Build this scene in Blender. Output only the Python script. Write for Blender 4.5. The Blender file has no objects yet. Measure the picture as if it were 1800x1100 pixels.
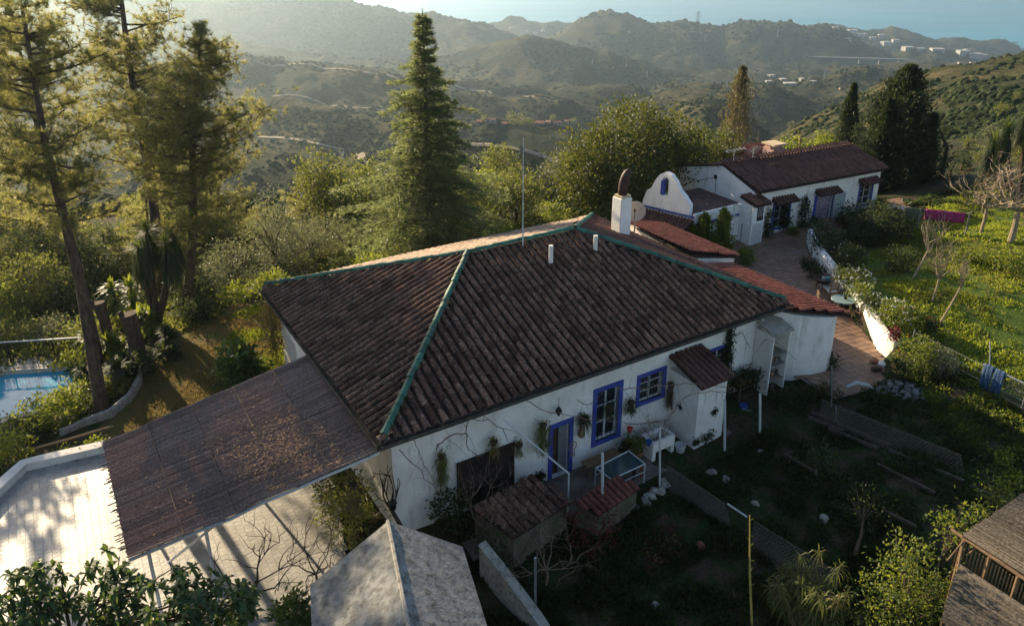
import bpy, math, random
import numpy as np
from mathutils import Vector, Matrix
random.seed(7); RNG = np.random.default_rng(7)
S = bpy.context.scene; COL = S.collection
R = math.radians

# ---------------------------------------------------------------- camera
CAM_H = 15.4; FPX = 1320.0; TH = math.atan(500 / 1320.0); CY = 425.0
cam = bpy.data.cameras.new('camera'); camo = bpy.data.objects.new('camera', cam); COL.objects.link(camo)
cam.sensor_width = 36; cam.lens = 36 * FPX / 1800; cam.shift_y = -125 / 1800
cam.clip_start = 0.3; cam.clip_end = 60000
camo.location = (0, 0, CAM_H); camo.rotation_euler = (math.pi / 2 - TH, 0, 0)
S.camera = camo
HAZE_D = 0.00016; HAZE_G = 0.7
# ---------------------------------------------------------------- light
SUN_EL = 18.5; SUN_AZ = -41.0           # degrees from the view direction, negative is left
sd = Vector((math.sin(R(SUN_AZ)) * math.cos(R(SUN_EL)), math.cos(R(SUN_AZ)) * math.cos(R(SUN_EL)), math.sin(R(SUN_EL))))
w = bpy.data.worlds.new('World'); S.world = w; w.use_nodes = True
nt = w.node_tree; nt.nodes.clear()
sky = nt.nodes.new('ShaderNodeTexSky'); sky.sky_type = 'NISHITA'; sky.sun_disc = False
sky.sun_elevation = R(SUN_EL); sky.sun_rotation = R(SUN_AZ); sky.air_density = 1.0; sky.dust_density = 1.5; sky.altitude = 300
bg = nt.nodes.new('ShaderNodeBackground'); bg.inputs[1].default_value = 0.09
wo = nt.nodes.new('ShaderNodeOutputWorld')
nt.links.new(sky.outputs[0], bg.inputs[0]); nt.links.new(bg.outputs[0], wo.inputs[0])
sl = bpy.data.lights.new('sun', 'SUN'); sl.energy = 5.0; sl.angle = R(0.5); sl.color = (1.0, 0.80, 0.52)
so = bpy.data.objects.new('sun', sl); COL.objects.link(so)
so.rotation_euler = sd.to_track_quat('Z', 'Y').to_euler()
S.view_settings.view_transform = 'Standard'; S.view_settings.look = 'None'
S.view_settings.exposure = 1.2; S.view_settings.gamma = 1.0; S.view_settings.use_curve_mapping = False

# ---------------------------------------------------------------- projection helpers
ct, st = math.cos(TH), math.sin(TH)
def ray(px, py):
    v = py - CY
    return (px - 900.0, FPX * ct - v * st, -FPX * st - v * ct)
def P(px, py, z=0.0):
    d = ray(px, py); k = (CAM_H - z) / -d[2]
    return Vector((d[0] * k, d[1] * k, z))
def PY(px, py, Y):
    d = ray(px, py); k = Y / d[1]
    return Vector((d[0] * k, Y, CAM_H + d[2] * k))
def proj(x, y, z):
    D = y * ct + (CAM_H - z) * st
    return 900 + FPX * x / D, CY + FPX * ((CAM_H - z) * ct - y * st) / D
def plane_hit(px, py, O, U):
    """ray through pixel meets the vertical plane through O along U: returns (distance along U, z)"""
    d = ray(px, py)
    # d.xy*k = O + U*t
    det = d[0] * -U[1] + U[0] * d[1]
    k = (O[0] * -U[1] + U[0] * O[1]) / det
    t = (d[0] * O[1] - d[1] * O[0]) / -det * 1.0
    t = ((d[0] * k - O[0]) * U[0] + (d[1] * k - O[1]) * U[1])
    return t, CAM_H + d[2] * k

# ---------------------------------------------------------------- noise
def _h(ix, iy, s):
    n = (ix.astype(np.int64) * 374761393 + iy.astype(np.int64) * 668265263 + s * 974634777) & 0x7fffffff
    n = (n ^ (n >> 13)) * 1274126177 & 0x7fffffff
    return ((n ^ (n >> 16)) & 0xffff) / 65535.0
def vn(x, y, s=0):
    x = np.asarray(x, float); y = np.asarray(y, float)
    ix = np.floor(x); iy = np.floor(y); fx = x - ix; fy = y - iy
    fx = fx * fx * (3 - 2 * fx); fy = fy * fy * (3 - 2 * fy)
    a = _h(ix, iy, s); b = _h(ix + 1, iy, s); c = _h(ix, iy + 1, s); d = _h(ix + 1, iy + 1, s)
    return (a * (1 - fx) + b * fx) * (1 - fy) + (c * (1 - fx) + d * fx) * fy * 1.0
def fbm(x, y, o=5, s=0):
    r = 0; a = .5
    for i in range(o):
        r = r + a * (vn(np.asarray(x) * 2 ** i + 17.3 * i, np.asarray(y) * 2 ** i - 9.1 * i, s + i) - .5); a *= .5
    return r

# ---------------------------------------------------------------- materials
MATS = {}
def _base(name):
    m = bpy.data.materials.new(name); m.use_nodes = True; n = m.node_tree.nodes; n.clear()
    out = n.new('ShaderNodeOutputMaterial'); b = n.new('ShaderNodeBsdfPrincipled')
    m.node_tree.links.new(b.outputs[0], out.inputs[0]); MATS[name] = m
    return m, n, m.node_tree.links, b, out
def _mix(n, l, fac, a, b):
    x = n.new('ShaderNodeMix'); x.data_type = 'RGBA'
    for sock, v in ((x.inputs[0], fac), (x.inputs[6], a), (x.inputs[7], b)):
        if hasattr(v, 'links'): l.new(v, sock)
        elif isinstance(v, (int, float)): sock.default_value = v
        else: sock.default_value = (*v, 1)
    return x.outputs[2]
def _noise(n, l, scale, detail=4, rough=.6, vec=None, stretch=None):
    t = n.new('ShaderNodeTexNoise'); t.inputs['Scale'].default_value = scale
    t.inputs['Detail'].default_value = detail; t.inputs['Roughness'].default_value = rough
    if vec is None:
        tc = n.new('ShaderNodeTexCoord'); vec = tc.outputs['Object']
    if stretch:
        mp = n.new('ShaderNodeMapping'); mp.inputs['Scale'].default_value = stretch; l.new(vec, mp.inputs[0]); vec = mp.outputs[0]
    l.new(vec, t.inputs['Vector'])
    return t.outputs[0]
def _ramp(n, l, v, a, b):
    r = n.new('ShaderNodeMapRange'); r.inputs[1].default_value = a; r.inputs[2].default_value = b
    l.new(v, r.inputs[0]); return r.outputs[0]
def _bump(n, l, b, h, strength=.3, dist=.02):
    bp = n.new('ShaderNodeBump'); bp.inputs['Strength'].default_value = strength; bp.inputs['Distance'].default_value = dist
    l.new(h, bp.inputs['Height']); l.new(bp.outputs[0], b.inputs['Normal'])
def mat(name, c1, c2=None, scale=4, rough=.8, bump=.2, bdist=.01, spots=None, spot_scale=14, spot_th=(.58, .68),
        obj_random=0.0, island=0.0, metallic=0, stretch=None, spec=.3, world=True, detail=5, contrast=(.35, .65), streak=None):
    if name in MATS: return MATS[name]
    m, n, l, b, out = _base(name)
    vec = n.new('ShaderNodeNewGeometry').outputs['Position'] if world else None
    nz = _noise(n, l, scale, detail, .65, vec, stretch)
    col = _mix(n, l, _ramp(n, l, nz, *contrast), c1, c2 or c1)
    if spots:
        ns = _noise(n, l, spot_scale, 4, .7, vec)
        col = _mix(n, l, _ramp(n, l, ns, *spot_th), col, spots)
    if streak:
        ns2 = _noise(n, l, 3.2, 6, .7, vec, (1, 1, .16)); ns3 = _noise(n, l, .9, 4, .6, vec)
        mu = n.new('ShaderNodeMath'); mu.operation = 'MULTIPLY'; l.new(_ramp(n, l, ns2, .53, .80), mu.inputs[0]); l.new(_ramp(n, l, ns3, .40, .62), mu.inputs[1])
        col = _mix(n, l, mu.outputs[0], col, streak)
    if obj_random or island:
        if obj_random: rv = n.new('ShaderNodeObjectInfo').outputs['Random']
        else: rv = n.new('ShaderNodeNewGeometry').outputs['Random Per Island']
        k = obj_random or island
        hs = n.new('ShaderNodeHueSaturation'); l.new(col, hs.inputs['Color'])
        l.new(_mapv(n, l, rv, 1 - k, 1 + k), hs.inputs['Value']); col = hs.outputs[0]
    l.new(col, b.inputs['Base Color']); b.inputs['Roughness'].default_value = rough
    b.inputs['Metallic'].default_value = metallic; b.inputs['Specular IOR Level'].default_value = spec
    if bump: _bump(n, l, b, nz if not spots else ns, bump, bdist)
    return m
def _mapv(n, l, v, a, b):
    r = n.new('ShaderNodeMapRange'); r.inputs[3].default_value = a; r.inputs[4].default_value = b; l.new(v, r.inputs[0]); return r.outputs[0]
def leafmat(name, ca, cb, trans=(.3, .35, .05), tf=.45, rough=.5, dark=None, scale=1.2):
    """leaf: diffuse + gloss with light passing through"""
    if name in MATS: return MATS[name]
    m, n, l, b, out = _base(name)
    g = n.new('ShaderNodeNewGeometry')
    nz = _noise(n, l, scale, 3, .6, g.outputs['Position'])
    f = n.new('ShaderNodeMath'); f.operation = 'ADD'; l.new(_ramp(n, l, nz, .3, .7), f.inputs[0])
    l.new(_mapv(n, l, g.outputs['Random Per Island'], -.4, .4), f.inputs[1]); f.use_clamp = True
    col = _mix(n, l, f.outputs[0], ca, cb)
    l.new(col, b.inputs['Base Color']); b.inputs['Roughness'].default_value = rough; b.inputs['Specular IOR Level'].default_value = .35
    t = n.new('ShaderNodeBsdfTranslucent')
    tcol = _mix(n, l, f.outputs[0], tuple(x * .6 for x in trans), trans); l.new(tcol, t.inputs[0])
    mx = n.new('ShaderNodeMixShader'); mx.inputs[0].default_value = tf
    l.new(b.outputs[0], mx.inputs[1]); l.new(t.outputs[0], mx.inputs[2]); l.new(mx.outputs[0], out.inputs[0])
    return m

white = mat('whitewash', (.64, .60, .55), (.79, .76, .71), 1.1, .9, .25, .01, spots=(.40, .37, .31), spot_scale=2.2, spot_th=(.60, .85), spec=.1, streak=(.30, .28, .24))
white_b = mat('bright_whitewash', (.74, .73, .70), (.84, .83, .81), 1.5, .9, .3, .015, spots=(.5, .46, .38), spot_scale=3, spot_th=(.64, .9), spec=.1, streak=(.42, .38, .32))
cream = mat('cream_render', (.48, .38, .24), (.6, .5, .34), 1.5, .9, .2, spec=.1)
blue = mat('blue_paint', (.03, .045, .24), (.055, .08, .33), 4, .6, .2, spots=(.16, .17, .30), spot_scale=14, spot_th=(.6, .72))
green_gl = mat('green_glazed_tile', (.010, .075, .048), (.022, .13, .08), 9, .55, .25, obj_random=.45, spec=.5, spots=(.15, .2, .17), spot_scale=25, spot_th=(.62, .75))
tile_old = mat('weathered_roof_tile', (.052, .029, .021), (.165, .083, .055), 5, .92, .6, .012, spots=(.30, .26, .21), spot_scale=16, spot_th=(.54, .70), obj_random=.52, spec=.15)
tile_old_i = mat('weathered_roof_tile_b', (.052, .029, .021), (.165, .083, .055), 5, .92, .6, .012, spots=(.30, .26, .21), spot_scale=16, spot_th=(.54, .70), island=.42, spec=.15)
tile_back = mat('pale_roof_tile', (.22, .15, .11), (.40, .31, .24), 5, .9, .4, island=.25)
tile_red = mat('red_roof_tile', (.20, .058, .036), (.29, .10, .068), 5, .85, .25, obj_random=.25, spots=(.16, .07, .05), spot_scale=9, spot_th=(.58, .75), spec=.2)
tile_red_i = mat('red_roof_tile_b', (.20, .058, .036), (.29, .10, .068), 5, .85, .25, island=.25, spots=(.16, .07, .05), spot_scale=9, spot_th=(.58, .75), spec=.2)
tile_two = mat('brown_roof_tile', (.065, .034, .028), (.125, .062, .05), 6, .9, .4, obj_random=.2, spots=(.22, .17, .14), spot_scale=18, spot_th=(.6, .72), spec=.15)
channel = mat('dark_roof_channel', (.018, .011, .010), (.05, .03, .026), 9, .95, .4, spots=(.03, .05, .02), spot_scale=12)
gutter_m = mat('dark_gutter', (.03, .026, .024), (.09, .075, .06), 6, .7, .2, spots=(.03, .06, .03), spot_scale=5)
wood_d = mat('dark_wood', (.035, .022, .015), (.09, .055, .035), 12, .8, .3, stretch=(1, 1, 8))
wood_m = mat('worn_wood', (.14, .085, .045), (.28, .18, .10), 12, .8, .3, stretch=(1, 1, 6))
wood_g = mat('grey_wood', (.13, .11, .09), (.27, .24, .20), 14, .85, .3, stretch=(1, 1, 6))
bark = mat('bark', (.030, .020, .014), (.10, .066, .045), 9, .95, .8, .04, stretch=(1, 1, .35))
bark_g = mat('grey_bark', (.10, .085, .07), (.24, .21, .17), 9, .95, .6, .03)
stick = mat('bare_branch', (.10, .065, .045), (.21, .15, .11), 8, .9, .3)
metal_d = mat('dark_iron', (.012, .012, .014), (.03, .03, .03), 8, .5, .05, metallic=.6)
metal_w = mat('white_metal', (.42, .43, .43), (.56, .56, .55), 8, .45, .05, spots=(.35, .22, .14), spot_scale=12, spot_th=(.66, .75))
metal_g = mat('galvanised_steel', (.30, .31, .32), (.45, .46, .47), 10, .4, .1, metallic=.7)
chrome = mat('polished_steel', (.6, .6, .6), (.7, .7, .7), 3, .15, 0, metallic=1)
concrete = mat('stained_concrete', (.24, .22, .19), (.42, .39, .34), 1.6, .93, .6, .02, spots=(.10, .10, .085), spot_scale=7, spot_th=(.5, .68), detail=8, contrast=(.3, .7))
stone_m = mat('rough_stone', (.14, .125, .105), (.33, .30, .26), 4, .93, .5, .02, obj_random=.3)
terracotta = mat('terracotta', (.26, .095, .05), (.36, .15, .085), 8, .85, .2)
glass_d = mat('dark_window_glass', (.012, .015, .02), (.03, .035, .045), 2, .08, 0, spec=.6)
pale_cloth = mat('pale_curtain', (.45, .43, .45), (.62, .60, .62), 5, .9, .2)
door_pat = mat('patterned_curtain', (.10, .07, .10), (.42, .34, .40), 16, .9, .2, contrast=(.45, .55))
black_m = mat('black_cloth_and_shade', (.012, .008, .007), (.035, .022, .018), 5, .95, .3)
plastic_b = mat('blue_plastic', (.02, .07, .26), (.03, .09, .32), 4, .4, 0)
plastic_w = mat('white_plastic', (.36, .36, .35), (.46, .46, .45), 4, .4, 0)
pink_m = mat('pink_cloth', (.24, .02, .09), (.34, .04, .14), 5, .9, .3)
jeans = mat('blue_denim', (.025, .06, .13), (.05, .10, .2), 9, .9, .3)
pink_wall = mat('pink_render', (.46, .27, .23), (.56, .36, .32), 2, .9, .2)
reed = mat('reed_thatch', (.11, .072, .058), (.34, .235, .185), 22, .9, .7, .02, stretch=(1, 1, 1), island=.35)
red_paint = mat('red_plastic', (.45, .02, .02), (.5, .05, .04), 5, .5, 0)
straw_m = mat('dry_straw', (.13, .085, .055), (.25, .17, .11), 9, .95, .3, island=.3)

# ---------------------------------------------------------------- object helpers
def link(name, me, parent=None, label=None, cat=None, group=None, kind=None):
    o = bpy.data.objects.new(name, me); COL.objects.link(o)
    if parent is not None: o.parent = parent
    tag(o, label, cat, group, kind); return o
def tag(o, label=None, cat=None, group=None, kind=None):
    for k, v in (('label', label), ('category', cat), ('group', group), ('kind', kind)):
        if v: o[k] = v
    return o
def empty(name, loc, rz=0, label=None, cat=None, group=None):
    o = link(name, None, None, label, cat, group); o.location = loc; o.rotation_euler = (0, 0, rz); o.empty_display_size = .2
    return o
def npmesh(name, V, F, m, smooth=False, mi=None):
    V = np.asarray(V, np.float32).reshape(-1, 3); F = np.asarray(F, np.int32)
    me = bpy.data.meshes.new(name); k = F.shape[1]
    me.vertices.add(len(V)); me.vertices.foreach_set('co', V.ravel())
    me.loops.add(F.size); me.loops.foreach_set('vertex_index', F.ravel())
    me.polygons.add(len(F)); me.polygons.foreach_set('loop_start', np.arange(0, F.size, k, dtype=np.int32))
    me.polygons.foreach_set('loop_total', np.full(len(F), k, np.int32))
    me.polygons.foreach_set('use_smooth', np.full(len(F), bool(smooth)))
    ms = m if isinstance(m, (list, tuple)) else [m]
    for q in ms: me.materials.append(q)
    if mi is not None: me.polygons.foreach_set('material_index', np.asarray(mi, np.int32))
    me.update(calc_edges=True); return me
class MB:
    def __init__(s): s.v = []; s.f = []
    def add(s, V, F):
        o = len(s.v); s.v += [tuple(p) for p in V]; s.f += [tuple(i + o for i in q) for q in F]; return s
    def box(s, c, d, rz=0, M=None, taper=1):
        V = []
        for z in (-.5, .5):
            k = taper if z > 0 else 1
            for x, y in ((-.5, -.5), (.5, -.5), (.5, .5), (-.5, .5)):
                p = Vector((x * d[0] * k, y * d[1] * k, z * d[2]))
                if M: p = M @ p
                elif rz: p = Matrix.Rotation(rz, 3, 'Z') @ p
                V.append(p + Vector(c))
        return s.add(V, [(0, 3, 2, 1), (4, 5, 6, 7), (0, 1, 5, 4), (1, 2, 6, 5), (2, 3, 7, 6), (3, 0, 4, 7)])
    def bx(s, x0, x1, y0, y1, z0, z1): return s.box(((x0 + x1) / 2, (y0 + y1) / 2, (z0 + z1) / 2), (abs(x1 - x0), abs(y1 - y0), abs(z1 - z0)))
    def tube(s, pts, r, n=8, cap=True):
        pts = [Vector(p) for p in pts]; rs = r if isinstance(r, (list, tuple)) else [r] * len(pts)
        V = []; F = []; up = None
        for i, p in enumerate(pts):
            a = pts[max(i - 1, 0)]; b = pts[min(i + 1, len(pts) - 1)]; t = (b - a)
            t = t.normalized() if t.length > 1e-9 else Vector((0, 0, 1))
            if up is None: up = Vector((1, 0, 0)) if abs(t.z) > .9 else Vector((0, 0, 1))
            x = t.cross(up); x = x.normalized() if x.length > 1e-6 else Vector((0, 1, 0)); y = t.cross(x).normalized(); up = -y if False else up
            for k in range(n):
                an = 2 * math.pi * k / n; V.append(p + (x * math.cos(an) + y * math.sin(an)) * rs[i])
        for i in range(len(pts) - 1):
            for k in range(n):
                k2 = (k + 1) % n; F.append((i * n + k, i * n + k2, (i + 1) * n + k2, (i + 1) * n + k))
        if cap:
            F.append(tuple(range(n))[::-1]); F.append(tuple((len(pts) - 1) * n + k for k in range(n)))
        return s.add(V, F)
    def prism(s, poly, z0, z1):
        """vertical prism over a polygon; z0, z1 numbers or lists"""
        n = len(poly); a = z0 if isinstance(z0, (list, tuple)) else [z0] * n; b = z1 if isinstance(z1, (list, tuple)) else [z1] * n
        V = [(p[0], p[1], a[i]) for i, p in enumerate(poly)] + [(p[0], p[1], b[i]) for i, p in enumerate(poly)]
        F = [tuple(range(n))[::-1], tuple(range(n, 2 * n))] + [(i, (i + 1) % n, n + (i + 1) % n, n + i) for i in range(n)]
        return s.add(V, F)
    def hull4(s, a, b, t):
        """solid slab between polygon a and its offset by vector t"""
        n = len(a); V = [Vector(p) for p in a] + [Vector(p) + Vector(t) for p in a]
        return s.add(V, [tuple(range(n))[::-1], tuple(range(n, 2 * n))] + [(i, (i + 1) % n, n + (i + 1) % n, n + i) for i in range(n)])
    def lathe(s, c, prof, n=14, M=None):
        V = []; F = []; c = Vector(c)
        for r, z in prof:
            for k in range(n):
                a = 2 * math.pi * k / n; p = Vector((r * math.cos(a), r * math.sin(a), z))
                V.append((M @ p if M else p) + c)
        for i in range(len(prof) - 1):
            for k in range(n):
                k2 = (k + 1) % n; F.append((i * n + k, i * n + k2, (i + 1) * n + k2, (i + 1) * n + k))
        F.append(tuple(range(n))[::-1]); F.append(tuple((len(prof) - 1) * n + k for k in range(n)))
        return s.add(V, F)
    def mesh(s, name, m, smooth=False, bevel=0):
        me = bpy.data.meshes.new(name); me.from_pydata([tuple(p) for p in s.v], [], s.f)
        for q in (m if isinstance(m, (list, tuple)) else [m]): me.materials.append(q)
        if smooth: me.polygons.foreach_set('use_smooth', np.ones(len(me.polygons), bool))
        me.update(); return me
    def obj(s, name, m, parent=None, smooth=False, bevel=0, **k):
        o = link(name, s.mesh(name, m, smooth), parent, **k)
        if bevel:
            b = o.modifiers.new('bevel', 'BEVEL'); b.width = bevel; b.segments = 2; b.limit_method = 'ANGLE'
        return o
# ================================================================ TERRAIN
def px_t(px, py):
    d = ray(px, py); return d[0] / d[1]
def ridge(D, pts, off=0):
    t = []; z = []
    for px, py in pts:
        d = ray(px, py); t.append(d[0] / d[1]); z.append(CAM_H + D * d[2] / d[1] + off)
    i = np.argsort(t); return D, np.array(t)[i], np.array(z)[i]
RIDGES = [
 ridge(270, [(-300,330),(0,300),(300,262),(400,238),(500,245),(600,262),(700,258),(820,254),(892,260),(956,275),(1000,290),(1100,300),(1240,295),(1340,262),(1380,240),(1450,205),(1550,155),(1650,122),(1750,92),(1800,80),(1900,55),(2200,40)]),
 ridge(480, [(-300,260),(0,230),(400,168),(500,168),(600,185),(700,200),(830,214),(900,217),(1000,218),(1060,228),(1100,238),(1150,205),(1200,172),(1240,165),(1290,180),(1350,215),(1400,235),(1500,230),(1800,200)]),
 ridge(720, [(-300,190),(0,150),(390,100),(480,108),(600,118),(700,133),(800,150),(900,165),(960,163),(1000,172),(1060,190),(1090,178),(1150,168),(1220,160),(1280,150),(1350,155),(1420,172),(1500,178),(1600,160),(1800,170)]),
 ridge(900, [(-300,180),(400,95),(800,140),(900,152),(965,160),(1000,148),(1050,143),(1090,150),(1140,162),(1170,148),(1250,140),(1350,142),(1450,138),(1520,120),(1600,128),(1700,130),(1800,130)]),
 ridge(1300, [(-300,90),(400,75),(600,102),(700,112),(780,100),(850,84),(920,64),(960,70),(1000,82),(1100,108),(1200,122),(1300,128),(1400,122),(1500,116),(1600,112),(1700,108),(1800,110)]),
 ridge(1900, [(-300,-60),(0,-45),(300,-38),(500,-20),(600,-3),(640,8),(700,20),(760,25),(800,30),(850,42),(900,62),(930,80),(960,66),(1000,45),(1040,27),(1062,24),(1070,21),(1080,24),(1110,30),(1150,37),(1200,33),(1240,37),(1275,48),(1310,37),(1345,34),(1385,38),(1450,46),(1490,62),(1530,84),(1570,92),(1650,88),(1700,96),(1800,104)]),
 ridge(2700, [(-300,40),(700,60),(800,42),(860,38),(920,36),(980,40),(1020,52),(1080,70),(1300,62),(1380,50),(1420,47),(1460,44),(1500,51),(1530,52),(1580,50),(1610,58),(1640,70),(1680,68),(1720,72),(1760,77),(1785,86),(1830,100),(2100,110)]),
]
TT = np.linspace(-1.9, 2.0, 720); YY = np.concatenate([[30.], np.geomspace(42, 3300, 330)])
def _col(t):
    ks = [(30, -6.), (62, float(np.interp(t, [-.7, -.35, 0, .3, .42, .6], [-9, -9, -8, -6, -3, 0]))),
          (115, float(np.interp(t, [-.7, 0, .25, .45, .6, .75], [-40, -42, -36, -18, -11, -7])))]
    prev = ks[-1]
    for D, rt, rz in RIDGES:
        z = float(np.interp(t, rt, rz)); gap = D - prev[0]
        if prev[0] > 200:
            ks.append((prev[0] + gap * .32, min(prev[1], z) - gap * .085))
        elif t < .33: ks.append((190, min(prev[1], z) - 12))
        ks.append((D, z)); prev = (D, z)
    ks += [(2950, -300.), (3300, -330.)]
    return ks
Zg = np.zeros((len(TT), len(YY)))
for i, t in enumerate(TT):
    ks = _col(t); ky = np.array([k[0] for k in ks]); kz = np.array([k[1] for k in ks])
    j = np.clip(np.searchsorted(ky, YY, side='right') - 1, 0, len(ky) - 2)
    f = (YY - ky[j]) / (ky[j + 1] - ky[j]); g = f * f * (3 - 2 * f); f = np.clip(.45 * f + .55 * g, 0, 1)
    Zg[i] = kz[j] * (1 - f) + kz[j + 1] * f
TX = TT[:, None] * YY[None, :]; TYY = np.repeat(YY[None, :], len(TT), 0)
amp = np.clip((TYY - 60) / 150, 0, 1)
Zg += amp * (fbm(TX / 90, TYY / 90, 4, 3) * (7 + .013 * TYY) + (.5 - np.abs(fbm(TX / 42 + 5, TYY / 70, 4, 9)) * 2.6) * (4.5 + .0055 * TYY) - 2)
# ---- near ground
ANCH = []
for px, py, z in [(700,940,-.5),(820,900,-.7),(1000,850,-.85),(1100,830,-.85),(1200,800,-.7),(1350,712,-.4),(1480,640,0),(1100,1000,-1.3),(1300,900,-1.1),(1500,800,-.7),(1420,710,-.3),
    (1500,1050,-1.5),(900,1090,-1.6),(1700,900,-.4),(1750,1050,-.8),(100,900,-.6),(300,900,-.6),(50,1000,-.6),(450,1000,-.6),(560,900,-.55),(200,1100,-.8),
    (350,620,-.45),(300,720,-.55),(450,560,-.35),(180,730,-.8),(60,690,-1.15),(140,640,-1.15),(0,640,-1.15),(0,750,-1.15),(100,550,-2.6),(0,500,-4.5),(200,480,-2.2),
    (400,480,-1.2),(600,480,-.5),(700,440,-.6),(850,410,-.5),(1000,380,-.2),(1450,500,.15),(1380,430,.35),(1440,395,.6),(1550,360,1.0),
    (1600,600,.85),(1560,540,1.0),(1500,480,1.1),(1600,500,1.3),(1750,500,1.5),(1750,650,.7),(1700,750,.3),(1600,720,.2),(1750,420,1.7),(1640,400,1.4),(1800,330,1.8)]:
    p = P(px, py, z); ANCH.append((p.x, p.y, z))
ANCH += [(0,50,-3),(-20,46,-7),(-35,36,-6),(12,56,-4),(30,60,-.6),(45,52,1.5),(60,40,2),(30,15,-.3),(50,20,.5),(0,-10,-1),(30,-10,-1),(-30,-10,-2),(-40,15,-2),(8,46,-2),(-8,50,-5),(20,52,-1.5)]
ANCH = np.array(ANCH)
YARD = [(P(*q)) for q in [(1452,692,0),(1392,655,0),(1340,620,0),(1290,560,0),(1270,480,.1),(1290,430,.3),(1400,392,.5),(1580,348,.95),(1608,368,1),(1500,400,.75),(1436,470,.25),(1462,503,.2),(1512,572,.05),(1545,618,0),(1565,640,0),(1560,672,0),(1510,690,0),(1470,700,0)]]
def in_poly(x, y, poly):
    x = np.asarray(x); y = np.asarray(y); c = np.zeros(x.shape, bool); n = len(poly)
    for i in range(n):
        x1, y1 = poly[i][0], poly[i][1]; x2, y2 = poly[(i + 1) % n][0], poly[(i + 1) % n][1]
        if y1 == y2: continue
        c ^= ((y1 > y) != (y2 > y)) & (x < (x2 - x1) * (y - y1) / (y2 - y1) + x1)
    return c
def yard_z(y): return np.interp(y, [27, 38, 45, 50], [0, .35, .95, 1.1])
DRIVE = [P(*q, -.5) for q in [(-420,1300),(-200,960),(0,872),(48,826),(182,794),(520,706),(560,790),(592,880),(606,960),(640,1300)]]
POOL = [P(*q, -1.2) for q in [(-190,668),(0,655),(140,646),(122,682),(70,722),(0,737),(-260,775)]]
def near_z(x, y):
    x = np.asarray(x, float); y = np.asarray(y, float); sh = x.shape; X = x.ravel(); Y = y.ravel()
    d = (X[:, None] - ANCH[None, :, 0]) ** 2 + (Y[:, None] - ANCH[None, :, 1]) ** 2 + 3.0
    wt = d ** -1.7; z = (wt * ANCH[None, :, 2]).sum(1) / wt.sum(1)
    return z.reshape(sh)
def far_z(x, y):
    x = np.asarray(x, float); y = np.asarray(y, float); yc = np.clip(y, YY[0], YY[-1] - 1)
    t = np.clip(x / np.maximum(yc, 1), TT[0], TT[-1] - 1e-4); i = (t - TT[0]) / (TT[1] - TT[0]); i0 = i.astype(int); fi = i - i0
    j0 = np.clip(np.searchsorted(YY, yc, side='right') - 1, 0, len(YY) - 2); fj = (yc - YY[j0]) / (YY[j0 + 1] - YY[j0])
    return (Zg[i0, j0] * (1 - fi) + Zg[i0 + 1, j0] * fi) * (1 - fj) + (Zg[i0, j0 + 1] * (1 - fi) + Zg[i0 + 1, j0 + 1] * fi) * fj
def ground(x, y, holes=False):
    x = np.asarray(x, float); y = np.asarray(y, float); s = np.clip((np.maximum(y, 0) - 50) / 34, 0, 1); s = s * s * (3 - 2 * s)
    n = near_z(x, y) + fbm(x / 2.3, y / 2.3, 4, 21) * .16
    z = n * (1 - s) + np.where(s > 0, far_z(x, y), 0) * s
    iy = in_poly(x, y, YARD); z = np.where(iy, yard_z(y) - (.09 if holes else 0), z)
    idr = in_poly(x, y, DRIVE); z = np.where(idr, -.5 - (.1 if holes else 0), z)
    if holes:
        z = np.where(in_poly(x, y, POOL), -2.7, z)
    return z
def gz(x, y): return float(ground(np.array([x]), np.array([y]))[0])
def hit(px, py, y0=6, far=True):
    """first place where the ray through the pixel meets the terrain"""
    d = ray(px, py); ys = np.geomspace(y0, 3200, 1500); xs = d[0] / d[1] * ys; zs = CAM_H + d[2] / d[1] * ys
    g = ground(xs, ys); k = np.argmax(zs <= g)
    if not (zs <= g).any(): k = len(ys) - 1
    return Vector((xs[k], ys[k], g[k]))

soil_g, n, l, b, out = _base('ground_cover')
gp = n.new('ShaderNodeNewGeometry').outputs['Position']
at = n.new('ShaderNodeVertexColor'); at.layer_name = 'kind'
sp = n.new('ShaderNodeSeparateColor'); l.new(at.outputs[0], sp.inputs[0])
n1 = _noise(n, l, 1.3, 6, .7, gp); n2 = _noise(n, l, 9, 5, .7, gp)
earth = _mix(n, l, _ramp(n, l, n2, .35, .65), (.030, .020, .014), (.085, .06, .042))
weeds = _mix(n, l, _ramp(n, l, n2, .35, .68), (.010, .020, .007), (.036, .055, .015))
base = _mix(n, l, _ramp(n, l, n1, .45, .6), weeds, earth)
lawn = _mix(n, l, _ramp(n, l, n2, .3, .7), (.04, .075, .012), (.11, .15, .03))
dryl = _mix(n, l, _ramp(n, l, n1, .4, .62), (.15, .095, .035), (.085, .095, .025))
c = _mix(n, l, sp.outputs[0], base, lawn); c = _mix(n, l, sp.outputs[1], c, dryl)
l.new(c, b.inputs['Base Color']); b.inputs['Roughness'].default_value = .95; b.inputs['Specular IOR Level'].default_value = .1
_bump(n, l, b, n2, .8, .06)

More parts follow.
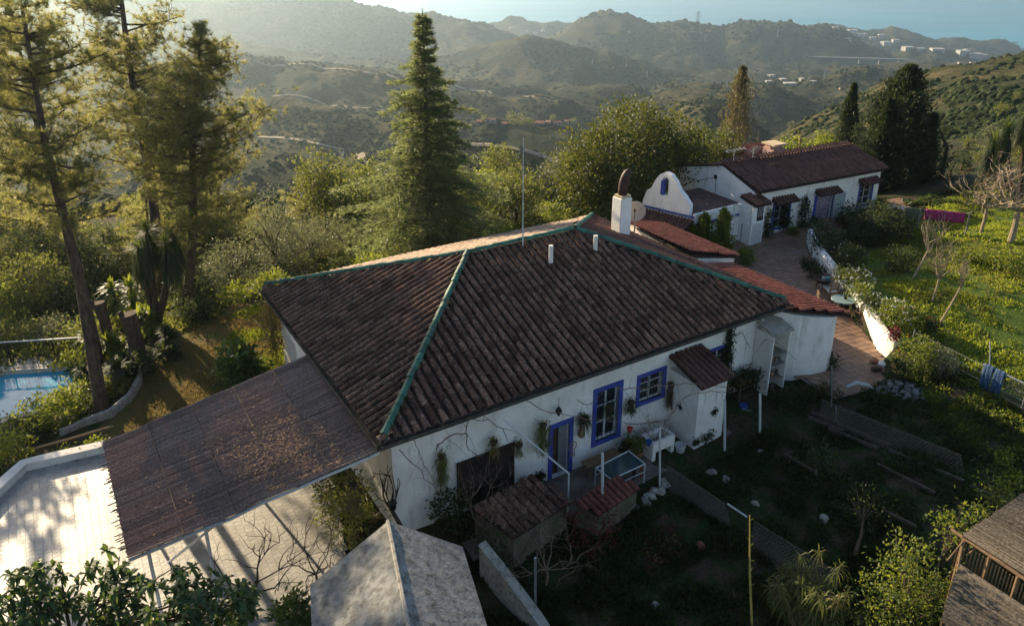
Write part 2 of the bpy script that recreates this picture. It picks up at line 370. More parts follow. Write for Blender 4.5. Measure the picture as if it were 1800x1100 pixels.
LAWN_PX = [(1475,462),(1560,430),(1640,385),(1900,330),(1900,740),(1760,700),(1640,640),(1590,600),(1550,540)]
DRY_PX = [(150,800),(225,700),(250,640),(330,570),(380,545),(450,520),(520,560),(600,640),(420,760),(300,800)]
gx = np.arange(-46, 56.1, .42); gy = np.arange(-14, 70.1, .42)
GX, GY = np.meshgrid(gx, gy, indexing='ij'); GZ = ground(GX, GY, True)
nx_, ny_ = GX.shape; idx = np.arange(nx_ * ny_).reshape(nx_, ny_)
F = np.stack([idx[:-1, :-1], idx[1:, :-1], idx[1:, 1:], idx[:-1, 1:]], -1).reshape(-1, 4)
me = npmesh('ground', np.stack([GX, GY, GZ], -1), F, soil_g, True)
D_ = np.maximum(GY * ct + (CAM_H - GZ) * st, .5); PXg = 900 + FPX * GX / D_; PYg = CY + FPX * ((CAM_H - GZ) * ct - GY * st) / D_
vis = (GY > 5)
colr = np.zeros((nx_ * ny_, 4), np.float32); colr[:, 3] = 1
colr[:, 0] = (in_poly(PXg, PYg, LAWN_PX) & vis).ravel() * 1.0
colr[:, 1] = (in_poly(PXg, PYg, DRY_PX) & vis).ravel() * 1.0
a = me.color_attributes.new('kind', 'FLOAT_COLOR', 'POINT'); a.data.foreach_set('color', colr.ravel())
link('ground', me, kind='structure')

# hills
hill_m, n, l, b, out = _base('hill_scrub')
gp = n.new('ShaderNodeNewGeometry').outputs['Position']
n1 = _noise(n, l, .012, 5, .6, gp); n2 = _noise(n, l, .12, 6, .75, gp); n3 = _noise(n, l, .5, 4, .7, gp)
ca = _mix(n, l, _ramp(n, l, n2, .35, .65), (.012, .022, .010), (.052, .056, .026))
cb = _mix(n, l, _ramp(n, l, n2, .4, .6), (.024, .036, .012), (.125, .10, .052))
c = _mix(n, l, _ramp(n, l, n1, .42, .58), ca, cb)
c = _mix(n, l, _ramp(n, l, n3, .54, .66), c, (.012, .021, .008))
l.new(c, b.inputs['Base Color']); b.inputs['Roughness'].default_value = 1; b.inputs['Specular IOR Level'].default_value = .05
_bump(n, l, b, n2, 1.0, 4.5)
Zh = Zg.copy(); m1 = TYY < 72
Zh[m1] = ground(TX[m1], TYY[m1]) - .8
mm = (TYY >= 72) & (TYY < 86); Zh[mm] = ground(TX[mm], TYY[mm])
Zh[(TYY < 70)] -= .5
a_, b_ = Zh.shape; idx = np.arange(a_ * b_).reshape(a_, b_)
F = np.stack([idx[:-1, :-1], idx[1:, :-1], idx[1:, 1:], idx[:-1, 1:]], -1).reshape(-1, 4)
link('hills', npmesh('hills', np.stack([TX, TYY, Zh], -1), F, hill_m, True), kind='structure')

# sea
sea_m, n, l, b, out = _base('sea_water')
gp = n.new('ShaderNodeNewGeometry').outputs['Position']
nz = _noise(n, l, .0011, 3, .5, gp, (1, 3, 1))
l.new(_mix(n, l, _ramp(n, l, nz, .35, .65), (.005, .20, .30), (.01, .28, .38)), b.inputs['Base Color'])
b.inputs['Roughness'].default_value = .32; b.inputs['IOR'].default_value = 1.33
nb = _noise(n, l, .02, 6, .7, gp); _bump(n, l, b, nb, .12, 3.0)
nr = _noise(n, l, .0007, 4, .6, gp, (1, 4, 1)); l.new(_mapv(n, l, nr, .22, .5), b.inputs['Roughness'])
xs = np.linspace(-30000, 30000, 40); ys = np.geomspace(1500, 40000, 40); X, Y = np.meshgrid(xs, ys, indexing='ij'); idx = np.arange(1600).reshape(40, 40)
F = np.stack([idx[:-1, :-1], idx[1:, :-1], idx[1:, 1:], idx[:-1, 1:]], -1).reshape(-1, 4)
link('sea', npmesh('sea', np.stack([X, Y, np.full_like(X, -300.)], -1), F, sea_m), kind='structure')

# haze
hz = bpy.data.materials.new('haze'); hz.use_nodes = True; n = hz.node_tree.nodes; n.clear()
out = n.new('ShaderNodeOutputMaterial'); pv = n.new('ShaderNodeVolumePrincipled')
pv.inputs['Color'].default_value = (.62, .81, 1.0, 1); pv.inputs['Density'].default_value = HAZE_D; pv.inputs['Anisotropy'].default_value = HAZE_G
hz.node_tree.links.new(pv.outputs[0], out.inputs['Volume'])
m = MB(); m.bx(-31000, 31000, -60, 41000, -340, 26); m.obj('haze', hz, kind='stuff')
# ================================================================ MAIN HOUSE
_P1 = P(672, 778, 3.1); _P4 = P(1385, 533, 3.1)
HA = (_P4 - _P1).normalized(); HB = Vector((-HA.y, HA.x, 0)); HL = (_P4 - _P1).length; HW = 12.05
HANG = math.atan2(HA.y, HA.x)
def HLc(u, v, z=0.0): return Vector((_P1.x + HA.x * u + HB.x * v, _P1.y + HA.y * u + HB.y * v, z))
def fw(px, py, v=.4):
    O = HLc(0, v); return plane_hit(px, py, (O.x, O.y), (HA.x, HA.y))
_oldlink = link
def link(name, me, parent=None, label=None, cat=None, group=None, kind=None):
    o = _oldlink(name, me, parent, label, cat, group, kind)
    if parent is not None and parent.data is None:
        o.matrix_parent_inverse = (Matrix.Translation(parent.location) @ parent.rotation_euler.to_matrix().to_4x4()).inverted()
    return o
ZUP = Vector((0, 0, 1))
def box2(m, p, ax, ay, dx, dy, z0, z1):
    """box from corner p along unit axes ax (dx) and ay (dy)"""
    poly = [p, p + ax * dx, p + ax * dx + ay * dy, p + ay * dy]
    return m.prism([(q.x, q.y) for q in poly], z0, z1)
def wall_open(m, O, U, N, length, z0, z1, ops, depth=.22, zfun=None):
    """wall face from O along U, outward normal N, with recessed openings (u0,u1,za,zb)"""
    us = sorted({0, length, *[o[0] for o in ops], *[o[1] for o in ops]}); zs = sorted({z0, z1, *[o[2] for o in ops], *[o[3] for o in ops]})
    pt = lambda u, z, d=0: O + U * u - N * d + ZUP * z
    for i in range(len(us) - 1):
        for j in range(len(zs) - 1):
            cu = (us[i] + us[i + 1]) / 2; cz = (zs[j] + zs[j + 1]) / 2
            if any(o[0] < cu < o[1] and o[2] < cz < o[3] for o in ops): continue
            m.add([pt(us[i], zs[j]), pt(us[i + 1], zs[j]), pt(us[i + 1], zs[j + 1]), pt(us[i], zs[j + 1])], [(0, 1, 2, 3)])
    for a, b, c, d in ops:
        q = [pt(a, c), pt(b, c), pt(b, d), pt(a, d)]; r = [pt(a, c, depth), pt(b, c, depth), pt(b, d, depth), pt(a, d, depth)]
        m.add(q + r, [(0, 1, 5, 4), (1, 2, 6, 5), (2, 3, 7, 6), (3, 0, 4, 7), (4, 5, 6, 7)])
    return m
def frame_mb(O, U, N, a, b, c, d, w=.14, out=.03, inner=.06):
    """rectangular frame proud of the wall"""
    m = MB()
    def bar(u0, u1, z0, z1):
        P0 = O + U * u0 + ZUP * 0 - N * inner; m.prism([(q.x, q.y) for q in (P0, P0 + U * (u1 - u0), P0 + U * (u1 - u0) + N * (out + inner), P0 + N * (out + inner))], z0, z1)
    bar(a - w, a, c - w, d + w); bar(b, b + w, c - w, d + w); bar(a, b, d, d + w); bar(a, b, c - w, c)
    return m
def window(parent, O, U, N, a, b, c, d, bars_v=4, bars_h=5, fw_=.14, fmat=None, grille=metal_d, label=None, depth=.16, name='window'):
    w_ = frame_mb(O, U, N, a, b, c, d, fw_).obj(name, fmat or blue, parent, label=label)
    m = MB(); e = O + U * a - N * depth
    m.add([e + ZUP * c, e + U * (b - a) + ZUP * c, e + U * (b - a) + ZUP * d, e + ZUP * d], [(0, 1, 2, 3)]); m.obj('pane', glass_d, w_)
    m = MB(); mid = (a + b) / 2
    for u0, u1 in ((a, a + .05), (mid - .035, mid + .035), (b - .05, b)):
        q = O + U * u0 - N * (depth - .004); box2(m, q, U, N, u1 - u0, .04, c, d)
    for z in np.linspace(c, d - .04, 4):
        q = O + U * a - N * (depth - .006); box2(m, q, U, N, b - a, .03, float(z), float(z) + .04)
    m.obj('casement', metal_w, w_)
    if bars_v:
        for i in range(bars_v):
            u = a + (b - a) * (i + .5) / bars_v; p = O + U * u + N * .01
            MB().tube([p + ZUP * c, p + ZUP * d], .012, 5).obj('grille_bar', grille, w_)
        for i in range(bars_h):
            z = c + (d - c) * (i + .5) / bars_h; p = O + U * a + N * .012
            MB().tube([p + ZUP * z, p + U * (b - a) + ZUP * z], .009, 5).obj('grille_bar', grille, w_)
    return w_
# ---- barrel tiles
def barrel(rw, rn, ln, th=.018, seg=5, flat=.8):
    """half-round cover tile: local x across, y up the slope, z out; wide end at y=0"""
    V = []; F = []
    for y, r in ((0, rw), (ln, rn)):
        for rr in (r, r - th):
            for k in range(seg + 1):
                a = math.pi * k / seg; V.append((math.cos(a) * rr, y, math.sin(a) * rr * flat))
    n = seg + 1; o0, i0, o1, i1 = 0, n, 2 * n, 3 * n
    for k in range(seg): F += [(o0 + k, o1 + k, o1 + k + 1, o0 + k + 1), (o0 + k, o0 + k + 1, i0 + k + 1, i0 + k)]
    return np.array(V), np.array(F)[:, ::-1]
def lay_tiles(part, faces, tv, tf, mo, ms, name='tile', maxn=300, jit=1.0, pieces=None, stuffname='far_tiles'):
    """faces: list of (E0, u, vdir, n, cols, rows...) -> transforms; the biggest-looking are objects"""
    T = []
    for (E0, u, v, nrm, length, slopelen, pitch, row, lim, lift) in faces:
        nc = int(length / pitch); nr = int(slopelen / row) + 1
        for j in range(nc):
            uu = (j + .5) * length / nc
            for k in range(nr):
                s_ = k * row; lo, hi = lim(uu)
                if s_ < lo - row * .4 or s_ + row * .35 > hi: continue
                jx, jy, ja = (random.gauss(0, .007) * jit, random.gauss(0, .012) * jit, random.gauss(0, .016) * jit)
                ux = (u * math.cos(ja) + v * math.sin(ja)); vx = (v * math.cos(ja) - u * math.sin(ja) + nrm * random.gauss(.055 if row < .5 else .11, .008)).normalized()
                nx = ux.cross(vx)
                p = E0 + u * (uu + jx + float(fbm(uu * .2 + 3, s_ * .9, 2, 8)) * .05 * jit) + v * (s_ + jy) + nrm * (float(fbm((E0.x + uu) * .35, s_ * .4, 2, 4)) * .11 * jit) + nrm * (.025 * jit + lift + random.uniform(0, .008) * jit)
                D = p.y * ct + (CAM_H - p.z) * st; px, py = proj(*p) if D > 1 else (-999, -999)
                vis = -20 < px < 1820 and -20 < py < 1120
                fac = abs(nrm.dot((Vector((0, 0, CAM_H)) - p).normalized()))
                T.append(((fac / D if vis and nrm.dot(Vector((0, 0, CAM_H)) - p) > 0 else 0), p, ux, vx, nx))
    T.sort(key=lambda q: -q[0])
    me = npmesh(name, tv, tf, mo, False)
    for sc, p, ux, vx, nx in T[:maxn]:
        o = link(name, me, part)
        M = Matrix(((ux.x, vx.x, nx.x, p.x), (ux.y, vx.y, nx.y, p.y), (ux.z, vx.z, nx.z, p.z), (0, 0, 0, 1)))
        o.matrix_basis = M
    rest = T[maxn:]
    if rest:
        VV = []; FF = []
        for i, (sc, p, ux, vx, nx) in enumerate(rest):
            VV.append(tv[:, :1] * np.array(ux) + tv[:, 1:2] * np.array(vx) + tv[:, 2:3] * np.array(nx) + np.array(p)); FF.append(tf + i * len(tv))
        link(stuffname, npmesh(stuffname, np.concatenate(VV), np.concatenate(FF), ms), part, kind='stuff')
def cap_line(part, a, b, name, m, r=.13, ln=.42, step=.36, up=.03):
    d = (b - a); L_ = d.length; d.normalize(); side = d.cross(ZUP).normalized(); nn = side.cross(d).normalized()
    tv, tf = barrel(r, r * .74, ln, .026, 6, .95); me = npmesh(name, tv, tf, m)
    for i in range(max(1, int(L_ / step))):
        p = a + d * (i * step) + nn * (up + random.gauss(0, .008)) + side * random.gauss(0, .008); sx = side + nn * random.gauss(0, .05); vx = (d + nn * .04).normalized(); sx = vx.cross(nn).normalized()
        o = link(name, me, part); n3 = sx.cross(vx)
        o.matrix_basis = Matrix(((sx.x, vx.x, n3.x, p.x), (sx.y, vx.y, n3.y, p.y), (sx.z, vx.z, n3.z, p.z), (0, 0, 0, 1)))

house = empty('main_house', HLc(HL / 2, HW / 2, -.8), HANG, 'long white main house with dark mossy hipped tile roof edged in green ridge tiles', 'house')
EZ = 3.1; RH = 2.2; c_in = .4
# openings of the front wall in (u,z)
W1 = (7.74, 8.68, -.06, 1.88); W2 = (9.62, 10.68, .84, 1.83); DR = (5.95, 6.62, -.85, 1.12); W3 = (13.0, 13.95, .7, 1.85)
m = MB(); O = HLc(c_in, c_in); L_ = HL - 2 * c_in
ops = [(q[0] - c_in, q[1] - c_in, q[2], q[3]) for q in (W1, W2, DR, W3)]
wall_open(m, O, HA, -HB, L_, -1.3, 2.98, ops)
wall_open(m, HLc(HL - c_in, c_in), HB, HA, HW - 2 * c_in, -1.3, 2.98, [])
wall_open(m, HLc(HL - c_in, HW - c_in), -HA, HB, L_, -3, 2.98, [])
wall_open(m, HLc(c_in, HW - c_in), -HB, -HA, HW - 2 * c_in, -1.3, 2.98, [(1.0, 2.0, .2, 1.5)])
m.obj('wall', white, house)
window(house, O, HA, -HB, W1[0] - c_in, W1[1] - c_in, W1[2], W1[3], 5, 3, .17)
window(house, O, HA, -HB, W2[0] - c_in, W2[1] - c_in, W2[2], W2[3], 4, 3, .15)
window(house, O, HA, -HB, W3[0] - c_in, W3[1] - c_in, W3[2], W3[3], 3, 2, .13)
dfm = MB()
for a, b, c, d in ((DR[0] - .16 - c_in, DR[0] - c_in, -.85, 1.3), (DR[1] - c_in, DR[1] + .16 - c_in, -.85, 1.3), (DR[0] - c_in, DR[1] - c_in, 1.12, 1.3)):
    box2(dfm, O + HA * a - HB * .03, HA, HB, b - a, .09, c, d)
door = dfm.obj('door', blue, house)
m = MB(); box2(m, O + HA * (DR[0] - c_in + .33) + HB * .12, HA, HB, .34, .05, -.8, 1.1); m.obj('door_leaf', metal_g, door)
m = MB(); box2(m, O + HA * (DR[0] - c_in + .02) + HB * .19, HA, HB, .3, .02, -.8, 1.1); m.obj('door_curtain', wood_d, door)  # curtain darkened so the doorway reads as unlit inside
m = MB(); box2(m, O + HA * (DR[0] - c_in + .005) + HB * .205, HA, HB, DR[1] - DR[0] - .01, .01, -.85, 1.11); m.obj('interior_shade', black_m, door)  # black sheet stands in for the unlit room behind the door
# pale band under the eave and gutter
m = MB(); e = .34
for (p, ax, ay, dx) in ((HLc(.36, c_in - .04), HA, HB, L_ + .04), (HLc(c_in - .04, .36), HB, HA, HW - .72)):
    box2(m, p, ax, ay, dx, .038, 2.62, 2.98)
m.obj('eave_band', cream, house)
m = MB(); q = .06
box2(m, HLc(0, 0), HA, HB, HL, HW, 2.98, 3.06); m.obj('soffit', cream, house)
for nm_, a, b in (('gutter', HLc(-.12, -.1, 3.02), HLc(HL + .1, -.1, 3.0)), ('gutter', HLc(-.12, -.1, 3.02), HLc(-.1, HW + .1, 3.0))):
    d = (b - a).normalized(); s_ = d.cross(ZUP)
    m = MB(); prof = [(-.09, .09), (-.085, -.02), (-.04, -.07), (.04, -.07), (.085, -.02), (.09, .09), (.075, .09), (.07, -.01), (.03, -.05), (-.03, -.05), (-.07, -.01), (-.075, .09)]
    V = [a + s_ * x + ZUP * z for x, z in prof] + [b + s_ * x + ZUP * z for x, z in prof]; n_ = len(prof)
    m.add(V, [(i, (i + 1) % n_, n_ + (i + 1) % n_, n_ + i) for i in range(n_)]); m.obj(nm_, gutter_m, house)
# roof body
R1 = HLc(HW / 2, HW / 2, EZ + RH); R2 = HLc(HL - HW / 2 + .35, HW / 2, EZ + RH)
cs = [HLc(0, 0, EZ), HLc(HL, 0, EZ), HLc(HL, HW, EZ), HLc(0, HW, EZ)]
m = MB(); m.add(cs + [R1, R2], [(0, 1, 5, 4), (1, 2, 5), (2, 3, 4, 5), (3, 0, 4), (3, 2, 1, 0)])
roof = m.obj('roof', channel, house)
sl_ = math.hypot(HW / 2, RH); cosb = (HW / 2) / sl_; sinb = RH / sl_
def face(E0, u, inn, length, kind_, pitch=.29, row=.37):
    v = inn * cosb + ZUP * sinb; nrm = u.cross(v); nrm = nrm if nrm.z > 0 else -nrm
    if kind_ == 'trap': lim = lambda x: (0, min(x, length - x, HW / 2) / (HW / 2) * sl_)
    else: lim = lambda x: (0, min(x, length - x) / (HW / 2) * sl_)
    return (E0 - v * .06, u, v, nrm, length, sl_, pitch, row, lim, .0)
tv, tf = barrel(.112, .086, .44, .02, 5, 1.0)
f_front = face(HLc(0, 0, EZ), HA, HB, HL, 'trap'); f_left = face(HLc(0, HW, EZ), -HB, HA, HW, 'tri')
f_right = face(HLc(HL, 0, EZ), HB, -HA, HW, 'tri'); f_back = face(HLc(HL, HW, EZ), -HA, -HB, HL, 'trap')
lay_tiles(roof, [f_front, f_left], tv, tf, tile_old, tile_old_i, 'roof_tile')
lay_tiles(roof, [f_right], tv, tf, tile_old, tile_two, 'roof_tile', 0, stuffname='side_slope_tiles')
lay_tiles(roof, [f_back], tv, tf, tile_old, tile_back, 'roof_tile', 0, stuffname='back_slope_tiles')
for a, b in ((HLc(.1, .1, EZ + .1), R1), (HLc(.1, HW - .1, EZ + .1), R1), (HLc(HL - .1, .1, EZ + .1), R2), (HLc(HL - .1, HW - .1, EZ + .1), R2), (R1, R2)):
    cap_line(roof, a + ZUP * .04, b + ZUP * .05, 'ridge_tile', green_gl, .12)
# vent pipes
for (px, py, hh) in ((968, 466, .78), (1046, 444, .7)):
    for z in np.linspace(5.3, 3.2, 200):
        q = P(px, py, z); u_, v_ = (q - _P1).dot(HA), (q - _P1).dot(HB)
        if z <= EZ + v_ * RH / (HW / 2): break
    m = MB(); m.tube([q - ZUP * .1, q + ZUP * hh], .085, 10); m.obj('vent_pipe', white, house)
m = MB(); q = HLc(HW / 2 + 1.6, HW / 2, 5.3); q = P(919, 432, 5.3); m.tube([q - ZUP * .1, q + ZUP * 4.1], [.028, .016], 6)
tag(m.obj('antenna_mast', metal_w), 'tall thin pale mast standing on the ridge of the main roof', 'mast')
# drain pipe
m = MB(); q = HLc(15.55, .3); m.tube([q + ZUP * 2.9, q - ZUP * .4], .045, 8); m.obj('drain_pipe', metal_w, house)
# dark reed panel beside the door
m = MB(); q0 = HLc(2.42, .33); q1 = HLc(4.42, .33)
m2 = MB(); box2(m2, q0, HA, HB, 2.0, .04, -.5, 1.22)
screen = empty('shade_screen', HLc(3.4, .33, -.5), HANG, 'dark brown mesh screen hung on the front wall left of the doorway', 'screen')
m2.obj('fabric', black_m, screen); m = MB()
for u in (2.42, 4.40): box2(m, HLc(u, .30), HA, HB, .035, .03, -.55, 1.27)
m.obj('side_batten', wood_d, screen)

# ---- lean-to closet on the front wall
sh = empty('lean_to_shed', HLc(11.6, -.3, -.7), HANG, 'narrow white lean-to shed with small tiled roof jutting from the front wall', 'shed')
ua, ub, vf = 11.0, 12.35, -1.05
m = MB(); box2(m, HLc(ua, vf), HA, HB, ub - ua, .38 - vf, -1.1, 1.78); m.obj('wall', white, sh)
rn0 = HLc(ua - .12, vf - .2, 1.78); vv = (HLc(ua - .12, .38, 2.28) - rn0); Ls = vv.length; vv.normalize(); nn = HA.cross(vv)
m = MB(); m.hull4([rn0, rn0 + HA * (ub - ua + .24), rn0 + HA * (ub - ua + .24) + vv * Ls, rn0 + vv * Ls], None, nn * .05)
srf = m.obj('roof', channel, sh)
lay_tiles(srf, [(rn0 - vv * .04, HA, vv, nn, ub - ua + .24, Ls, .21, .34, lambda x: (0, Ls + .1), .05)], *barrel(.1, .085, .4, .018, 5, .8), tile_two, tile_two, 'roof_tile', 60)
# black star emblem and scratches of old paint
m = MB()
cst = HLc(ua, -.25, .55)
for k in range(8):
    a = k * math.pi / 4; r_ = .2 if k % 2 == 0 else .13; d = HB * math.cos(a) + ZUP * math.sin(a); s_ = HB * -math.sin(a) + ZUP * math.cos(a)
    m.hull4([cst + s_ * .03, cst + d * r_, cst - s_ * .03, cst - d * .02], None, -HA * .015)
tag(m.obj('wall_star', metal_d), 'black iron compass star on the left side of the white lean-to shed', 'wall ornament')
ivy_spots = []
# ---- tall white cabinet at the corner
cb = empty('shelf_cabinet', HLc(15.9, -.1, -.45), HANG, 'tall white open-fronted shelf cabinet with sloping top at the house corner', 'cabinet')
m = MB(); ca, cbb, cf = 15.38, 16.36, -.45
box2(m, HLc(ca, cf), HA, HB, .06, .83, -.6, 2.2); m.obj('side_panel', white, cb)
m = MB(); box2(m, HLc(cbb - .06, cf), HA, HB, .06, .83, -.6, 2.2); m.obj('side_panel', white, cb)
m = MB(); box2(m, HLc(ca + .06, .3), HA, HB, cbb - ca - .12, .06, -.6, 2.2); m.obj('back_panel', white, cb)
for z in (-.5, .15, .8, 1.25):
    m = MB(); box2(m, HLc(ca + .06, cf + .03), HA, HB, cbb - ca - .12, .7, z, z + .04); m.obj('shelf', wood_g, cb)
for zi, z in enumerate((-.46, .19, .84)):
    for k in range(5):
        m = MB(); q = HLc(ca + .17 + k * .16 + random.uniform(-.02, .02), cf + .2 + random.uniform(0, .25)); h_ = random.uniform(.12, .4)
        m.lathe((q.x, q.y, z), [(.05, 0), (.07, h_ * .5), (.06, h_ * .8), (.03, h_)], 8)
        tag(m.obj('jar', [metal_d, wood_d, terracotta, wood_g, gutter_m][k]), ['squat black jar', 'dark wooden pot', 'reddish clay jar', 'grey wooden tin', 'mossy dark jar'][k] + ' on the ' + ['bottom', 'middle', 'upper'][zi] + ' shelf of the white cabinet', 'jar', 'jars and tins on the white cabinet shelves')
m = MB(); a_ = [HLc(ca - .08, cf - .08, 2.2), HLc(cbb + .08, cf - .08, 2.2), HLc(cbb + .08, .38, 2.5), HLc(ca - .08, .38, 2.5)]
m.hull4(a_, None, Vector((0, 0, .05))); m.obj('top_panel', concrete, cb)

# ---- annex at the right end, red tiles, rounded wall
an = empty('annex', HLc(17.6, 3, -.1), HANG, 'low white annex with rounded wall under a red tiled roof', 'annex')
apts = [HLc(16.1, .5), HLc(16.9, -.35), HLc(17.6, -.72), HLc(18.3, -.85), HLc(18.65, -.75), HLc(18.85, -.35), HLc(18.8, 2.5), HLc(18.8, 4.9), HLc(16.1, 4.9)]
m = MB(); m.prism([(q.x, q.y) for q in apts], -.5, [2.75, 2.62, 2.5, 2.4, 2.36, 2.34, 2.32, 2.32, 2.8]); m.obj('wall', white, an)
def quad_roof(parent, E0, E1, T0, T1, mo, ms, cover, pitch, row, maxn, base=channel, name='roof', th=.08, jit=.6, lift=0.04, tileargs=(.105, .09, .38, .018, 5, .75)):
    """sloping roof slab E0-E1 (eave) T0-T1 (top) with tiles running from eave to top"""
    m = MB(); u = (E1 - E0); L = u.length; u.normalize(); vv = ((T0 - E0) + (T1 - E1)) * .5; vv = (vv - u * vv.dot(u)); SL = vv.length; vv.normalize(); nn = u.cross(vv)
    if nn.z < 0: nn = -nn
    m.hull4([E0, E1, T1, T0], None, -nn * th); r_ = m.obj(name, base, parent)
    a = (T0 - E0).dot(u); b = (T1 - E0).dot(u)
    umin = min(0, a); umax = max(L, b)
    def lim(x):
        x = x + umin; lo = 0; hi = SL
        if a > 0: hi = min(hi, max(0, x) / a * SL)
        elif a < 0 and x < 0: lo = x / a * SL
        if b < L: hi = min(hi, max(0, (L - x)) / (L - b) * SL)
        elif b > L and x > L: lo = (x - L) / (b - L) * SL
        return lo, hi
    lay_tiles(r_, [(E0 + u * umin - vv * .03, u, vv, nn, umax - umin, SL, pitch, row, lim, lift)], *barrel(*tileargs), mo, ms, 'roof_tile', maxn, jit)
    return r_
rf = quad_roof(an, HLc(18.95, -1.1, 2.42), HLc(18.95, 5.0, 2.42), HLc(16.3, -.15, 2.95), HLc(16.3, 5.0, 2.95), tile_red, tile_red_i, None, .215, .25, 300)
# second, farther red roof with its low white wall
an2 = empty('far_annex', HLc(18.3, 7.2, 0), HANG, 'small red tiled roof behind the main roof with a low white end wall', 'annex')
m = MB(); m.prism([(q.x, q.y) for q in (HLc(16.7, 5.5), HLc(19.5, 5.3), HLc(19.5, 10.1), HLc(17.3, 10.1))], -.1, [3.0, 2.5, 2.5, 3.1]); m.obj('wall', white, an2)
quad_roof(an2, HLc(19.65, 5.15, 2.58), HLc(19.75, 10.3, 2.58), HLc(16.6, 5.5, 3.2), HLc(17.2, 10.3, 3.4), tile_red, tile_red_i, None, .215, .25, 200)
# ---- chimney with curved dark cowl
ch = empty('chimney', P(1091, 404, 4.1), 0, 'thick white chimney with curved dark brown cowl at the far roof corner', 'chimney')
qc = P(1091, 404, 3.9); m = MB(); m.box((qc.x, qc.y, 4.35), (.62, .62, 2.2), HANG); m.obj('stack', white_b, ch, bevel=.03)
m = MB(); m.box((qc.x, qc.y, 5.5), (.52, .52, .12), HANG); m.obj('neck', cream, ch)
m = MB(); rr = [.20, .21, .22, .22, .205, .17, .11, .04]; pp = [(0, 0, 5.55), (0, 0, 5.8), (.02, 0, 6.0), (.05, 0, 6.2), (.11, 0, 6.42), (.18, 0, 6.58), (.24, 0, 6.68), (.27, 0, 6.72)]
m.tube([(qc.x + a, qc.y + b, c) for a, b, c in pp], rr, 12); m.obj('cowl', mat('rusty_brown_metal', (.03, .014, .012), (.07, .035, .03), 5, .6, .2), ch, True)
# satellite dish
q = PY(1118, 372, qc.y + 1.4); ds = empty('satellite_dish', (q.x, q.y, q.z - 1), 0, 'round beige satellite dish right behind the white chimney', 'dish')
face_d = Vector((-.25, -.75, .35)).normalized(); Mq = face_d.to_track_quat('Z', 'Y').to_matrix()
m = MB(); prof = [(.02, 0), (.2, .02), (.36, .07), (.47, .13), (.46, .14), (.35, .085), (.2, .035), (.02, .012)]
m.lathe(q, prof, 20, Mq); m.obj('reflector', mat('beige_paint', (.5, .36, .27), (.6, .45, .34), 4, .6, .1), ds, True)
m = MB(); m.tube([q - face_d * .02, q + Vector((0, .1, -.9)), q + Vector((0, .1, -1.6))], .035, 6); m.obj('mounting_arm', metal_g, ds)
m = MB(); m.tube([q + Mq @ Vector((0, -.4, .12)), q + face_d * .42], .015, 5); m.box(q + face_d * .44, (.08, .08, .12)); m.obj('receiver', metal_d, ds)

# ================================================================ SECOND HOUSE
b0 = P(1335, 338, 3.35); b1 = P(1562, 296, 3.35)
NA = (b1 - b0); NL = NA.length; NA.normalize(); NB = Vector((-NA.y, NA.x, 0)); NANG = math.atan2(NA.y, NA.x)
def NLc(u, v, z=0.0): return Vector((b0.x + NA.x * u + NB.x * v, b0.y + NA.y * u + NB.y * v, z))
def nfw(px, py, v=.25):
    O = NLc(0, v); return plane_hit(px, py, (O.x, O.y), (NA.x, NA.y))
h2 = empty('second_house', NLc(NL / 2, 2.5, .6), NANG, 'white farmhouse with blue window frames and long brown tiled roof beyond the terrace', 'house')
# ridge from pixels
def ridge_at(px, py, v):
    O = NLc(0, v); t, z = plane_hit(px, py, (O.x, O.y), (NA.x, NA.y)); return t, z
RV = 2.9
ra, rza = ridge_at(1297, 291, RV); rb, rzb = ridge_at(1521, 246, RV); rz2 = (rza + rzb) / 2
o2 = []
def op(pxs, v=.25):
    us = [nfw(*q, v) for q in pxs]; return min(u[0] for u in us), max(u[0] for u in us), min(u[1] for u in us), max(u[1] for u in us)
wA = op([(1362, 360), (1383, 396)]); wD = op([(1437, 345), (1457, 390)]); wC = op([(1513, 326), (1528, 357)])
NV = .25; ON = NLc(0, NV)
m = MB(); wall_open(m, ON, NA, -NB, NL - .3, -.2, 3.3, [wA, wD, wC]); wall_open(m, NLc(NL - .3, NV), NB, NA, 2 * RV - .5, -.2, 3.3, [])
wall_open(m, NLc(0, 2 * RV - NV), -NB, -NA, 2 * RV - .5, -.2, 3.3, [])
m.add([NLc(0, NV, 3.3), NLc(0, 2 * RV - NV, 3.3), NLc(0, RV, rz2 - .12), NLc(NL - .3, NV, 3.3), NLc(NL - .3, 2 * RV - NV, 3.3), NLc(NL - .3, RV, rz2 - .12)], [(0, 1, 2), (3, 4, 5)])
m.obj('wall', white, h2)
nw = []
for wq, lab in ((wA, None), (wC, None)):
    nw.append(window(h2, ON, NA, -NB, *wq, 4, 5, .12, label=lab))
m = MB()
for a, b, c, d in ((wD[0] - .22, wD[0], wD[2], wD[3] + .05), (wD[1], wD[1] + .05, wD[2], wD[3] + .05)):
    box2(m, ON + NA * a - NB * .03, NA, NB, b - a, .06, c, d)
d2 = m.obj('door', blue, h2)
m = MB(); box2(m, ON + NA * wD[0] + NB * .1, NA, NB, wD[1] - wD[0], .03, wD[2], wD[3]); m.obj('door_curtain', door_pat, d2)
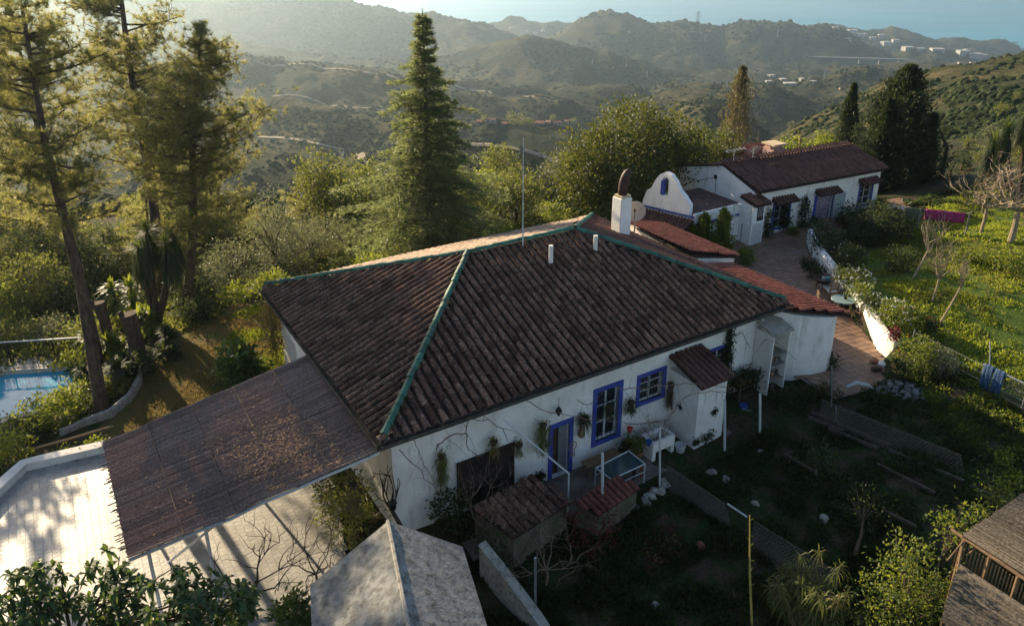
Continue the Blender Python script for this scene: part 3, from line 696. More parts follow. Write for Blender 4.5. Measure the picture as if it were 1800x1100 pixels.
# open white glazed shutter leaf
m = MB(); q = ON + NA * (wD[1] + .08) - NB * .06
wd_, z0_, z1_ = .95, wD[2] + .1, wD[3]
for a, b, c, d in ((0, .07, z0_, z1_), (wd_ - .07, wd_, z0_, z1_), (.07, wd_ - .07, z1_ - .08, z1_), (.07, wd_ - .07, z0_, z0_ + .08), (.07, wd_ - .07, (z0_ + z1_) / 2 - .04, (z0_ + z1_) / 2 + .04)):
    box2(m, q + NA * a, NA, -NB, b - a, .05, c, d)
dl = m.obj('door_leaf', metal_w, h2); m = MB(); box2(m, q + NA * .07 - NB * .02, NA, NB, wd_ - .14, .01, z0_ + .08, z1_ - .08); m.obj('pane', mat('dusty_glass', (.25, .3, .3), (.32, .37, .36), 3, .3, 0), dl)
# roof
m = MB(); ez = 3.35; ov = .12
E0 = NLc(-.1, 0, ez); E1 = NLc(NL, 0, ez); T0 = NLc(-.1, RV, rz2); T1 = NLc(NL, RV, rz2); G0 = NLc(-.1, 2 * RV, ez); G1 = NLc(NL, 2 * RV, ez)
m.add([E0, E1, T1, T0, G0, G1] + [p - ZUP * .12 for p in (E0, E1, T1, T0, G0, G1)], [(0, 1, 2, 3), (3, 2, 5, 4), (6, 9, 8, 7), (9, 10, 11, 8), (0, 3, 9, 6), (3, 4, 10, 9), (1, 7, 8, 2), (2, 8, 11, 5), (0, 6, 7, 1), (4, 5, 11, 10)])
rf2 = m.obj('roof', channel, h2); vv = (T0 - E0); SL2 = vv.length; vv.normalize(); nn = NA.cross(vv)
lay_tiles(rf2, [(E0 - vv * .05, NA, vv, nn, NL + .1, SL2, .25, .56, lambda x: (0, SL2 + .1), .03)], *barrel(.112, .092, .62, .03, 4, .7), tile_two, mat('brown_roof_tile_b', (.065, .034, .028), (.125, .062, .05), 6, .9, .4, island=.2, spots=(.22, .17, .14), spot_scale=18, spot_th=(.6, .72), spec=.15), 'roof_tile', 300)
vb = (T0 - G0).normalized()
lay_tiles(rf2, [(G1 - vb * .05, -NA, vb, (-NA).cross(vb), NL + .1, SL2, .24, .37, lambda x: (0, SL2 + .1), .0)], *barrel(.105, .085, .42, .018, 4, .75), tile_two, MATS['brown_roof_tile_b'], 'roof_tile', 0)
cap_line(rf2, T0 + ZUP * .02, T1 + ZUP * .02, 'ridge_tile', tile_two, .12)
# little tiled awnings over the openings
for wq in (wA, wD, wC):
    a = ON + NA * (wq[0] - .3) - NB * .45 + ZUP * (wq[3] + .12); b = ON + NA * (wq[1] + .3) - NB * .45 + ZUP * (wq[3] + .12)
    quad_roof(h2, a, b, a + NB * .45 + ZUP * .22, b + NB * .45 + ZUP * .22, tile_two, tile_two, None, .2, .3, 20, name='awning', th=.04, tileargs=(.09, .075, .34, .016, 5, .8))
# gable end wing: white gable with lower eave to the left
g0 = NLc(-.12, RV, rz2); gl = ridge_at(1248, 297, 2 * RV + 1)
m = MB(); q1 = NLc(-.14, NV, 2.5); q2 = NLc(-.14, NV, 3.3); q3 = NLc(-.14, RV, rz2 - .05); q4 = NLc(-.14, 2 * RV + 1.1, 3.15); q5 = NLc(-.14, 2 * RV + 1.1, 1.8)
m.hull4([q1, q2, q3, q4, q5], None, NA * .1); m.obj('gable_wall', white_b, h2)
m = MB(); m.hull4([NLc(-.3, RV, rz2 + .02), NLc(-.3, 2 * RV + 1.2, 3.2), NLc(-.3, 2 * RV + 1.2, 3.28), NLc(-.3, RV, rz2 + .1)], None, NA * .35); m.obj('barge_board', tile_two, h2)
m = MB(); qq = NLc(-.16, RV + .3, rz2 - .75); box2(m, qq, -NA, NB, .03, .22, rz2 - .9, rz2 - .68); m.obj('vent', metal_d, h2)
m = MB(); m.tube([NLc(-.18, RV + .35, rz2 - .9), NLc(-.18, RV + .3, rz2 - 1.9)], .012, 4); m.tube([NLc(-.18, RV + .4, rz2 - .8), NLc(-.18, 2 * RV, 2.4)], .01, 4); m.obj('cable', metal_d, h2)
# flat roofed wing with shaped parapet and arch
fl = empty('flat_roofed_wing', P(1240, 380, 2.9), NANG, 'flat brown-roofed white wing with a bell-shaped parapet pierced by a blue arch', 'annex')
fz = 2.35
c1 = P(1340, 350, fz + .25); c2 = P(1222, 378, fz + .25); c3 = P(1150, 372, fz); c4 = P(1252, 326, fz)
c3 = c4 + (c2 - c1) * 1.0
base = [c1, c2, c3, c4]
m = MB(); m.prism([(q.x, q.y) for q in (c2, c1, c4, c3)], -.3, fz); m.obj('wall', white_b, fl)
cen = (c1 + c2 + c3 + c4) / 4; ins = [(q + (cen - q) * .035) for q in (c2, c1, c4, c3)]
m = MB(); m.prism([(q.x, q.y) for q in ins], fz + .004, fz + .06); m.obj('flat_roof', mat('brown_felt', (.075, .045, .042), (.12, .075, .07), 2.5, .9, .3, spots=(.16, .12, .11), spot_scale=3), fl)
m = MB(); d = (c1 - c2).normalized(); nrm = Vector((d.y, -d.x, 0)); box2(m, c2 + nrm * .01, d, -nrm, (c1 - c2).length, .16, fz, fz + .26); m.obj('parapet', white_b, fl)
m = MB(); box2(m, c2 + nrm * .03, d, -nrm, (c1 - c2).length * .98, .05, fz - .42, fz - .26); m.obj('blue_band', blue, fl)
# bell parapet: from P(1128,352) to P(1212,378)
s0 = P(1128, 356, 2.35); s1 = c2; sd_ = (s1 - s0); sl3 = sd_.length; sd_.normalize(); sn = Vector((sd_.y, -sd_.x, 0))
if sn.y > 0: sn = -sn
prof = []
for px, py in [(1128, 385), (1130, 352), (1137, 335), (1145, 331), (1152, 318), (1160, 309), (1170, 306), (1180, 312), (1188, 325), (1194, 340), (1203, 352), (1212, 368)]:
    t, z = plane_hit(px, py, (s0.x, s0.y), (sd_.x, sd_.y)); prof.append((t, z))
prof += [(prof[-1][0], 0.3), (prof[0][0], .3)]
at0, az0 = plane_hit(1162, 345, (s0.x, s0.y), (sd_.x, sd_.y)); at1, _ = plane_hit(1174, 345, (s0.x, s0.y), (sd_.x, sd_.y)); _, az1 = plane_hit(1168, 322, (s0.x, s0.y), (sd_.x, sd_.y))
import mathutils.geometry as mg
arch = [(at0, az0), (at1, az0), (at1, az1)] + [((at0 + at1) / 2 + (at1 - at0) / 2 * math.cos(a), az1 + (at1 - at0) / 2 * math.sin(a)) for a in np.linspace(.3, math.pi - .3, 6)] + [(at0, az1)]
loops = [[Vector((a, b, 0)) for a, b in prof], [Vector((a, b, 0)) for a, b in arch]]
tri = mg.tessellate_polygon(loops); flat = [p for lp in loops for p in lp]
def w3(p, dd): return s0 * 1 + sd_ * p.x + Vector((0, 0, p.y - s0.z)) - sn * dd
V = [w3(p, 0) for p in flat] + [w3(p, .28) for p in flat]; n_ = len(flat); F = []
for t in tri: F += [tuple(t), tuple(i + n_ for i in t[::-1])]
o_ = 0
for lp in loops:
    k = len(lp)
    for i in range(k): F.append((o_ + i, o_ + (i + 1) % k, n_ + o_ + (i + 1) % k, n_ + o_ + i))
    o_ += k
m = MB(); m.add(V, F); bp_ = m.obj('bell_parapet', white_b, fl)
m = MB()
for a, b in ((at0 - .05, at0 + .03),): m.hull4([w3(Vector((a, az0, 0)), -.02), w3(Vector((b + .12, az0, 0)), -.02), w3(Vector((b + .12, az1 + .1, 0)), -.02), w3(Vector((a, az1, 0)), -.02)], None, -sn * .2)
m.obj('arch_reveal', blue, bp_)
# tiled canopy below the parapet
a = s0 + sn * 1.3 + ZUP * (-.95); b = s0 + sd_ * sl3 + sn * 1.3 + ZUP * (-.95)
quad_roof(fl, a + ZUP * .0, b, s0 + sn * .05 + ZUP * -.35, s0 + sd_ * sl3 + sn * .05 + ZUP * -.35, tile_two, tile_two, None, .22, .34, 60, name='canopy', tileargs=(.095, .08, .4, .018, 5, .8))
m = MB(); m.hull4([s0 + sn * .02 - ZUP * .1, s0 + sd_ * sl3 + sn * .02 - ZUP * .1, s0 + sd_ * sl3 + sn * .02 - ZUP * .2, s0 + sn * .02 - ZUP * .2], None, sn * .05); m.obj('blue_band', blue, fl)
# corner turret with louvred panel and little roof
tq0 = nfw(1316, 435, -.2); tt = NLc(-1.6, -.55)
tu = empty('porch_closet', P(1328, 432, .3), NANG, 'slim white louvred closet with tiny tiled cap at the corner of the farther house', 'closet')
tp = P(1316, 436, .3); te = P(1346, 428, .3); td = (te - tp); tl = .95; td.normalize(); tn = Vector((td.y, -td.x, 0))
m = MB(); box2(m, tp, td, -tn, tl, .9, 0, 2.75); m.obj('wall', white_b, tu)
for k in range(14):
    m = MB(); z = .45 + k * .09; box2(m, tp + td * .1 + tn * .03, td, -tn, tl - .2, .03, z, z + .06); m.obj('louvre', metal_w, tu)
m = MB(); box2(m, tp + td * .35 + tn * .02, td, -tn, .5, .05, 1.8, 2.6); gw = m.obj('window', glass_d, tu)
for k in range(4):
    m = MB(); q = tp + td * (.42 + k * .12) + tn * .06; m.tube([q + ZUP * 1.75, q + ZUP * 2.65], .016, 5); m.obj('grille_bar', metal_w, gw)
a = tp - td * .15 + tn * .3 + ZUP * 2.5; b = tp + td * (tl + .15) + tn * .3 + ZUP * 2.5
quad_roof(tu, a, b, a - tn * 1.2 + ZUP * .3, b - tn * 1.2 + ZUP * .3, tile_two, tile_two, None, .2, .3, 40, name='roof', tileargs=(.09, .075, .34, .016, 5, .8))
# pink chimney and red roof behind, tv antennas
pc = empty('roof_chimney', PY(1356, 262, NLc(0, RV + 2).y + 3), NANG, 'pink rendered chimney with flat slab cap behind the brown ridge', 'chimney')
q = PY(1355, 300, 48.5); m = MB(); m.box((q.x, q.y, q.z + .4), (.95, .95, 2.4), NANG); m.obj('stack', pink_wall, pc); zt = q.z + 1.6
for dx in (-.35, .35):
    for dy in (-.35, .35):
        m = MB(); m.box((q.x + dx, q.y + dy, zt + .1), (.12, .12, .2), NANG); m.obj('foot', pink_wall, pc)
m = MB(); m.box((q.x, q.y, zt + .25), (1.15, 1.15, .1), NANG); m.obj('cap', cream, pc)
br = empty('rear_wing', PY(1310, 300, 49), NANG, 'low rear wing whose red tiled roof just shows behind the brown ridge', 'annex')
q0 = PY(1290, 292, 49.5); q1 = PY(1395, 278, 53)
m = MB(); d = (q1 - q0); d.z = 0; Lr = d.length; d.normalize(); nb_ = Vector((-d.y, d.x, 0)); box2(m, q0 - ZUP * q0.z, d, nb_, Lr, 3.5, -2, q0.z - .3); m.obj('wall', pink_wall, br)
quad_roof(br, q0 - ZUP * .3, q0 + d * Lr - ZUP * .3, q0 + nb_ * 2 + ZUP * .55, q0 + d * Lr + nb_ * 2 + ZUP * .55, tile_red, tile_red_i, None, .24, .37, 80)
q = PY(1404, 268, 50); m = MB(); m.tube([(q.x, q.y, q.z - 1), (q.x, q.y, q.z + .9)], .05, 6); m.box((q.x, q.y, q.z + .92), (.18, .18, .12)); tag(m.obj('flue_pipe', wood_m), 'thin flue pipe sticking up behind the brown ridge', 'pipe')
def yagi(q, h, lab, el=6, ang=.3):
    e_ = empty('tv_antenna', q, 0, lab, 'antenna', 'tv antennas on the second house')
    m = MB(); m.tube([q, q + ZUP * h], .018, 5); m.obj('mast', metal_w, e_)
    a = Vector((math.cos(ang), math.sin(ang), .12)); s_ = Vector((-math.sin(ang), math.cos(ang), 0)); m = MB(); c = q + ZUP * h
    m.tube([c - a * .5, c + a * .6], .012, 4)
    for k in range(el):
        p = c - a * .5 + a * (1.1 * k / (el - 1)); l_ = .35 - .02 * k; m.tube([p - s_ * l_, p + s_ * l_], .008, 4)
        m.tube([p - ZUP * .12, p + ZUP * .12], .006, 4)
    m.obj('aerial', metal_w, e_)
yagi(NLc(.7, RV, rz2 + .05), .75, 'tv aerial on the ridge left of the pink chimney', ang=.2)
yagi(NLc(2.2, RV, rz2 + .05), .6, 'small tv aerial leaning beside the pink chimney', 5, .9)
# wall lantern
def lantern(q, nrm, lab, cat='lantern'):
    e_ = empty('wall_lantern', q, 0, lab, cat, 'black wall lanterns'); m = MB(); m.tube([q, q + nrm * .14 + ZUP * .12, q + nrm * .25 + ZUP * .02], .014, 5); m.obj('bracket', metal_d, e_)
    c = q + nrm * .25 - ZUP * .05; m = MB(); m.lathe(c, [(.045, -.26), (.09, -.2), (.105, -.02), (.14, .0), (.07, .09), (.015, .14)], 6); m.obj('lamp_body', metal_d, e_)
    m = MB(); m.lathe(c, [(.07, -.19), (.093, -.04)], 6); m.obj('glass', pale_cloth, e_)
u_, z_ = nfw(1412, 346); lantern(ON + NA * u_ + ZUP * z_, -NB, 'black lantern on the far white wall between window and door')
u_, z_ = fw(677, 822); lantern(HLc(.38, .25 , 1.0) , (-HA - HB).normalized(), 'black lantern on the near corner of the main house under the gutter')
# ================================================================ PAVED SURFACES
def slab_mesh(dx, dy, h=.04, bev=.003):
    x, y = dx / 2, dy / 2; V = []
    for z, k in ((-h, 0), (-bev, 0), (0, bev)):
        V += [(-x + k, -y + k, z), (x - k, -y + k, z), (x - k, y - k, z), (-x + k, y - k, z)]
    F = []
    for a in (0, 4):
        for i in range(4): F.append((a + i, a + (i + 1) % 4, a + 4 + (i + 1) % 4, a + 4 + i))
    F.append((8, 9, 10, 11)); return np.array(V), np.array(F)
def lay_slabs(part, pts, ang, dims, mo, ms, name, maxn=300, stuffname='far_slabs', tilt=.004, dz=.003):
    tv, tf = slab_mesh(*dims); me = npmesh(name, tv, tf, mo); L = []
    for p in pts:
        D = p.y * ct + (CAM_H - p.z) * st; px, py = proj(*p) if D > 1 else (-999, -999)
        L.append(((1 / D if -10 < px < 1810 and -10 < py < 1110 else 0), p))
    L.sort(key=lambda q: -q[0]); VV = []; FF = []
    for i, (s, p) in enumerate(L):
        M = Matrix.Translation(p + ZUP * random.uniform(0, dz)) @ Matrix.Rotation(ang + random.gauss(0, .01), 4, 'Z') @ Matrix.Rotation(random.gauss(0, tilt), 4, 'X') @ Matrix.Rotation(random.gauss(0, tilt), 4, 'Y')
        if i < maxn: o = link(name, me, part); o.matrix_basis = M
        else:
            A_ = np.array(M); VV.append(tv @ A_[:3, :3].T + A_[:3, 3]); FF.append(tf + (i - maxn) * len(tv))
    if VV: link(stuffname, npmesh(stuffname, np.concatenate(VV), np.concatenate(FF), ms), part, kind='stuff')
pav = mat('pale_paver', (.23, .22, .205), (.37, .355, .33), 1.2, .42, .5, .008, obj_random=.16, spots=(.15, .13, .10), spot_scale=9, spot_th=(.58, .75), spec=.6)
pav_i = mat('pale_paver_b', (.23, .22, .205), (.37, .355, .33), 1.2, .42, .5, .008, island=.16, spots=(.15, .13, .10), spot_scale=9, spot_th=(.58, .75), spec=.6)
grout = mat('grout', (.15, .135, .115), (.24, .21, .18), 8, .9, .3)
ter = mat('terracotta_paving', (.19, .115, .075), (.28, .175, .12), 3, .6, .2, .005, obj_random=.16, spots=(.14, .07, .045), spot_scale=6, spot_th=(.56, .75), spec=.35)
ter_i = mat('terracotta_paving_b', (.19, .115, .075), (.28, .175, .12), 3, .6, .2, .005, island=.16, spots=(.14, .07, .045), spot_scale=6, spot_th=(.56, .75), spec=.35)
m = MB(); m.prism([(q.x, q.y) for q in DRIVE], -.64, -.482); drv = m.obj('driveway', grout, kind='structure')
pts = []
dpx = np.array([[q.x, q.y] for q in DRIVE]); o_ = Vector((-9, 16, -.468)); nrow = 0
uv = [((Vector((q.x, q.y, 0)) - Vector((o_.x, o_.y, 0))).dot(HA), (Vector((q.x, q.y, 0)) - Vector((o_.x, o_.y, 0))).dot(HB)) for q in DRIVE]
u0, u1 = min(a for a, b in uv), max(a for a, b in uv); v0, v1 = min(b for a, b in uv), max(b for a, b in uv)
c = 0; u = u0
while u < u1:
    v = v0 + (c % 2) * .09
    while v < v1:
        p = o_ + HA * u + HB * v
        if in_poly(np.array([p.x]), np.array([p.y]), DRIVE)[0]: pts.append(p)
        v += .182
    u += .212; c += 1
lay_slabs(drv, pts, HANG, (.2095, .1795, .04), pav, pav_i, 'paver', 300, 'far_pavers')
# terrace of terracotta tiles
ya = math.radians(20); yu = Vector((math.cos(ya), math.sin(ya), 0)); yv = Vector((-yu.y, yu.x, 0))
gy_ = np.arange(24, 50, .6); cells = []
V = []; F = []
for p in YARD: pass
xs = np.arange(8, 27, .45); ys = np.arange(23, 49, .45); XX, YY2 = np.meshgrid(xs, ys, indexing='ij')
inn = in_poly(XX, YY2, YARD)
loopc = [(q.x, q.y, float(yard_z(q.y)) - .03) for q in YARD]
tri = mg.tessellate_polygon([[Vector(q) for q in loopc]]); m = MB(); m.add(loopc, [t if True else t for t in tri])
me_ = m.mesh('terrace', grout); yard = link('terrace', me_, kind='structure')
pts = []; o_ = Vector((14, 30, 0))
for i in range(-60, 60):
    for j in range(-70, 70):
        p = o_ + yu * (i * .31) + yv * (j * .31)
        if in_poly(np.array([p.x]), np.array([p.y]), YARD)[0]:
            u_, v_ = (p - _P1).dot(HA), (p - _P1).dot(HB)
            if u_ < 18.6 and v_ > -.5 and v_ < 10: continue
            p.z = float(yard_z(p.y)) + .015; pts.append(p)
lay_slabs(yard, pts, ya, (.298, .298, .035), ter, ter_i, 'paving_tile', 300, 'far_paving_tiles')
# ================================================================ LOW WALLS
def strip_wall(name, path, w_, h0, h1, m_, lab, cat='wall', zf=None, sub=.4, top_j=.02, group=None):
    """free standing wall along a path of points (x,y); w_ thickness to the right-hand side"""
    pts = []
    for a, b in zip(path[:-1], path[1:]):
        n = max(1, int((Vector(b[:2]) - Vector(a[:2])).length / sub))
        for i in range(n): pts.append(Vector(a) + (Vector(b) - Vector(a)) * (i / n))
    pts.append(Vector(path[-1])); V = []; F = []
    for i, p in enumerate(pts):
        d = (pts[min(i + 1, len(pts) - 1)] - pts[max(i - 1, 0)]); d.z = 0; d.normalize(); s_ = Vector((d.y, -d.x, 0)); k = i / (len(pts) - 1)
        h = h0 + (h1 - h0) * k + random.uniform(-top_j, top_j); b = p - ZUP * .4; jj = random.uniform(-top_j, top_j)
        V += [b, b + s_ * w_, p + s_ * (w_ + jj) + ZUP * (h - .05), p + s_ * (w_ - .04) + ZUP * h, p + s_ * .04 + ZUP * h, p + s_ * jj + ZUP * (h - .05)]
    for i in range(len(pts) - 1):
        for k in range(6): F.append((i * 6 + k, i * 6 + (k + 1) % 6, (i + 1) * 6 + (k + 1) % 6, (i + 1) * 6 + k))
    F += [tuple(range(6))[::-1], tuple((len(pts) - 1) * 6 + k for k in range(6))]
    m = MB(); m.add(V, F); return m.obj(name, m_, None, label=lab, cat=cat, group=group)
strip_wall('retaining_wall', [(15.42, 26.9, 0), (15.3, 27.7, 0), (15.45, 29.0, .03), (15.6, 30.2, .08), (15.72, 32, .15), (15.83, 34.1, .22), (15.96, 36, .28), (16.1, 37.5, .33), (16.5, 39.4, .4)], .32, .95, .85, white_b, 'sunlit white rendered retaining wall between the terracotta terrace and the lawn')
strip_wall('driveway_parapet', [tuple(P(-40, 925, -.5)), tuple(P(0, 876, -.5)), tuple(P(48, 829, -.5)), tuple(P(186, 797, -.5))], -.3, .32, .32, white, 'low white parapet edging the paved driveway at the left', top_j=.008)
strip_wall('garden_kerb', [tuple(P(256, 632, -.42)), tuple(P(248, 665, -.45)), tuple(P(232, 695, -.5)), tuple(P(197, 724, -.55)), tuple(P(150, 742, -.65)), tuple(P(106, 762, -.75))], .18, .14, .12, concrete, 'weathered concrete kerb curving between the planting bed and the brown lawn', 'kerb', top_j=.012)
strip_wall('garden_wall', [tuple(P(843, 1000, -.9)), tuple(P(890, 1048, -1.05)), tuple(P(940, 1103, -1.2)), tuple(P(985, 1160, -1.3))], -.2, .9, .1, concrete, 'tapering pale concrete wall running down into the dark garden beside the grey-roofed hut', top_j=.01)
m = MB(); m.tube([P(60, 788, -.25), P(125, 770, -.22), P(200, 748, -.2)], .045, 7); tag(m.obj('handrail', wood_m), 'pale sunlit pole rail lying above the bed by the driveway parapet', 'rail')
# ================================================================ POOL
pool = [Vector((q.x, q.y, 0)) for q in POOL]
pm = mat('pool_tiles', (.10, .38, .55), (.14, .46, .64), 6, .4, 0)
wm, n, l, b, out = _base('pool_water')
b.inputs['Base Color'].default_value = (.035, .31, .46, 1); b.inputs['Roughness'].default_value = .04; b.inputs['IOR'].default_value = 1.33
_bump(n, l, b, _noise(n, l, 2.2, 3, .5, n.new('ShaderNodeNewGeometry').outputs['Position']), .08, .05)
m = MB(); m.prism([(q.x, q.y) for q in pool], -2.6, -1.32); link('pool_water', m.mesh('pool_water', wm), kind='structure')
m = MB(); n_ = len(pool); cen = sum(pool, Vector()) / n_; V = []; F = []
for q in pool:
    d = (q - cen).normalized(); V += [q + ZUP * -1.7, q + ZUP * -1.12, q + d * .42 + ZUP * -1.12, q + d * .42 + ZUP * -1.7]
for i in range(n_):
    for k in range(3): j = (i + 1) % n_; F.append((i * 4 + k, j * 4 + k, j * 4 + k + 1, i * 4 + k + 1))
m.add(V, F); tag(m.obj('pool_coping', mat('pool_stone', (.36, .31, .25), (.5, .44, .37), 5, .7, .2)), None, None, None, 'structure')
p0 = P(-150, 652, -1.12); p1 = P(142, 633, -1.12); d = (p1 - p0); d.z = 0; Lf = d.length; d.normalize()
m = MB(); box2(m, p0 - d * 1 + ZUP * 0 + Vector((0, -.35, 0)), d, Vector((-d.y, d.x, 0)), Lf + 1.2, .9, -1.6, -1.1); tag(m.obj('pool_deck', mat('pool_deck_stone', (.34, .29, .23), (.48, .42, .34), 3, .8, .2)), None, None, None, 'structure')
fe = empty('pool_fence', p0 + d * (Lf / 2), 0, 'dark iron railing with pale top rail along the far side of the swimming pool', 'fence')
fp = lambda s_, z: p0 + d * s_ + Vector((0, .25, 0)) + ZUP * z
m = MB(); m.tube([fp(0, .98), fp(Lf, .98)], .032, 6); m.obj('top_rail', metal_w, fe)
m = MB(); m.tube([fp(0, .14), fp(Lf, .14)], .018, 5); m.obj('bottom_rail', metal_d, fe)
k = 0; s_ = .05
while s_ < Lf:
    m = MB()
    if k % 14 == 0: m.tube([fp(s_, 0), fp(s_, .97)], .032, 6); m.obj('post', metal_d, fe)
    else: m.tube([fp(s_, .14), fp(s_, .97)], .009, 4); m.obj('bar', metal_d, fe)
    s_ += .13; k += 1
lad = empty('pool_ladder', P(48, 725, -1.2), 0, 'curved steel ladder handrails at the near edge of the pool', 'ladder')
for px in (43, 66):
    b_ = P(px, 732, -1.15); dd = Vector((.02, .55, 0)) * 1
    m = MB(); pts = [b_, b_ + ZUP * .35] + [b_ + dd * (.5 - .5 * math.cos(a)) * .9 + ZUP * (.35 + .3 * math.sin(a)) for a in np.linspace(.3, 2.8, 7)] + [b_ + dd * 1.0 + ZUP * -.1, b_ + dd * 1.0 + ZUP * -.5]
    m.tube(pts, .024, 7); m.obj('handrail', chrome, lad, True)
# ================================================================ CARPORT
CPc = [P(668, 790, 2.9), P(545, 620, 2.9), P(180, 775, 1.75), P(225, 980, 2.0)]
def cp(s, t, h=0):
    """s 0..1 from the house edge outwards, t 0..1 from the front edge back"""
    a = CPc[0] + (CPc[3] - CPc[0]) * s; b = CPc[1] + (CPc[2] - CPc[1]) * s; p = a + (b - a) * t
    return p + ZUP * (h + .05 * float(fbm(p.x * .7, p.y * .7, 3, 6)) * 2 - .06 * math.sin(math.pi * ((s * 4) % 1)) * .5 - .05 * math.sin(math.pi * t))
cpt = empty('carport', (cp(.5, .5).x, cp(.5, .5).y, -.5), HANG, 'sloping brown reed-matting carport roof over the paved driveway beside the main house', 'carport')
strips = 5
for k in range(strips):
    # each mat is a strip of reeds lying along the long axis, seams across
    a = k / strips; b = (k + 1) / strips; V = []; F = []
    n = 175
    for i in range(n):
        t = (i + .5) / n + random.gauss(0, .0012); wd = .55 / n * random.uniform(.8, 1.25)
        s0_ = a + random.uniform(-.004, .004); s1_ = b + random.uniform(-.006, .006) + (random.uniform(0, .03) if k == strips - 1 and random.random() < .3 else 0)
        hj = random.uniform(0, .012) + .012 * vn(np.array([i * .09]), np.array([k * 3.]))[0]; segs = 3; base = len(V)
        for q in range(segs + 1):
            s = s0_ + (s1_ - s0_) * q / segs; tt_ = t + random.gauss(0, .0009)
            V += [cp(s, tt_ - wd, .0), cp(s, tt_, .009 + hj), cp(s, tt_ + wd, .0)]
        for q in range(segs):
            o = base + q * 3; F += [(o, o + 3, o + 4, o + 1), (o + 1, o + 4, o + 5, o + 2)]
        if k: pass
    V = np.array([tuple(v) for v in V]); link('reed_mat', npmesh('reed_mat', V, np.array(F), reed), cpt)
m = MB(); g = 12; V = [cp(i / g, j / g, -.02) for i in range(g + 1) for j in range(g + 1)]
m.add(V, [(i * (g + 1) + j, (i + 1) * (g + 1) + j, (i + 1) * (g + 1) + j + 1, i * (g + 1) + j + 1) for i in range(g) for j in range(g)]); m.obj('underlay', wood_d, cpt)
for k in range(1, strips):
    m = MB(); m.tube([cp(k / strips, t, .012) for t in np.linspace(0, 1, 12)], .012, 4); m.obj('seam_cord', wood_d, cpt)
for t in (.01, .5, .99):
    m = MB(); m.tube([cp(x / 8, t, -.13) for x in range(9)], .045, 8); m.obj('beam', metal_w, cpt)
for s in (.05, .35, .65, .95):
    m = MB(); m.tube([cp(s, x / 8, -.08) for x in range(9)], .022, 6); m.obj('purlin', metal_g, cpt)
for s, t in ((.93, .02), (.93, .97), (.45, .97), (.72, .02)):
    p = cp(s, t, -.1); m = MB(); m.tube([p, Vector((p.x, p.y, -.5))], .045, 8); m.obj('post', metal_w, cpt)
p = cp(.66, .02, -.1); m = MB(); m.tube([p, P(296, 988, -.2)], .035, 7); m.obj('brace', metal_w, cpt)
# dry straw lying on the mats
V = []; F = []
for i in range(1700):
    s = min(max(random.gauss(.34, .15), .02), .95); t = min(max(random.gauss(.27, .17), .03), .97)
    if random.random() < .12: s = random.uniform(.02, .9); t = random.uniform(.03, .97)
    p = cp(s, t, .05 + random.uniform(0, .05)); a = random.uniform(0, 6.28); l_ = random.uniform(.05, .13); d = Vector((math.cos(a) * l_, math.sin(a) * l_, random.uniform(-.02, .06))); w_ = Vector((-math.sin(a), math.cos(a), 0)) * .006
    b = len(V); V += [p - w_, p + w_, p + d + w_, p + d - w_]; F.append((b, b + 1, b + 2, b + 3))
link('pine_straw', npmesh('pine_straw', np.array([tuple(v) for v in V]), np.array(F), straw_m), None, 'brown fallen pine needles and twigs drifted over the carport matting', 'straw', kind='stuff')
# ================================================================ GREY GABLED HUT ROOF (bottom centre)
hut = empty('stone_hut', P(700, 1040, -.6), -.2, 'small hut with lichen-stained grey gabled slab roof at the bottom edge', 'hut')
apx = P(682, 915, 3.0); rn = P(724, 1130, 3.0); rn = apx + (rn - apx) * 1.25
le, ln_ = P(545, 1028, 2.1), P(549, 1130, 2.1); ln_ = le + (ln_ - le) * 1.8
re_, rn2 = P(813, 960, 2.1), P(866, 1130, 2.1); rn2 = re_ + (rn2 - re_) * 1.3
def slab(nm, q, nx=14, ny=14, th=.07, amp_=.012):
    m = MB(); V = []
    for i in range(nx + 1):
        for j in range(ny + 1):
            a = q[0] + (q[1] - q[0]) * (i / nx); b = q[3] + (q[2] - q[3]) * (i / nx); p = a + (b - a) * (j / ny)
            V.append(p + ZUP * (amp_ * float(fbm(p.x * 2, p.y * 2, 3, 5)) * 2))
    m.add(V, [(i * (ny + 1) + j, (i + 1) * (ny + 1) + j, (i + 1) * (ny + 1) + j + 1, i * (ny + 1) + j + 1) for i in range(nx) for j in range(ny)])
    m.hull4([p - ZUP * .012 for p in q], None, ZUP * -th); return m
slabm = mat('lichen_slab', (.145, .15, .15), (.30, .30, .285), 1.2, .9, .8, .02, spots=(.065, .065, .06), spot_scale=5, spot_th=(.42, .7), detail=9, contrast=(.3, .7))
slab('roof_slab', [apx, le, ln_, rn]).obj('roof_slab', slabm, hut); slab('roof_slab', [apx, rn, rn2, re_]).obj('roof_slab', slabm, hut)
m = MB(); m.tube([apx + ZUP * .0, rn + ZUP * .0], .05, 6); m.obj('ridge', concrete, hut)
m = MB(); cc = (le + re_ + ln_ + rn2) / 4; q = [x + (cc - x) * .1 for x in (le, re_, rn2, ln_)]; m.prism([(x.x, x.y) for x in q], -1.6, [2.0, 2.0, 2.0, 2.0]); m.hull4([q[0] * 1, q[1] * 1, apx + (cc - apx) * .08 - ZUP * .12], None, Vector((0, -.1, 0))); m.obj('wall', concrete, hut)
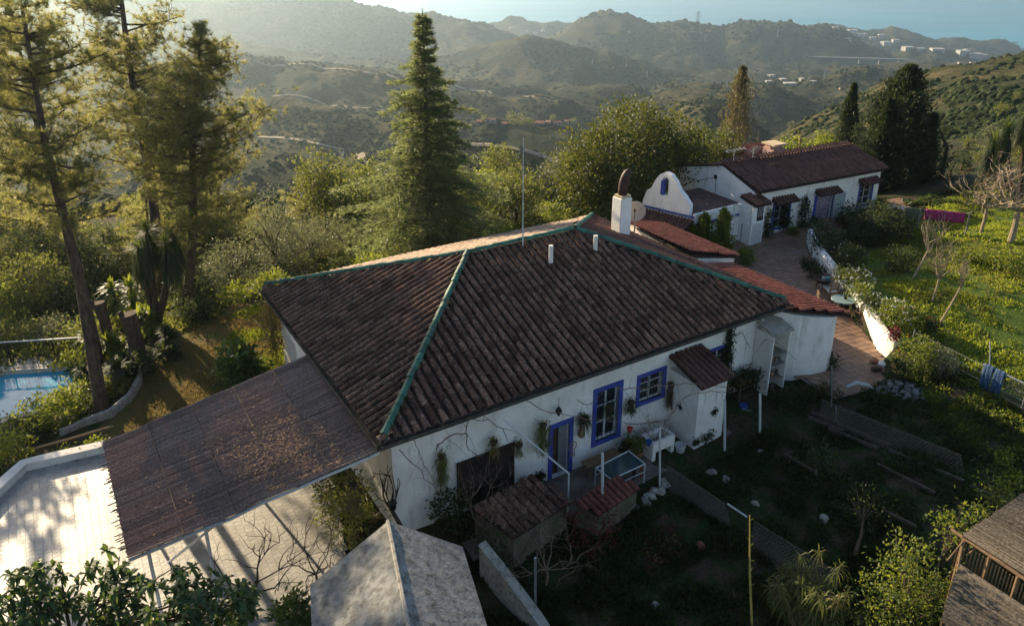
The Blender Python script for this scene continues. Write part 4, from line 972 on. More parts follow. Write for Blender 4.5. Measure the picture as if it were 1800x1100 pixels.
# ================================================================ REED HUTS (bottom right)
def reed_roof(parent, q, n, name='reed_roof', th=.05):
    """q: four corners a,b (one edge) d,c; reeds run a->b direction"""
    V = []; F = []
    for i in range(n):
        t = (i + .5) / n; wd = .62 / n; hj = random.uniform(0, .03); base = len(V); j0 = random.uniform(-.012, .012)
        for s in (j0, .33, .66, 1 + random.uniform(-.012, .012)):
            a = q[0] + (q[1] - q[0]) * s; b = q[3] + (q[2] - q[3]) * s; tj = t + random.gauss(0, .0015)
            for dt, h in ((-wd, 0), (0, .02 + hj), (wd, 0)): V.append(a + (b - a) * (tj + dt) + ZUP * h)
        for k in range(3): o = base + k * 3; F += [(o, o + 3, o + 4, o + 1), (o + 1, o + 4, o + 5, o + 2)]
    me = npmesh(name, np.array([tuple(v) for v in V]), np.array(F), reed_g); o = link(name, me, parent)
    m = MB(); m.hull4([x - ZUP * .012 for x in q], None, -ZUP * th); m.obj('underlay', wood_d, parent); return o
reed_g = mat('grey_reed', (.085, .070, .052), (.24, .20, .155), 18, .95, .6, .02, island=.4)
rh = empty('reed_hut', P(1790, 1000, -.5), 0, 'open timber shelter under the upper weathered grey reed roof in the right corner', 'shelter')
q = [P(1690, 945, 2.3), P(1860, 1072, 2.3), P(1960, 900, 3.0), P(1815, 855, 3.0)]
q = [P(1692, 940, 2.3), P(1850, 1040, 2.3), P(1930, 900, 3.0), P(1812, 858, 3.0)]
reed_roof(rh, q, 90)
for px, py in ((1694, 950), (1740, 978), (1790, 1012)):
    p = P(px, py, 2.2); m = MB(); m.tube([p, Vector((p.x, p.y, -.6))], .045, 7); m.obj('post', wood_m, rh)
m = MB(); m.tube([P(1672, 930, 2.22), P(1850, 1050, 2.22)], .045, 7); m.obj('beam', wood_m, rh)
for (x0, y0, x1, y1) in ((1692, 952, 1665, 985), (1720, 960, 1700, 975), (1694, 950, 1682, 1006)):
    m = MB(); m.tube([P(x0, y0, 2.2), P(x1, y1, 1.7)], .022, 6); m.obj('brace', wood_m, rh)
bp = P(1760, 985, 1.6)
m = MB()
for i in range(26):
    a = P(1697 + i * 6, 962 + i * 4.1, 2.1); m.tube([a + Vector((0, .25, 0)), Vector((a.x, a.y + .25, .2))], .02, 4)
m.obj('cane_screen', wood_m, rh)
rl = empty('reed_lean_to', P(1730, 1080, -.5), 0, 'lower brown reed roof sloping out in front of the timber shelter', 'shelter')
reed_roof(rl, [P(1684, 990, 1.75), P(1860, 1105, 1.75), P(1830, 1200, 1.35), P(1652, 1100, 1.35)], 80)
for px, py in ((1688, 1000), (1658, 1092)):
    p = P(px, py, 1.5); m = MB(); m.tube([p, Vector((p.x, p.y, -.8))], .04, 7); m.obj('post', wood_d, rl)
# ================================================================ VEGETATION
def rdir(n, up=0):
    v = RNG.normal(size=(n, 3)); v[:, 2] += up; return v / np.linalg.norm(v, axis=1, keepdims=True)
def leaves(C, D, L, Wd, curl=0.0):
    """diamond leaves at C pointing along D: length L, width Wd (arrays or numbers)"""
    n = len(C); L = np.broadcast_to(np.asarray(L, float), (n,))[:, None]; Wd = np.broadcast_to(np.asarray(Wd, float), (n,))[:, None]
    s = np.cross(D, rdir(n)); s /= np.linalg.norm(s, axis=1, keepdims=True) + 1e-9; nn = np.cross(s, D)
    V = np.stack([C, C + D * L * .45 + s * Wd * .5 + nn * L * curl, C + D * L, C + D * L * .45 - s * Wd * .5 + nn * L * curl], 1)
    return V.reshape(-1, 3), np.arange(4 * n).reshape(n, 4)
def blades(C, D, L, Wd):
    n = len(C); L = np.broadcast_to(np.asarray(L, float), (n,))[:, None]; s = np.cross(D, rdir(n)); s /= np.linalg.norm(s, axis=1, keepdims=True) + 1e-9
    V = np.stack([C - s * Wd * .5, C + s * Wd * .5, C + D * L], 1); return V.reshape(-1, 3), np.arange(3 * n).reshape(n, 3)
def join(parts):
    V = []; F = []; o = 0
    for v, f in parts: V.append(v); F.append(f + o); o += len(v)
    return np.concatenate(V), np.concatenate(F)
def clumps_in(c, r, n, shell=.65, noise=.25, seed=0):
    """clump centres in an uneven ellipsoid; returns positions and outward directions"""
    d = rdir(n); rad = np.where(RNG.random(n) < .75, RNG.uniform(shell, 1, n), RNG.uniform(.15, shell, n))
    k = 1 + noise * 2.2 * (vn(d[:, 0] * 2.1 + seed * 7 + 9, d[:, 1] * 2.1 + d[:, 2] * 1.7 + 5, seed) - .5)
    return np.array(c) + d * rad[:, None] * k[:, None] * np.array(r), d
def foliage(ells, n_cl, n_lf, cl_r, L, Wd, droop=0., seed=0, curl=.08, out=.8):
    P_ = []; vol = [e[1][0] * e[1][1] * e[1][2] for e in ells]; tot = sum(v ** .67 for v in vol)
    for (c, r), v in zip(ells, vol):
        n = max(6, int(n_cl * v ** .67 / tot)); cc, dd = clumps_in(c, r, n, seed=seed + int(c[0] * 10))
        C = np.repeat(cc, n_lf, 0) + RNG.normal(size=(n * n_lf, 3)) * cl_r * np.repeat(RNG.uniform(.6, 1.3, n), n_lf)[:, None] * np.array([1, 1, .75])
        D = rdir(n * n_lf) + np.repeat(dd, n_lf, 0) * out + np.array([0, 0, .15 - droop]); D /= np.linalg.norm(D, axis=1, keepdims=True)
        P_.append(leaves(C, D, L * RNG.uniform(.7, 1.3, len(C)), Wd * RNG.uniform(.7, 1.3, len(C)), curl))
    return join(P_)
def limbs(m, base, ells, r0, lean=0, n=6, seed=0):
    rnd = random.Random(seed)
    top = Vector(ells[0][0]); b = Vector(base); mid = b.lerp(top, .5) + Vector((rnd.uniform(-.2, .2), rnd.uniform(-.2, .2), 0))
    m.tube([b - ZUP * .2, b.lerp(mid, .5), mid, top], [r0 * 1.25, r0, r0 * .8, r0 * .25], 8)
    for c, r in ells:
        for k in range(n):
            s = b.lerp(top, rnd.uniform(.35, .8)); a = rnd.uniform(0, 6.28); e = Vector(c) + Vector((math.cos(a) * r[0] * .75, math.sin(a) * r[1] * .75, rnd.uniform(-.4, .7) * r[2]))
            q = s.lerp(e, .5) + ZUP * rnd.uniform(0, .3); m.tube([s, q, e], [r0 * .4, r0 * .25, r0 * .08], 5)
    return m
def DD(p): return p.y * ct + (CAM_H - p.z) * st
def ell(cx, top, bot, w_, Y, dy=None):
    c = PY(cx, (top + bot) / 2, Y); D = DD(c); rx = w_ / 2 * D / FPX; rz = (bot - top) / 2 * D / FPX / .93
    return (tuple(c), (rx, dy or rx, rz))
LG = dict(
 olive=leafmat('olive_leaf', (.085, .095, .055), (.17, .18, .115), (.26, .28, .12), .35),
 lime=leafmat('bright_leaf', (.035, .062, .010), (.09, .125, .022), (.38, .43, .05), .42),
 citrus=leafmat('citrus_leaf', (.014, .030, .009), (.040, .062, .014), (.26, .28, .03), .25, rough=.55),
 dark=leafmat('dark_leaf', (.014, .026, .010), (.032, .050, .018), (.12, .16, .04), .3, rough=.75),
 cypress=leafmat('cypress_leaf', (.010, .020, .008), (.026, .040, .014), (.08, .11, .03), .22, rough=.7),
 pine=leafmat('pine_needle', (.020, .036, .013), (.058, .072, .024), (.54, .52, .15), .48),
 cedar=leafmat('cedar_needle', (.030, .048, .024), (.076, .096, .046), (.36, .42, .15), .42),
 bare=leafmat('twig_leaf', (.075, .062, .035), (.13, .11, .055), (.28, .25, .10), .3),
 loquat=leafmat('loquat_leaf', (.022, .05, .016), (.055, .095, .03), (.22, .32, .05), .3, rough=.5),
 grass=leafmat('grass_blade', (.045, .080, .010), (.13, .17, .025), (.50, .56, .05), .5, scale=.6),
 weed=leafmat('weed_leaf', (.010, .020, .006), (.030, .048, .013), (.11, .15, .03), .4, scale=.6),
 yucca=leafmat('yucca_leaf', (.020, .038, .012), (.05, .08, .02), (.25, .32, .05), .35, rough=.65),
 drygrass=leafmat('dry_blade', (.12, .085, .03), (.22, .17, .06), (.4, .3, .10), .4),
 creeper=leafmat('creeper_leaf', (.05, .07, .018), (.14, .15, .04), (.3, .32, .06), .4),
 red=leafmat('red_leaf', (.25, .02, .015), (.5, .05, .03), (.6, .08, .04), .35),
 daisy=leafmat('white_petal', (.6, .6, .55), (.8, .8, .75), (.5, .5, .45), .3),
 maroon=leafmat('maroon_leaf', (.05, .012, .012), (.12, .025, .02), (.25, .05, .03), .35),
)
def tree(name, label, cat, base, ells, lm, n_cl, n_lf, cl_r, L, Wd, r0=.12, bark_=None, group=None, droop=0, nl=5, seed=0, out=.8, curl=.08):
    e = empty(name, tuple(base), 0, label, cat, group)
    if r0: limbs(MB(), base, ells, r0, n=nl, seed=seed).obj('trunk', bark_ or bark, e, True)
    V, F = foliage(ells, n_cl, n_lf, cl_r, L, Wd, droop, seed, curl, out)
    link('crown' if r0 else 'foliage', npmesh('crown', V, F, lm), e); return e
def gbase(c, dx=0): return Vector((c[0] + dx, c[1], gz(c[0], c[1])))
# ---- trees behind the main house
def simple_tree(name, label, cat, boxes, Y, lm, dens=1., L=.2, Wd=.12, r0=.12, cl_r=.28, **k):
    es = [ell(*b, Y=Y + dy) for *b, dy in boxes]; area = sum(e[1][0] * e[1][2] for e in es)
    return tree(name, label, cat, gbase(es[0][0]), es, lm, int(70 * area * dens) + 20, 13, cl_r, L, Wd, r0, **k)
simple_tree('olive_tree', 'fluffy rounded olive-green tree rising alone left of the tall conifer', 'tree', [(570, 268, 385, 92, 0), (590, 300, 380, 70, -1)], 47, LG['creeper'], 1.1, .2, .1, seed=1)
G_ = 'silvery olive trees behind the main house'
simple_tree('olive_tree', 'grey-green olive tree farthest left of the silvery row behind the house', 'tree', [(405, 430, 520, 120, 0), (392, 420, 480, 60, 1)], 35, LG['olive'], .9, .16, .055, group=G_, seed=2)
simple_tree('olive_tree', 'olive tree with the upright crown second in the silvery row', 'tree', [(478, 345, 480, 92, 0)], 38, LG['olive'], 1., .16, .055, group=G_, seed=3)
simple_tree('olive_tree', 'broad silvery olive tree in the middle of the row, touching the left roof corner', 'tree', [(548, 372, 470, 130, 0), (515, 410, 500, 100, -2)], 40, LG['olive'], 1.1, .16, .055, group=G_, seed=4)
simple_tree('olive_tree', 'silvery olive tree beside the skirt of the tall conifer', 'tree', [(612, 385, 470, 90, 0)], 40.5, LG['olive'], 1.1, .16, .055, group=G_, seed=5)
simple_tree('garden_tree', 'yellow-green bushy tree half hidden behind the left side of the tall conifer', 'tree', [(650, 285, 440, 120, 0), (632, 340, 450, 90, 0)], 44, LG['creeper'], 1., .2, .09, seed=6)
for i, (bx_, Y, lab) in enumerate([([(880, 258, 330, 60, 0)], 54, 'slim pale green treetop just right of the tall conifer'),
    ([(850, 300, 390, 80, 0)], 47, 'green tree hugging the right flank of the tall conifer'),
    ([(908, 300, 395, 105, 0)], 45, 'broad yellow-green tree around the foot of the roof mast'),
    ([(965, 285, 370, 85, 0)], 52, 'loose green tree between the roof mast and the big orange tree'),
    ([(1005, 262, 345, 60, 0)], 56, 'brownish green tree peeping over the left shoulder of the orange tree')]):
    simple_tree('garden_tree', lab, 'tree', bx_, Y, [LG['creeper'], LG['lime'], LG['creeper'], LG['olive'], LG['creeper']][i], 1.1, .2, .1, group='trees on the slope behind the house', seed=10 + i)
simple_tree('orange_tree', 'huge glossy dark green citrus tree towering behind the white chimney', 'tree',
    [(1115, 190, 350, 160, 0), (1035, 235, 395, 110, -2), (1185, 212, 340, 130, 1), (1090, 290, 405, 130, -2.5)], 45, LG['citrus'], 1.25, .22, .12, r0=.25, seed=20, cl_r=.33)
simple_tree('orange_tree', 'smaller dark leafy tree between the citrus tree and the leafless poplar', 'tree', [(1245, 232, 345, 110, 0), (1280, 250, 330, 60, 1)], 51, LG['citrus'], 1.1, .22, .12, r0=.15, seed=21)
simple_tree('broadleaf_tree', 'bright green leafy tree behind the ridge left of the slender cypress', 'tree', [(1455, 236, 300, 90, 0)], 62, LG['lime'], .8, .24, .14, seed=22)
simple_tree('broadleaf_tree', 'lime green tree showing between the pink chimney and the flue pipe', 'tree', [(1388, 245, 300, 70, 0)], 60, LG['lime'], .8, .24, .14, seed=23)
# hedge plants behind the back eave
for i, (cx, tp, bt, w_, Y) in enumerate([(655, 448, 475, 60, 33), (700, 436, 465, 60, 33.5), (480, 478, 520, 60, 31), (415, 500, 530, 50, 30.5), (885, 398, 425, 60, 34), (935, 374, 405, 44, 35), (972, 356, 390, 46, 36)]):
    lab = ['low bright hedge plant left behind the sunlit back eave', 'low hedge plant with reddish tips behind the back eave', 'small sunlit bush near the left roof corner', 'bright small bush at the end of the brown lawn',
           'trimmed green hedge right of the roof mast', 'round dark green bush behind the back roof edge', 'spiky bright plant left of the white chimney'][i]
    simple_tree('garden_bush', lab, 'bush', [(cx, tp, bt, w_, 0)], Y, [LG['lime'], LG['creeper'], LG['lime'], LG['lime'], LG['lime'], LG['citrus'], LG['lime']][i], 2.2, .14, .07, r0=0, cl_r=.16, group='bushes along the back of the house', seed=30 + i)
# ---- leafless poplar
def spire(name, label, cx, top, bot, w_, Y, lm, n_br, n_lf, L, Wd, up=1.6, r0=.15, profile=None, group=None, cat='tree', base=None, cl_r=.16, bark_=None):
    tp = PY(cx, top, Y); bt = PY(cx, bot, Y); b = base or gbase((bt.x, bt.y)); e = empty(name, tuple(b), 0, label, cat, group)
    axis_x = tp.x; H_ = tp.z - b.z; z0 = bt.z; R_ = w_ / 2 * DD(bt) / FPX
    MB().tube([b - ZUP * .2, Vector((b.x, Y, b.z + H_ * .5)), tp], [r0, r0 * .6, .02], 7).obj('trunk', bark_ or bark, e)
    m = MB(); C = []; D = []
    pf = profile or (lambda k: (1 - k) ** .8 * (.35 + .65 * min(1, k * 5)))
    for i in range(n_br):
        k = RNG.random() ** 1.1; z = z0 + (tp.z - z0) * k; a = RNG.random() * 6.283; r = R_ * pf(k) * RNG.uniform(.55, 1.1) * (1 + .25 * math.sin(a * 3 + k * 9))
        s = Vector((axis_x, Y, z - r * up * .5)); t = Vector((axis_x + math.cos(a) * r, Y + math.sin(a) * r, z + r * .1 * up))
        if i % 4 == 0: m.tube([s, t], [.03, .008], 4)
        n = n_lf; q = RNG.uniform(.35, 1.05, n)[:, None]; pts = np.array(s) * (1 - q) + np.array(t) * q + RNG.normal(size=(n, 3)) * cl_r * min(1, .3 + r / (R_ + 1e-6))
        d = np.array((t - s).normalized()) * .6 + rdir(n) * .7 + np.array([0, 0, .5 * up]); C.append(pts); D.append(d / np.linalg.norm(d, axis=1, keepdims=True))
    m.obj('branches', bark_ or bark, e); C = np.concatenate(C); D = np.concatenate(D)
    link('crown', npmesh('crown', *leaves(C, D, L * RNG.uniform(.7, 1.3, len(C)), Wd), lm), e); return e
spire('poplar_tree', 'slender nearly leafless brown poplar behind the citrus trees', 1305, 120, 300, 88, 58, LG['bare'], 700, 10, .26, .06, 2.2, .16, lambda k: (1 - k) ** .6 * (.4 + .6 * min(1, k * 3)), bark_=bark_g)
spire('cypress_tree', 'slender dark pointed cypress above the middle of the brown ridge', 1502, 150, 275, 46, 60, LG['cypress'], 420, 16, .26, .08, 1.2, .15)
spire('cypress_tree', 'broad very dark cypress looming at the end of the second house', 1600, 120, 385, 215, 52, LG['cypress'], 1300, 24, .28, .1, 1.0, .3, lambda k: (1 - k) ** .6 * (.7 + .3 * min(1, k * 4)), cl_r=.22)
spire('cypress_tree', 'shorter dark cypress leaning against the left side of the broad one', 1565, 178, 360, 66, 51, LG['cypress'], 420, 18, .28, .1, 1.1, .2, cl_r=.2)
spire('cypress_tree', 'dark shaggy cypress at the right flank of the broad one', 1642, 205, 372, 60, 50.5, LG['cypress'], 380, 18, .28, .1, 1.0, .2, cl_r=.2)
for cx, tp, w_, lab in ((1240, 378, 38, 'left of the two bright green dwarf conifers by the red tiled roof'), (1274, 370, 46, 'right and taller of the two bright green dwarf conifers by the red tiled roof'), (1218, 400, 26, 'lowest dwarf conifer peeking over the red tiled roof')):
    spire('dwarf_conifer', lab, cx, tp, 446, w_, 37.6, LG['lime'], 260, 16, .17, .07, 1.8, .06, lambda k: (1 - k) ** .5 * (.85 + .15 * min(1, k * 4)), 'dwarf conifers beside the terrace', 'shrub', cl_r=.07)
# ---- tall central conifer
def conifer():
    Y = 38.; tp = PY(742, 18, Y); b = gbase((tp.x, Y)); H_ = tp.z - b.z
    e = empty('tall_conifer', tuple(b), 0, 'tall layered conical conifer standing alone behind the main roof', 'tree')
    MB().tube([b - ZUP * .2, b + ZUP * H_ * .5, tp + ZUP * .1], [.3, .17, .015], 9).obj('trunk', bark, e)
    m = MB(); C = []; D = []
    z = 1.0; ga = 0
    while z < H_ - .25:
        k = z / H_; r = (1 - k) ** .95 * 3.9 + .2; r *= (1.34 if k < .36 else (1.06 if k < .75 else .88)); nb = int(7 + (1 - k) * 9)
        for i in range(nb):
            ga += 2.4; rr = r * random.uniform(.5, 1.1) * (1.3 if random.random() < .12 else 1); zz = z + random.uniform(-.14, .14)
            s = Vector((b.x, Y, b.z + zz)); mid = s + Vector((math.cos(ga) * rr * .55, math.sin(ga) * rr * .55, rr * .08)); t = s + Vector((math.cos(ga) * rr, math.sin(ga) * rr, -rr * .02 + random.uniform(-.05, .18)))
            m.tube([s, mid, t], [.035, .02, .006], 4)
            n = int(46 * rr) + 14; q = RNG.uniform(.18, 1.04, n); side = np.array([-math.sin(ga), math.cos(ga), 0])
            line = np.where(q[:, None] < .55, np.array(s) + (np.array(mid) - np.array(s)) * (q[:, None] / .55), np.array(mid) + (np.array(t) - np.array(mid)) * ((q[:, None] - .55) / .45))
            lat = RNG.normal(size=n) * .20 * rr * (1.1 - q * .75); pts = line + side * lat[:, None]; pts[:, 2] += -np.abs(lat) * .22 + RNG.normal(size=n) * .05
            d = np.array([math.cos(ga), math.sin(ga), .12]) + side * np.sign(lat)[:, None] * .6 + rdir(n) * .55; d /= np.linalg.norm(d, axis=1, keepdims=True); C.append(pts); D.append(d)
        z += .36 + .16 * (1 - k)
    m.obj('branches', bark, e); C = np.concatenate(C); D = np.concatenate(D); C = np.repeat(C, 3, 0) + RNG.normal(size=(len(C) * 3, 3)) * .05; D = np.repeat(D, 3, 0) + RNG.normal(size=(len(C), 3)) * .35; D /= np.linalg.norm(D, axis=1, keepdims=True)
    link('crown', npmesh('crown', *blades(C, D, RNG.uniform(.14, .26, len(C)), .045), LG['cedar']), e)
conifer()
# ---- pines
def pine(label, base, top, crown_from, R_, n_br, tuft=26, r0=.22, lean=(0, 0), nl=.27, sparse=1.0, asym=0, group='tall pines left of the lawn', wd=.019):
    e = empty('pine_tree', tuple(base), 0, label, 'tree', group); b = Vector(base); tp = Vector(top); H_ = tp.z - b.z
    k1 = b.lerp(tp, .33) + Vector((.12, 0, 0)); k2 = b.lerp(tp, .66) + Vector((-.15, 0, 0)); pth = [b - ZUP * .3, k1, k2, tp]
    MB().tube([b - ZUP * .3, b + (k1 - b) * .15, k1, k2, tp], [r0 * 1.35, r0, r0 * .8, r0 * .5, .03], 10).obj('trunk', bark, e, True)
    def on(k):
        k = k * 3; i = min(int(k), 2); return pth[i].lerp(pth[i + 1], k - i)
    m = MB(); C = []; 
    for i in range(n_br):
        k = crown_from + (1 - crown_from) * random.random() ** .85; s = on(k); a = random.uniform(0, 6.283)
        r = R_ * (math.sin(math.pi * min(1, (k - crown_from) / (1 - crown_from) * .8 + .22)) ** .7) * random.uniform(.35, 1.1) * (1 + asym * math.cos(a))
        t = s + Vector((math.cos(a) * r, math.sin(a) * r, r * random.uniform(.05, .45))); mid = s.lerp(t, .5) - ZUP * r * .06
        m.tube([s, mid, t], [.05, .03, .01], 5)
        for j in range(max(5, int(13 * r * sparse))):
            q = random.uniform(.35, 1.02); p = s.lerp(mid, q * 2) if q < .5 else mid.lerp(t, q * 2 - 1)
            o = Vector((random.gauss(0, .32), random.gauss(0, .32), random.gauss(.08, .22))) * (.5 + r * .28); p2 = p + o; m.tube([p, p2], [.012, .006], 3, False); C.append(tuple(p2))
            if random.random() < .6: C.append(tuple(p.lerp(p2, .6)))
    m.obj('branches', bark, e)
    C = np.array(C); n = len(C); ax = rdir(n, .9); CC = np.repeat(C, tuft, 0); A_ = np.repeat(ax, tuft, 0); D = rdir(n * tuft) + A_ * .75; D /= np.linalg.norm(D, axis=1, keepdims=True)
    link('crown', npmesh('crown', *blades(CC, D, nl * RNG.uniform(.7, 1.15, len(CC)), wd), LG['pine']), e)
pine('tall pine with dark bare trunk beside the swimming pool', (-15.5, 24.3, -.7), (-15.3, 24.6, 15.0), .46, 2.7, 52, r0=.24)
pine('thinner pine just behind the poolside pine', (-17.6, 28.2, -1.2), (-17.9, 28.0, 14.2), .42, 2.4, 50, r0=.17)
pine('dense leaning pine with its top beside the flat hill, nearest the brown lawn', (-15.8, 32.8, -.8), (-13.0, 32.6, 12.7), .30, 3.3, 125, r0=.24, asym=.1, sparse=.85)
pine('tallest bushy pine rising behind the yucca clump and out of view', (-18.6, 36.5, -1.5), (-17.6, 36, 17.5), .32, 3.3, 125, r0=.28, sparse=.85)
pine('low dark pine crowding the left edge above the pool railing', (-30, 38, -6), (-30, 38, 6.0), .2, 3.0, 70, r0=.2)
pine('pine on the slope at the far left edge', (-36, 44, -9), (-36, 44, 6), .2, 3.6, 60, r0=.2)
for (X_, Y_, z_, t_, R_, nb_, lab_) in ((-31, 46, -9, 5.5, 3.4, 60, 'dark pine on the lower slope at the far left'), (-24, 50, -9, 5.0, 3.4, 60, 'pine on the lower slope behind the leaning pine'), (-19.5, 46, -7, 3.4, 3.2, 60, 'squat pine on the slope behind the yucca'), (-14, 48, -7, 2.2, 2.8, 50, 'squat pine on the slope above the silvery olive trees')):
    pine(lab_, (X_, Y_, z_), (X_ + .4, Y_, t_), .12, R_, nb_, r0=.18, group='pines on the slope below the garden')
pine('unseen pine out of view at the left, added to shade the driveway', (-25.5, 30.5, -2.5), (-25.3, 30.5, 7.2), .30, 1.9, 46, r0=.15)  # out-of-view pine added for its shade on the left of the driveway
pine('small pine filling the gap under the leaning pine', (-20.5, 40, -4), (-20.4, 40, 3.2), .2, 2.3, 36, r0=.12)
# ---- leafy shrubs on the slope beyond the pool and lawn
for i, (cx, tp, bt, w_, Y, lm, lab) in enumerate([
  (25, 565, 620, 90, 31, 'creeper', 'olive-green bush beyond the pool railing at the left edge'), (95, 560, 615, 90, 31.5, 'olive', 'dusty green bush behind the middle of the pool railing'),
  (150, 560, 640, 70, 30.5, 'creeper', 'sunlit bush between the pool railing and the pine trunk'), (180, 520, 580, 70, 35, 'creeper', 'pale bush behind the two dark stumps'),
  (60, 490, 570, 130, 38, 'olive', 'grey bush in the shaded gully left of the pines'), (380, 455, 520, 90, 37, 'dark', 'dark bush behind the yucca clump'), (340, 490, 560, 70, 33, 'dark', 'dark shrub right of the yucca trunks'),
  (440, 400, 450, 70, 44, 'creeper', 'light bush between two silvery olive trees'), (330, 400, 480, 90, 42, 'creeper', 'bush glimpsed between the yucca and the first olive tree'), (10, 500, 560, 60, 34, 'lime', 'bright spray of leaves at the left edge below the dark pine'),
  (770, 405, 440, 120, 42, 'dark', 'dark undergrowth right at the foot of the tall conifer'), (690, 400, 450, 120, 41, 'creeper', 'bushes under the left skirt of the tall conifer')]):
    simple_tree('slope_bush', lab, 'bush', [(cx, tp, bt, w_, 0)], Y, LG[lm], 1.3, .18, .08, r0=0, group='bushes on the slope beyond the garden', seed=50 + i)
for i, (cx, tp, w_, Y, lm, lab) in enumerate([(40, 395, 110, 40, 'dark', 'dark dense tree at the left edge beyond the pool railing'), (120, 375, 110, 42, 'creeper', 'olive tree seen between the first two pine trunks'), (195, 400, 100, 39.5, 'dark', 'dark tree filling the space behind the thinner pine'),
  (255, 355, 90, 43, 'creeper', 'pale green tree rising behind the yucca heads'), (335, 345, 100, 44, 'dark', 'dark tree under the right side of the leaning pine'), (395, 372, 80, 43, 'creeper', 'tree between the leaning pine and the first silvery olive'), (60, 450, 130, 36, 'creeper', 'low spreading tree beyond the pool fence'), (150, 470, 90, 36, 'dark', 'low dark tree right behind the pool fence end'), (0, 340, 80, 46, 'olive', 'grey-green tree at the far left edge below the pines')]):
    simple_tree('slope_tree', lab, 'tree', [(cx, tp, tp + 150, w_, 0)], Y, LG[lm], 1.1, .2, .09, r0=.1, group='trees on the slope behind the pines', seed=80 + i)
# ---- yuccas
def rosette(C, n, L, W_, droop=.2, up=.5):
    """long blades from a crown point, arching; 2 quads each"""
    d = rdir(n, up); h = np.linalg.norm(d[:, :2], axis=1); s = np.cross(d, np.array([0, 0, 1.])); s /= np.linalg.norm(s, axis=1, keepdims=True) + 1e-9
    C = np.repeat(np.array(C)[None], n, 0); Ls = (L * RNG.uniform(.7, 1.15, n))[:, None]; g = np.array([0, 0, -1.]) * droop * (h[:, None] + .2)
    p1 = C + d * Ls * .5 + g * Ls * .15; p2 = C + d * Ls * .95 + g * Ls * .8
    V = np.stack([C - s * W_ * .25, C + s * W_ * .25, p1 + s * W_ * .5, p1 - s * W_ * .5, p2], 1); k = np.arange(n)[:, None] * 5
    F = np.concatenate([k + [0, 1, 2, 3], k + [3, 2, 4, 4]], 0); return V.reshape(-1, 3), F
def tri_fix(V, F):
    q = F[F[:, 2] != F[:, 3]]; t = F[F[:, 2] == F[:, 3]]; return V, np.concatenate([q[:, [0, 1, 2]], q[:, [0, 2, 3]], t[:, :3]])
def yucca(label, base, heads, L, n, skirt=True, group=None, r0=.14, name='yucca_tree'):
    e = empty(name, tuple(base), 0, label, 'yucca', group); b = Vector(base); m = MB()
    for h in heads:
        h = Vector(h); m.tube([b - ZUP * .2, b.lerp(h, .5) + Vector(((h.x - b.x) * .2, 0, 0)), h], [r0 * 1.2, r0 * .8, r0 * .6], 8)
    m.obj('trunk', bark, e)
    V, F = join([rosette(h, n, L, .055, .25, .55) for h in heads]); link('crown', npmesh('crown', *tri_fix(V, F), LG['yucca']), e)
    if skirt:
        P_ = []
        for h in heads:
            for q in range(6): P_.append(rosette((h[0], h[1], h[2] - .15 - q * .17), n // 2, L * .9, .05, 1.9, -.7 - q * .1))
        V, F = join(P_); link('dead_leaf_skirt', npmesh('skirt', *tri_fix(V, F), [LG['dark'], LG['drygrass']][0]), e)
        V, F = join([rosette((h[0], h[1], h[2] - 1.2), n // 2, L * .75, .05, 1.6, -1.4) for h in heads]); link('dry_leaf_skirt', npmesh('skirt', *tri_fix(V, F), LG['drygrass']), e)
yucca('tree yucca with hanging dead leaf skirts between the pines and the lawn', (-16.6, 31.4, -.6), [tuple(PY(258, 408, 31.4)), tuple(PY(290, 428, 31.2)), tuple(PY(244, 436, 31.6)), tuple(PY(302, 412, 31.8))], .8, 120)
yucca('drooping tree yucca at the right edge above the leafless tree', tuple(gbase(PY(1800, 330, 43))), [tuple(PY(1772, 225, 43)), tuple(PY(1808, 195, 43.5)), tuple(PY(1748, 248, 42.6))], .85, 150)
for i, (px, py, n, L, lab) in enumerate([(190, 590, 60, .8, 'spiky bright strap-leaved plant by the first dark stump'), (232, 500, 50, .9, 'strap-leaved plant under the yucca, on its left'), (250, 548, 50, .9, 'broad bright strap leaves right beneath the yucca'), (318, 500, 50, .8, 'sunlit strap-leaved plant right of the yucca trunk'),
        (205, 640, 60, .7, 'dark glossy strap-leaved clump right of the pine trunk'), (165, 655, 40, .6, 'leafy clump tight against the poolside pine trunk'), (225, 620, 60, .7, 'dark leafy clump at the bend of the concrete kerb'), (285, 590, 60, .7, 'leafy clump where the bed meets the brown lawn')]):
    b = P(px, py + 30, -.5); e = empty('strap_leaf_plant', tuple(b), 0, lab, 'plant', 'strap-leaved plants in the shaded bed')
    V, F = join([rosette((b.x + random.gauss(0, .3), b.y + random.gauss(0, .3), b.z + random.uniform(.1, .9)), n, L, .13, .5, .8) for _ in range(4)]); link('foliage', npmesh('leaves', *tri_fix(V, F), LG['lime'] if i in (0, 1, 2, 3) else LG['dark']), e)
for px, py, h, r, lab in ((192, 600, 1.9, .22, 'dark flared stump standing in the bed, left of its pair'), (243, 622, 1.9, .3, 'thick dark stump standing in the bed, right of its pair')):
    b = P(px, py, -.5); m = MB(); m.tube([b - ZUP * .2, b + ZUP * h * .5, b + ZUP * h + Vector((-.1, 0, 0))], [r * 1.2, r, r * 1.15], 9); m.tube([b + ZUP * h * .6, b + Vector((-.45, 0, h * 1.05))], [r * .5, r * .35], 7)
    tag(m.obj('tree_stump', bark), lab, 'stump', 'dark stumps in the shaded bed')
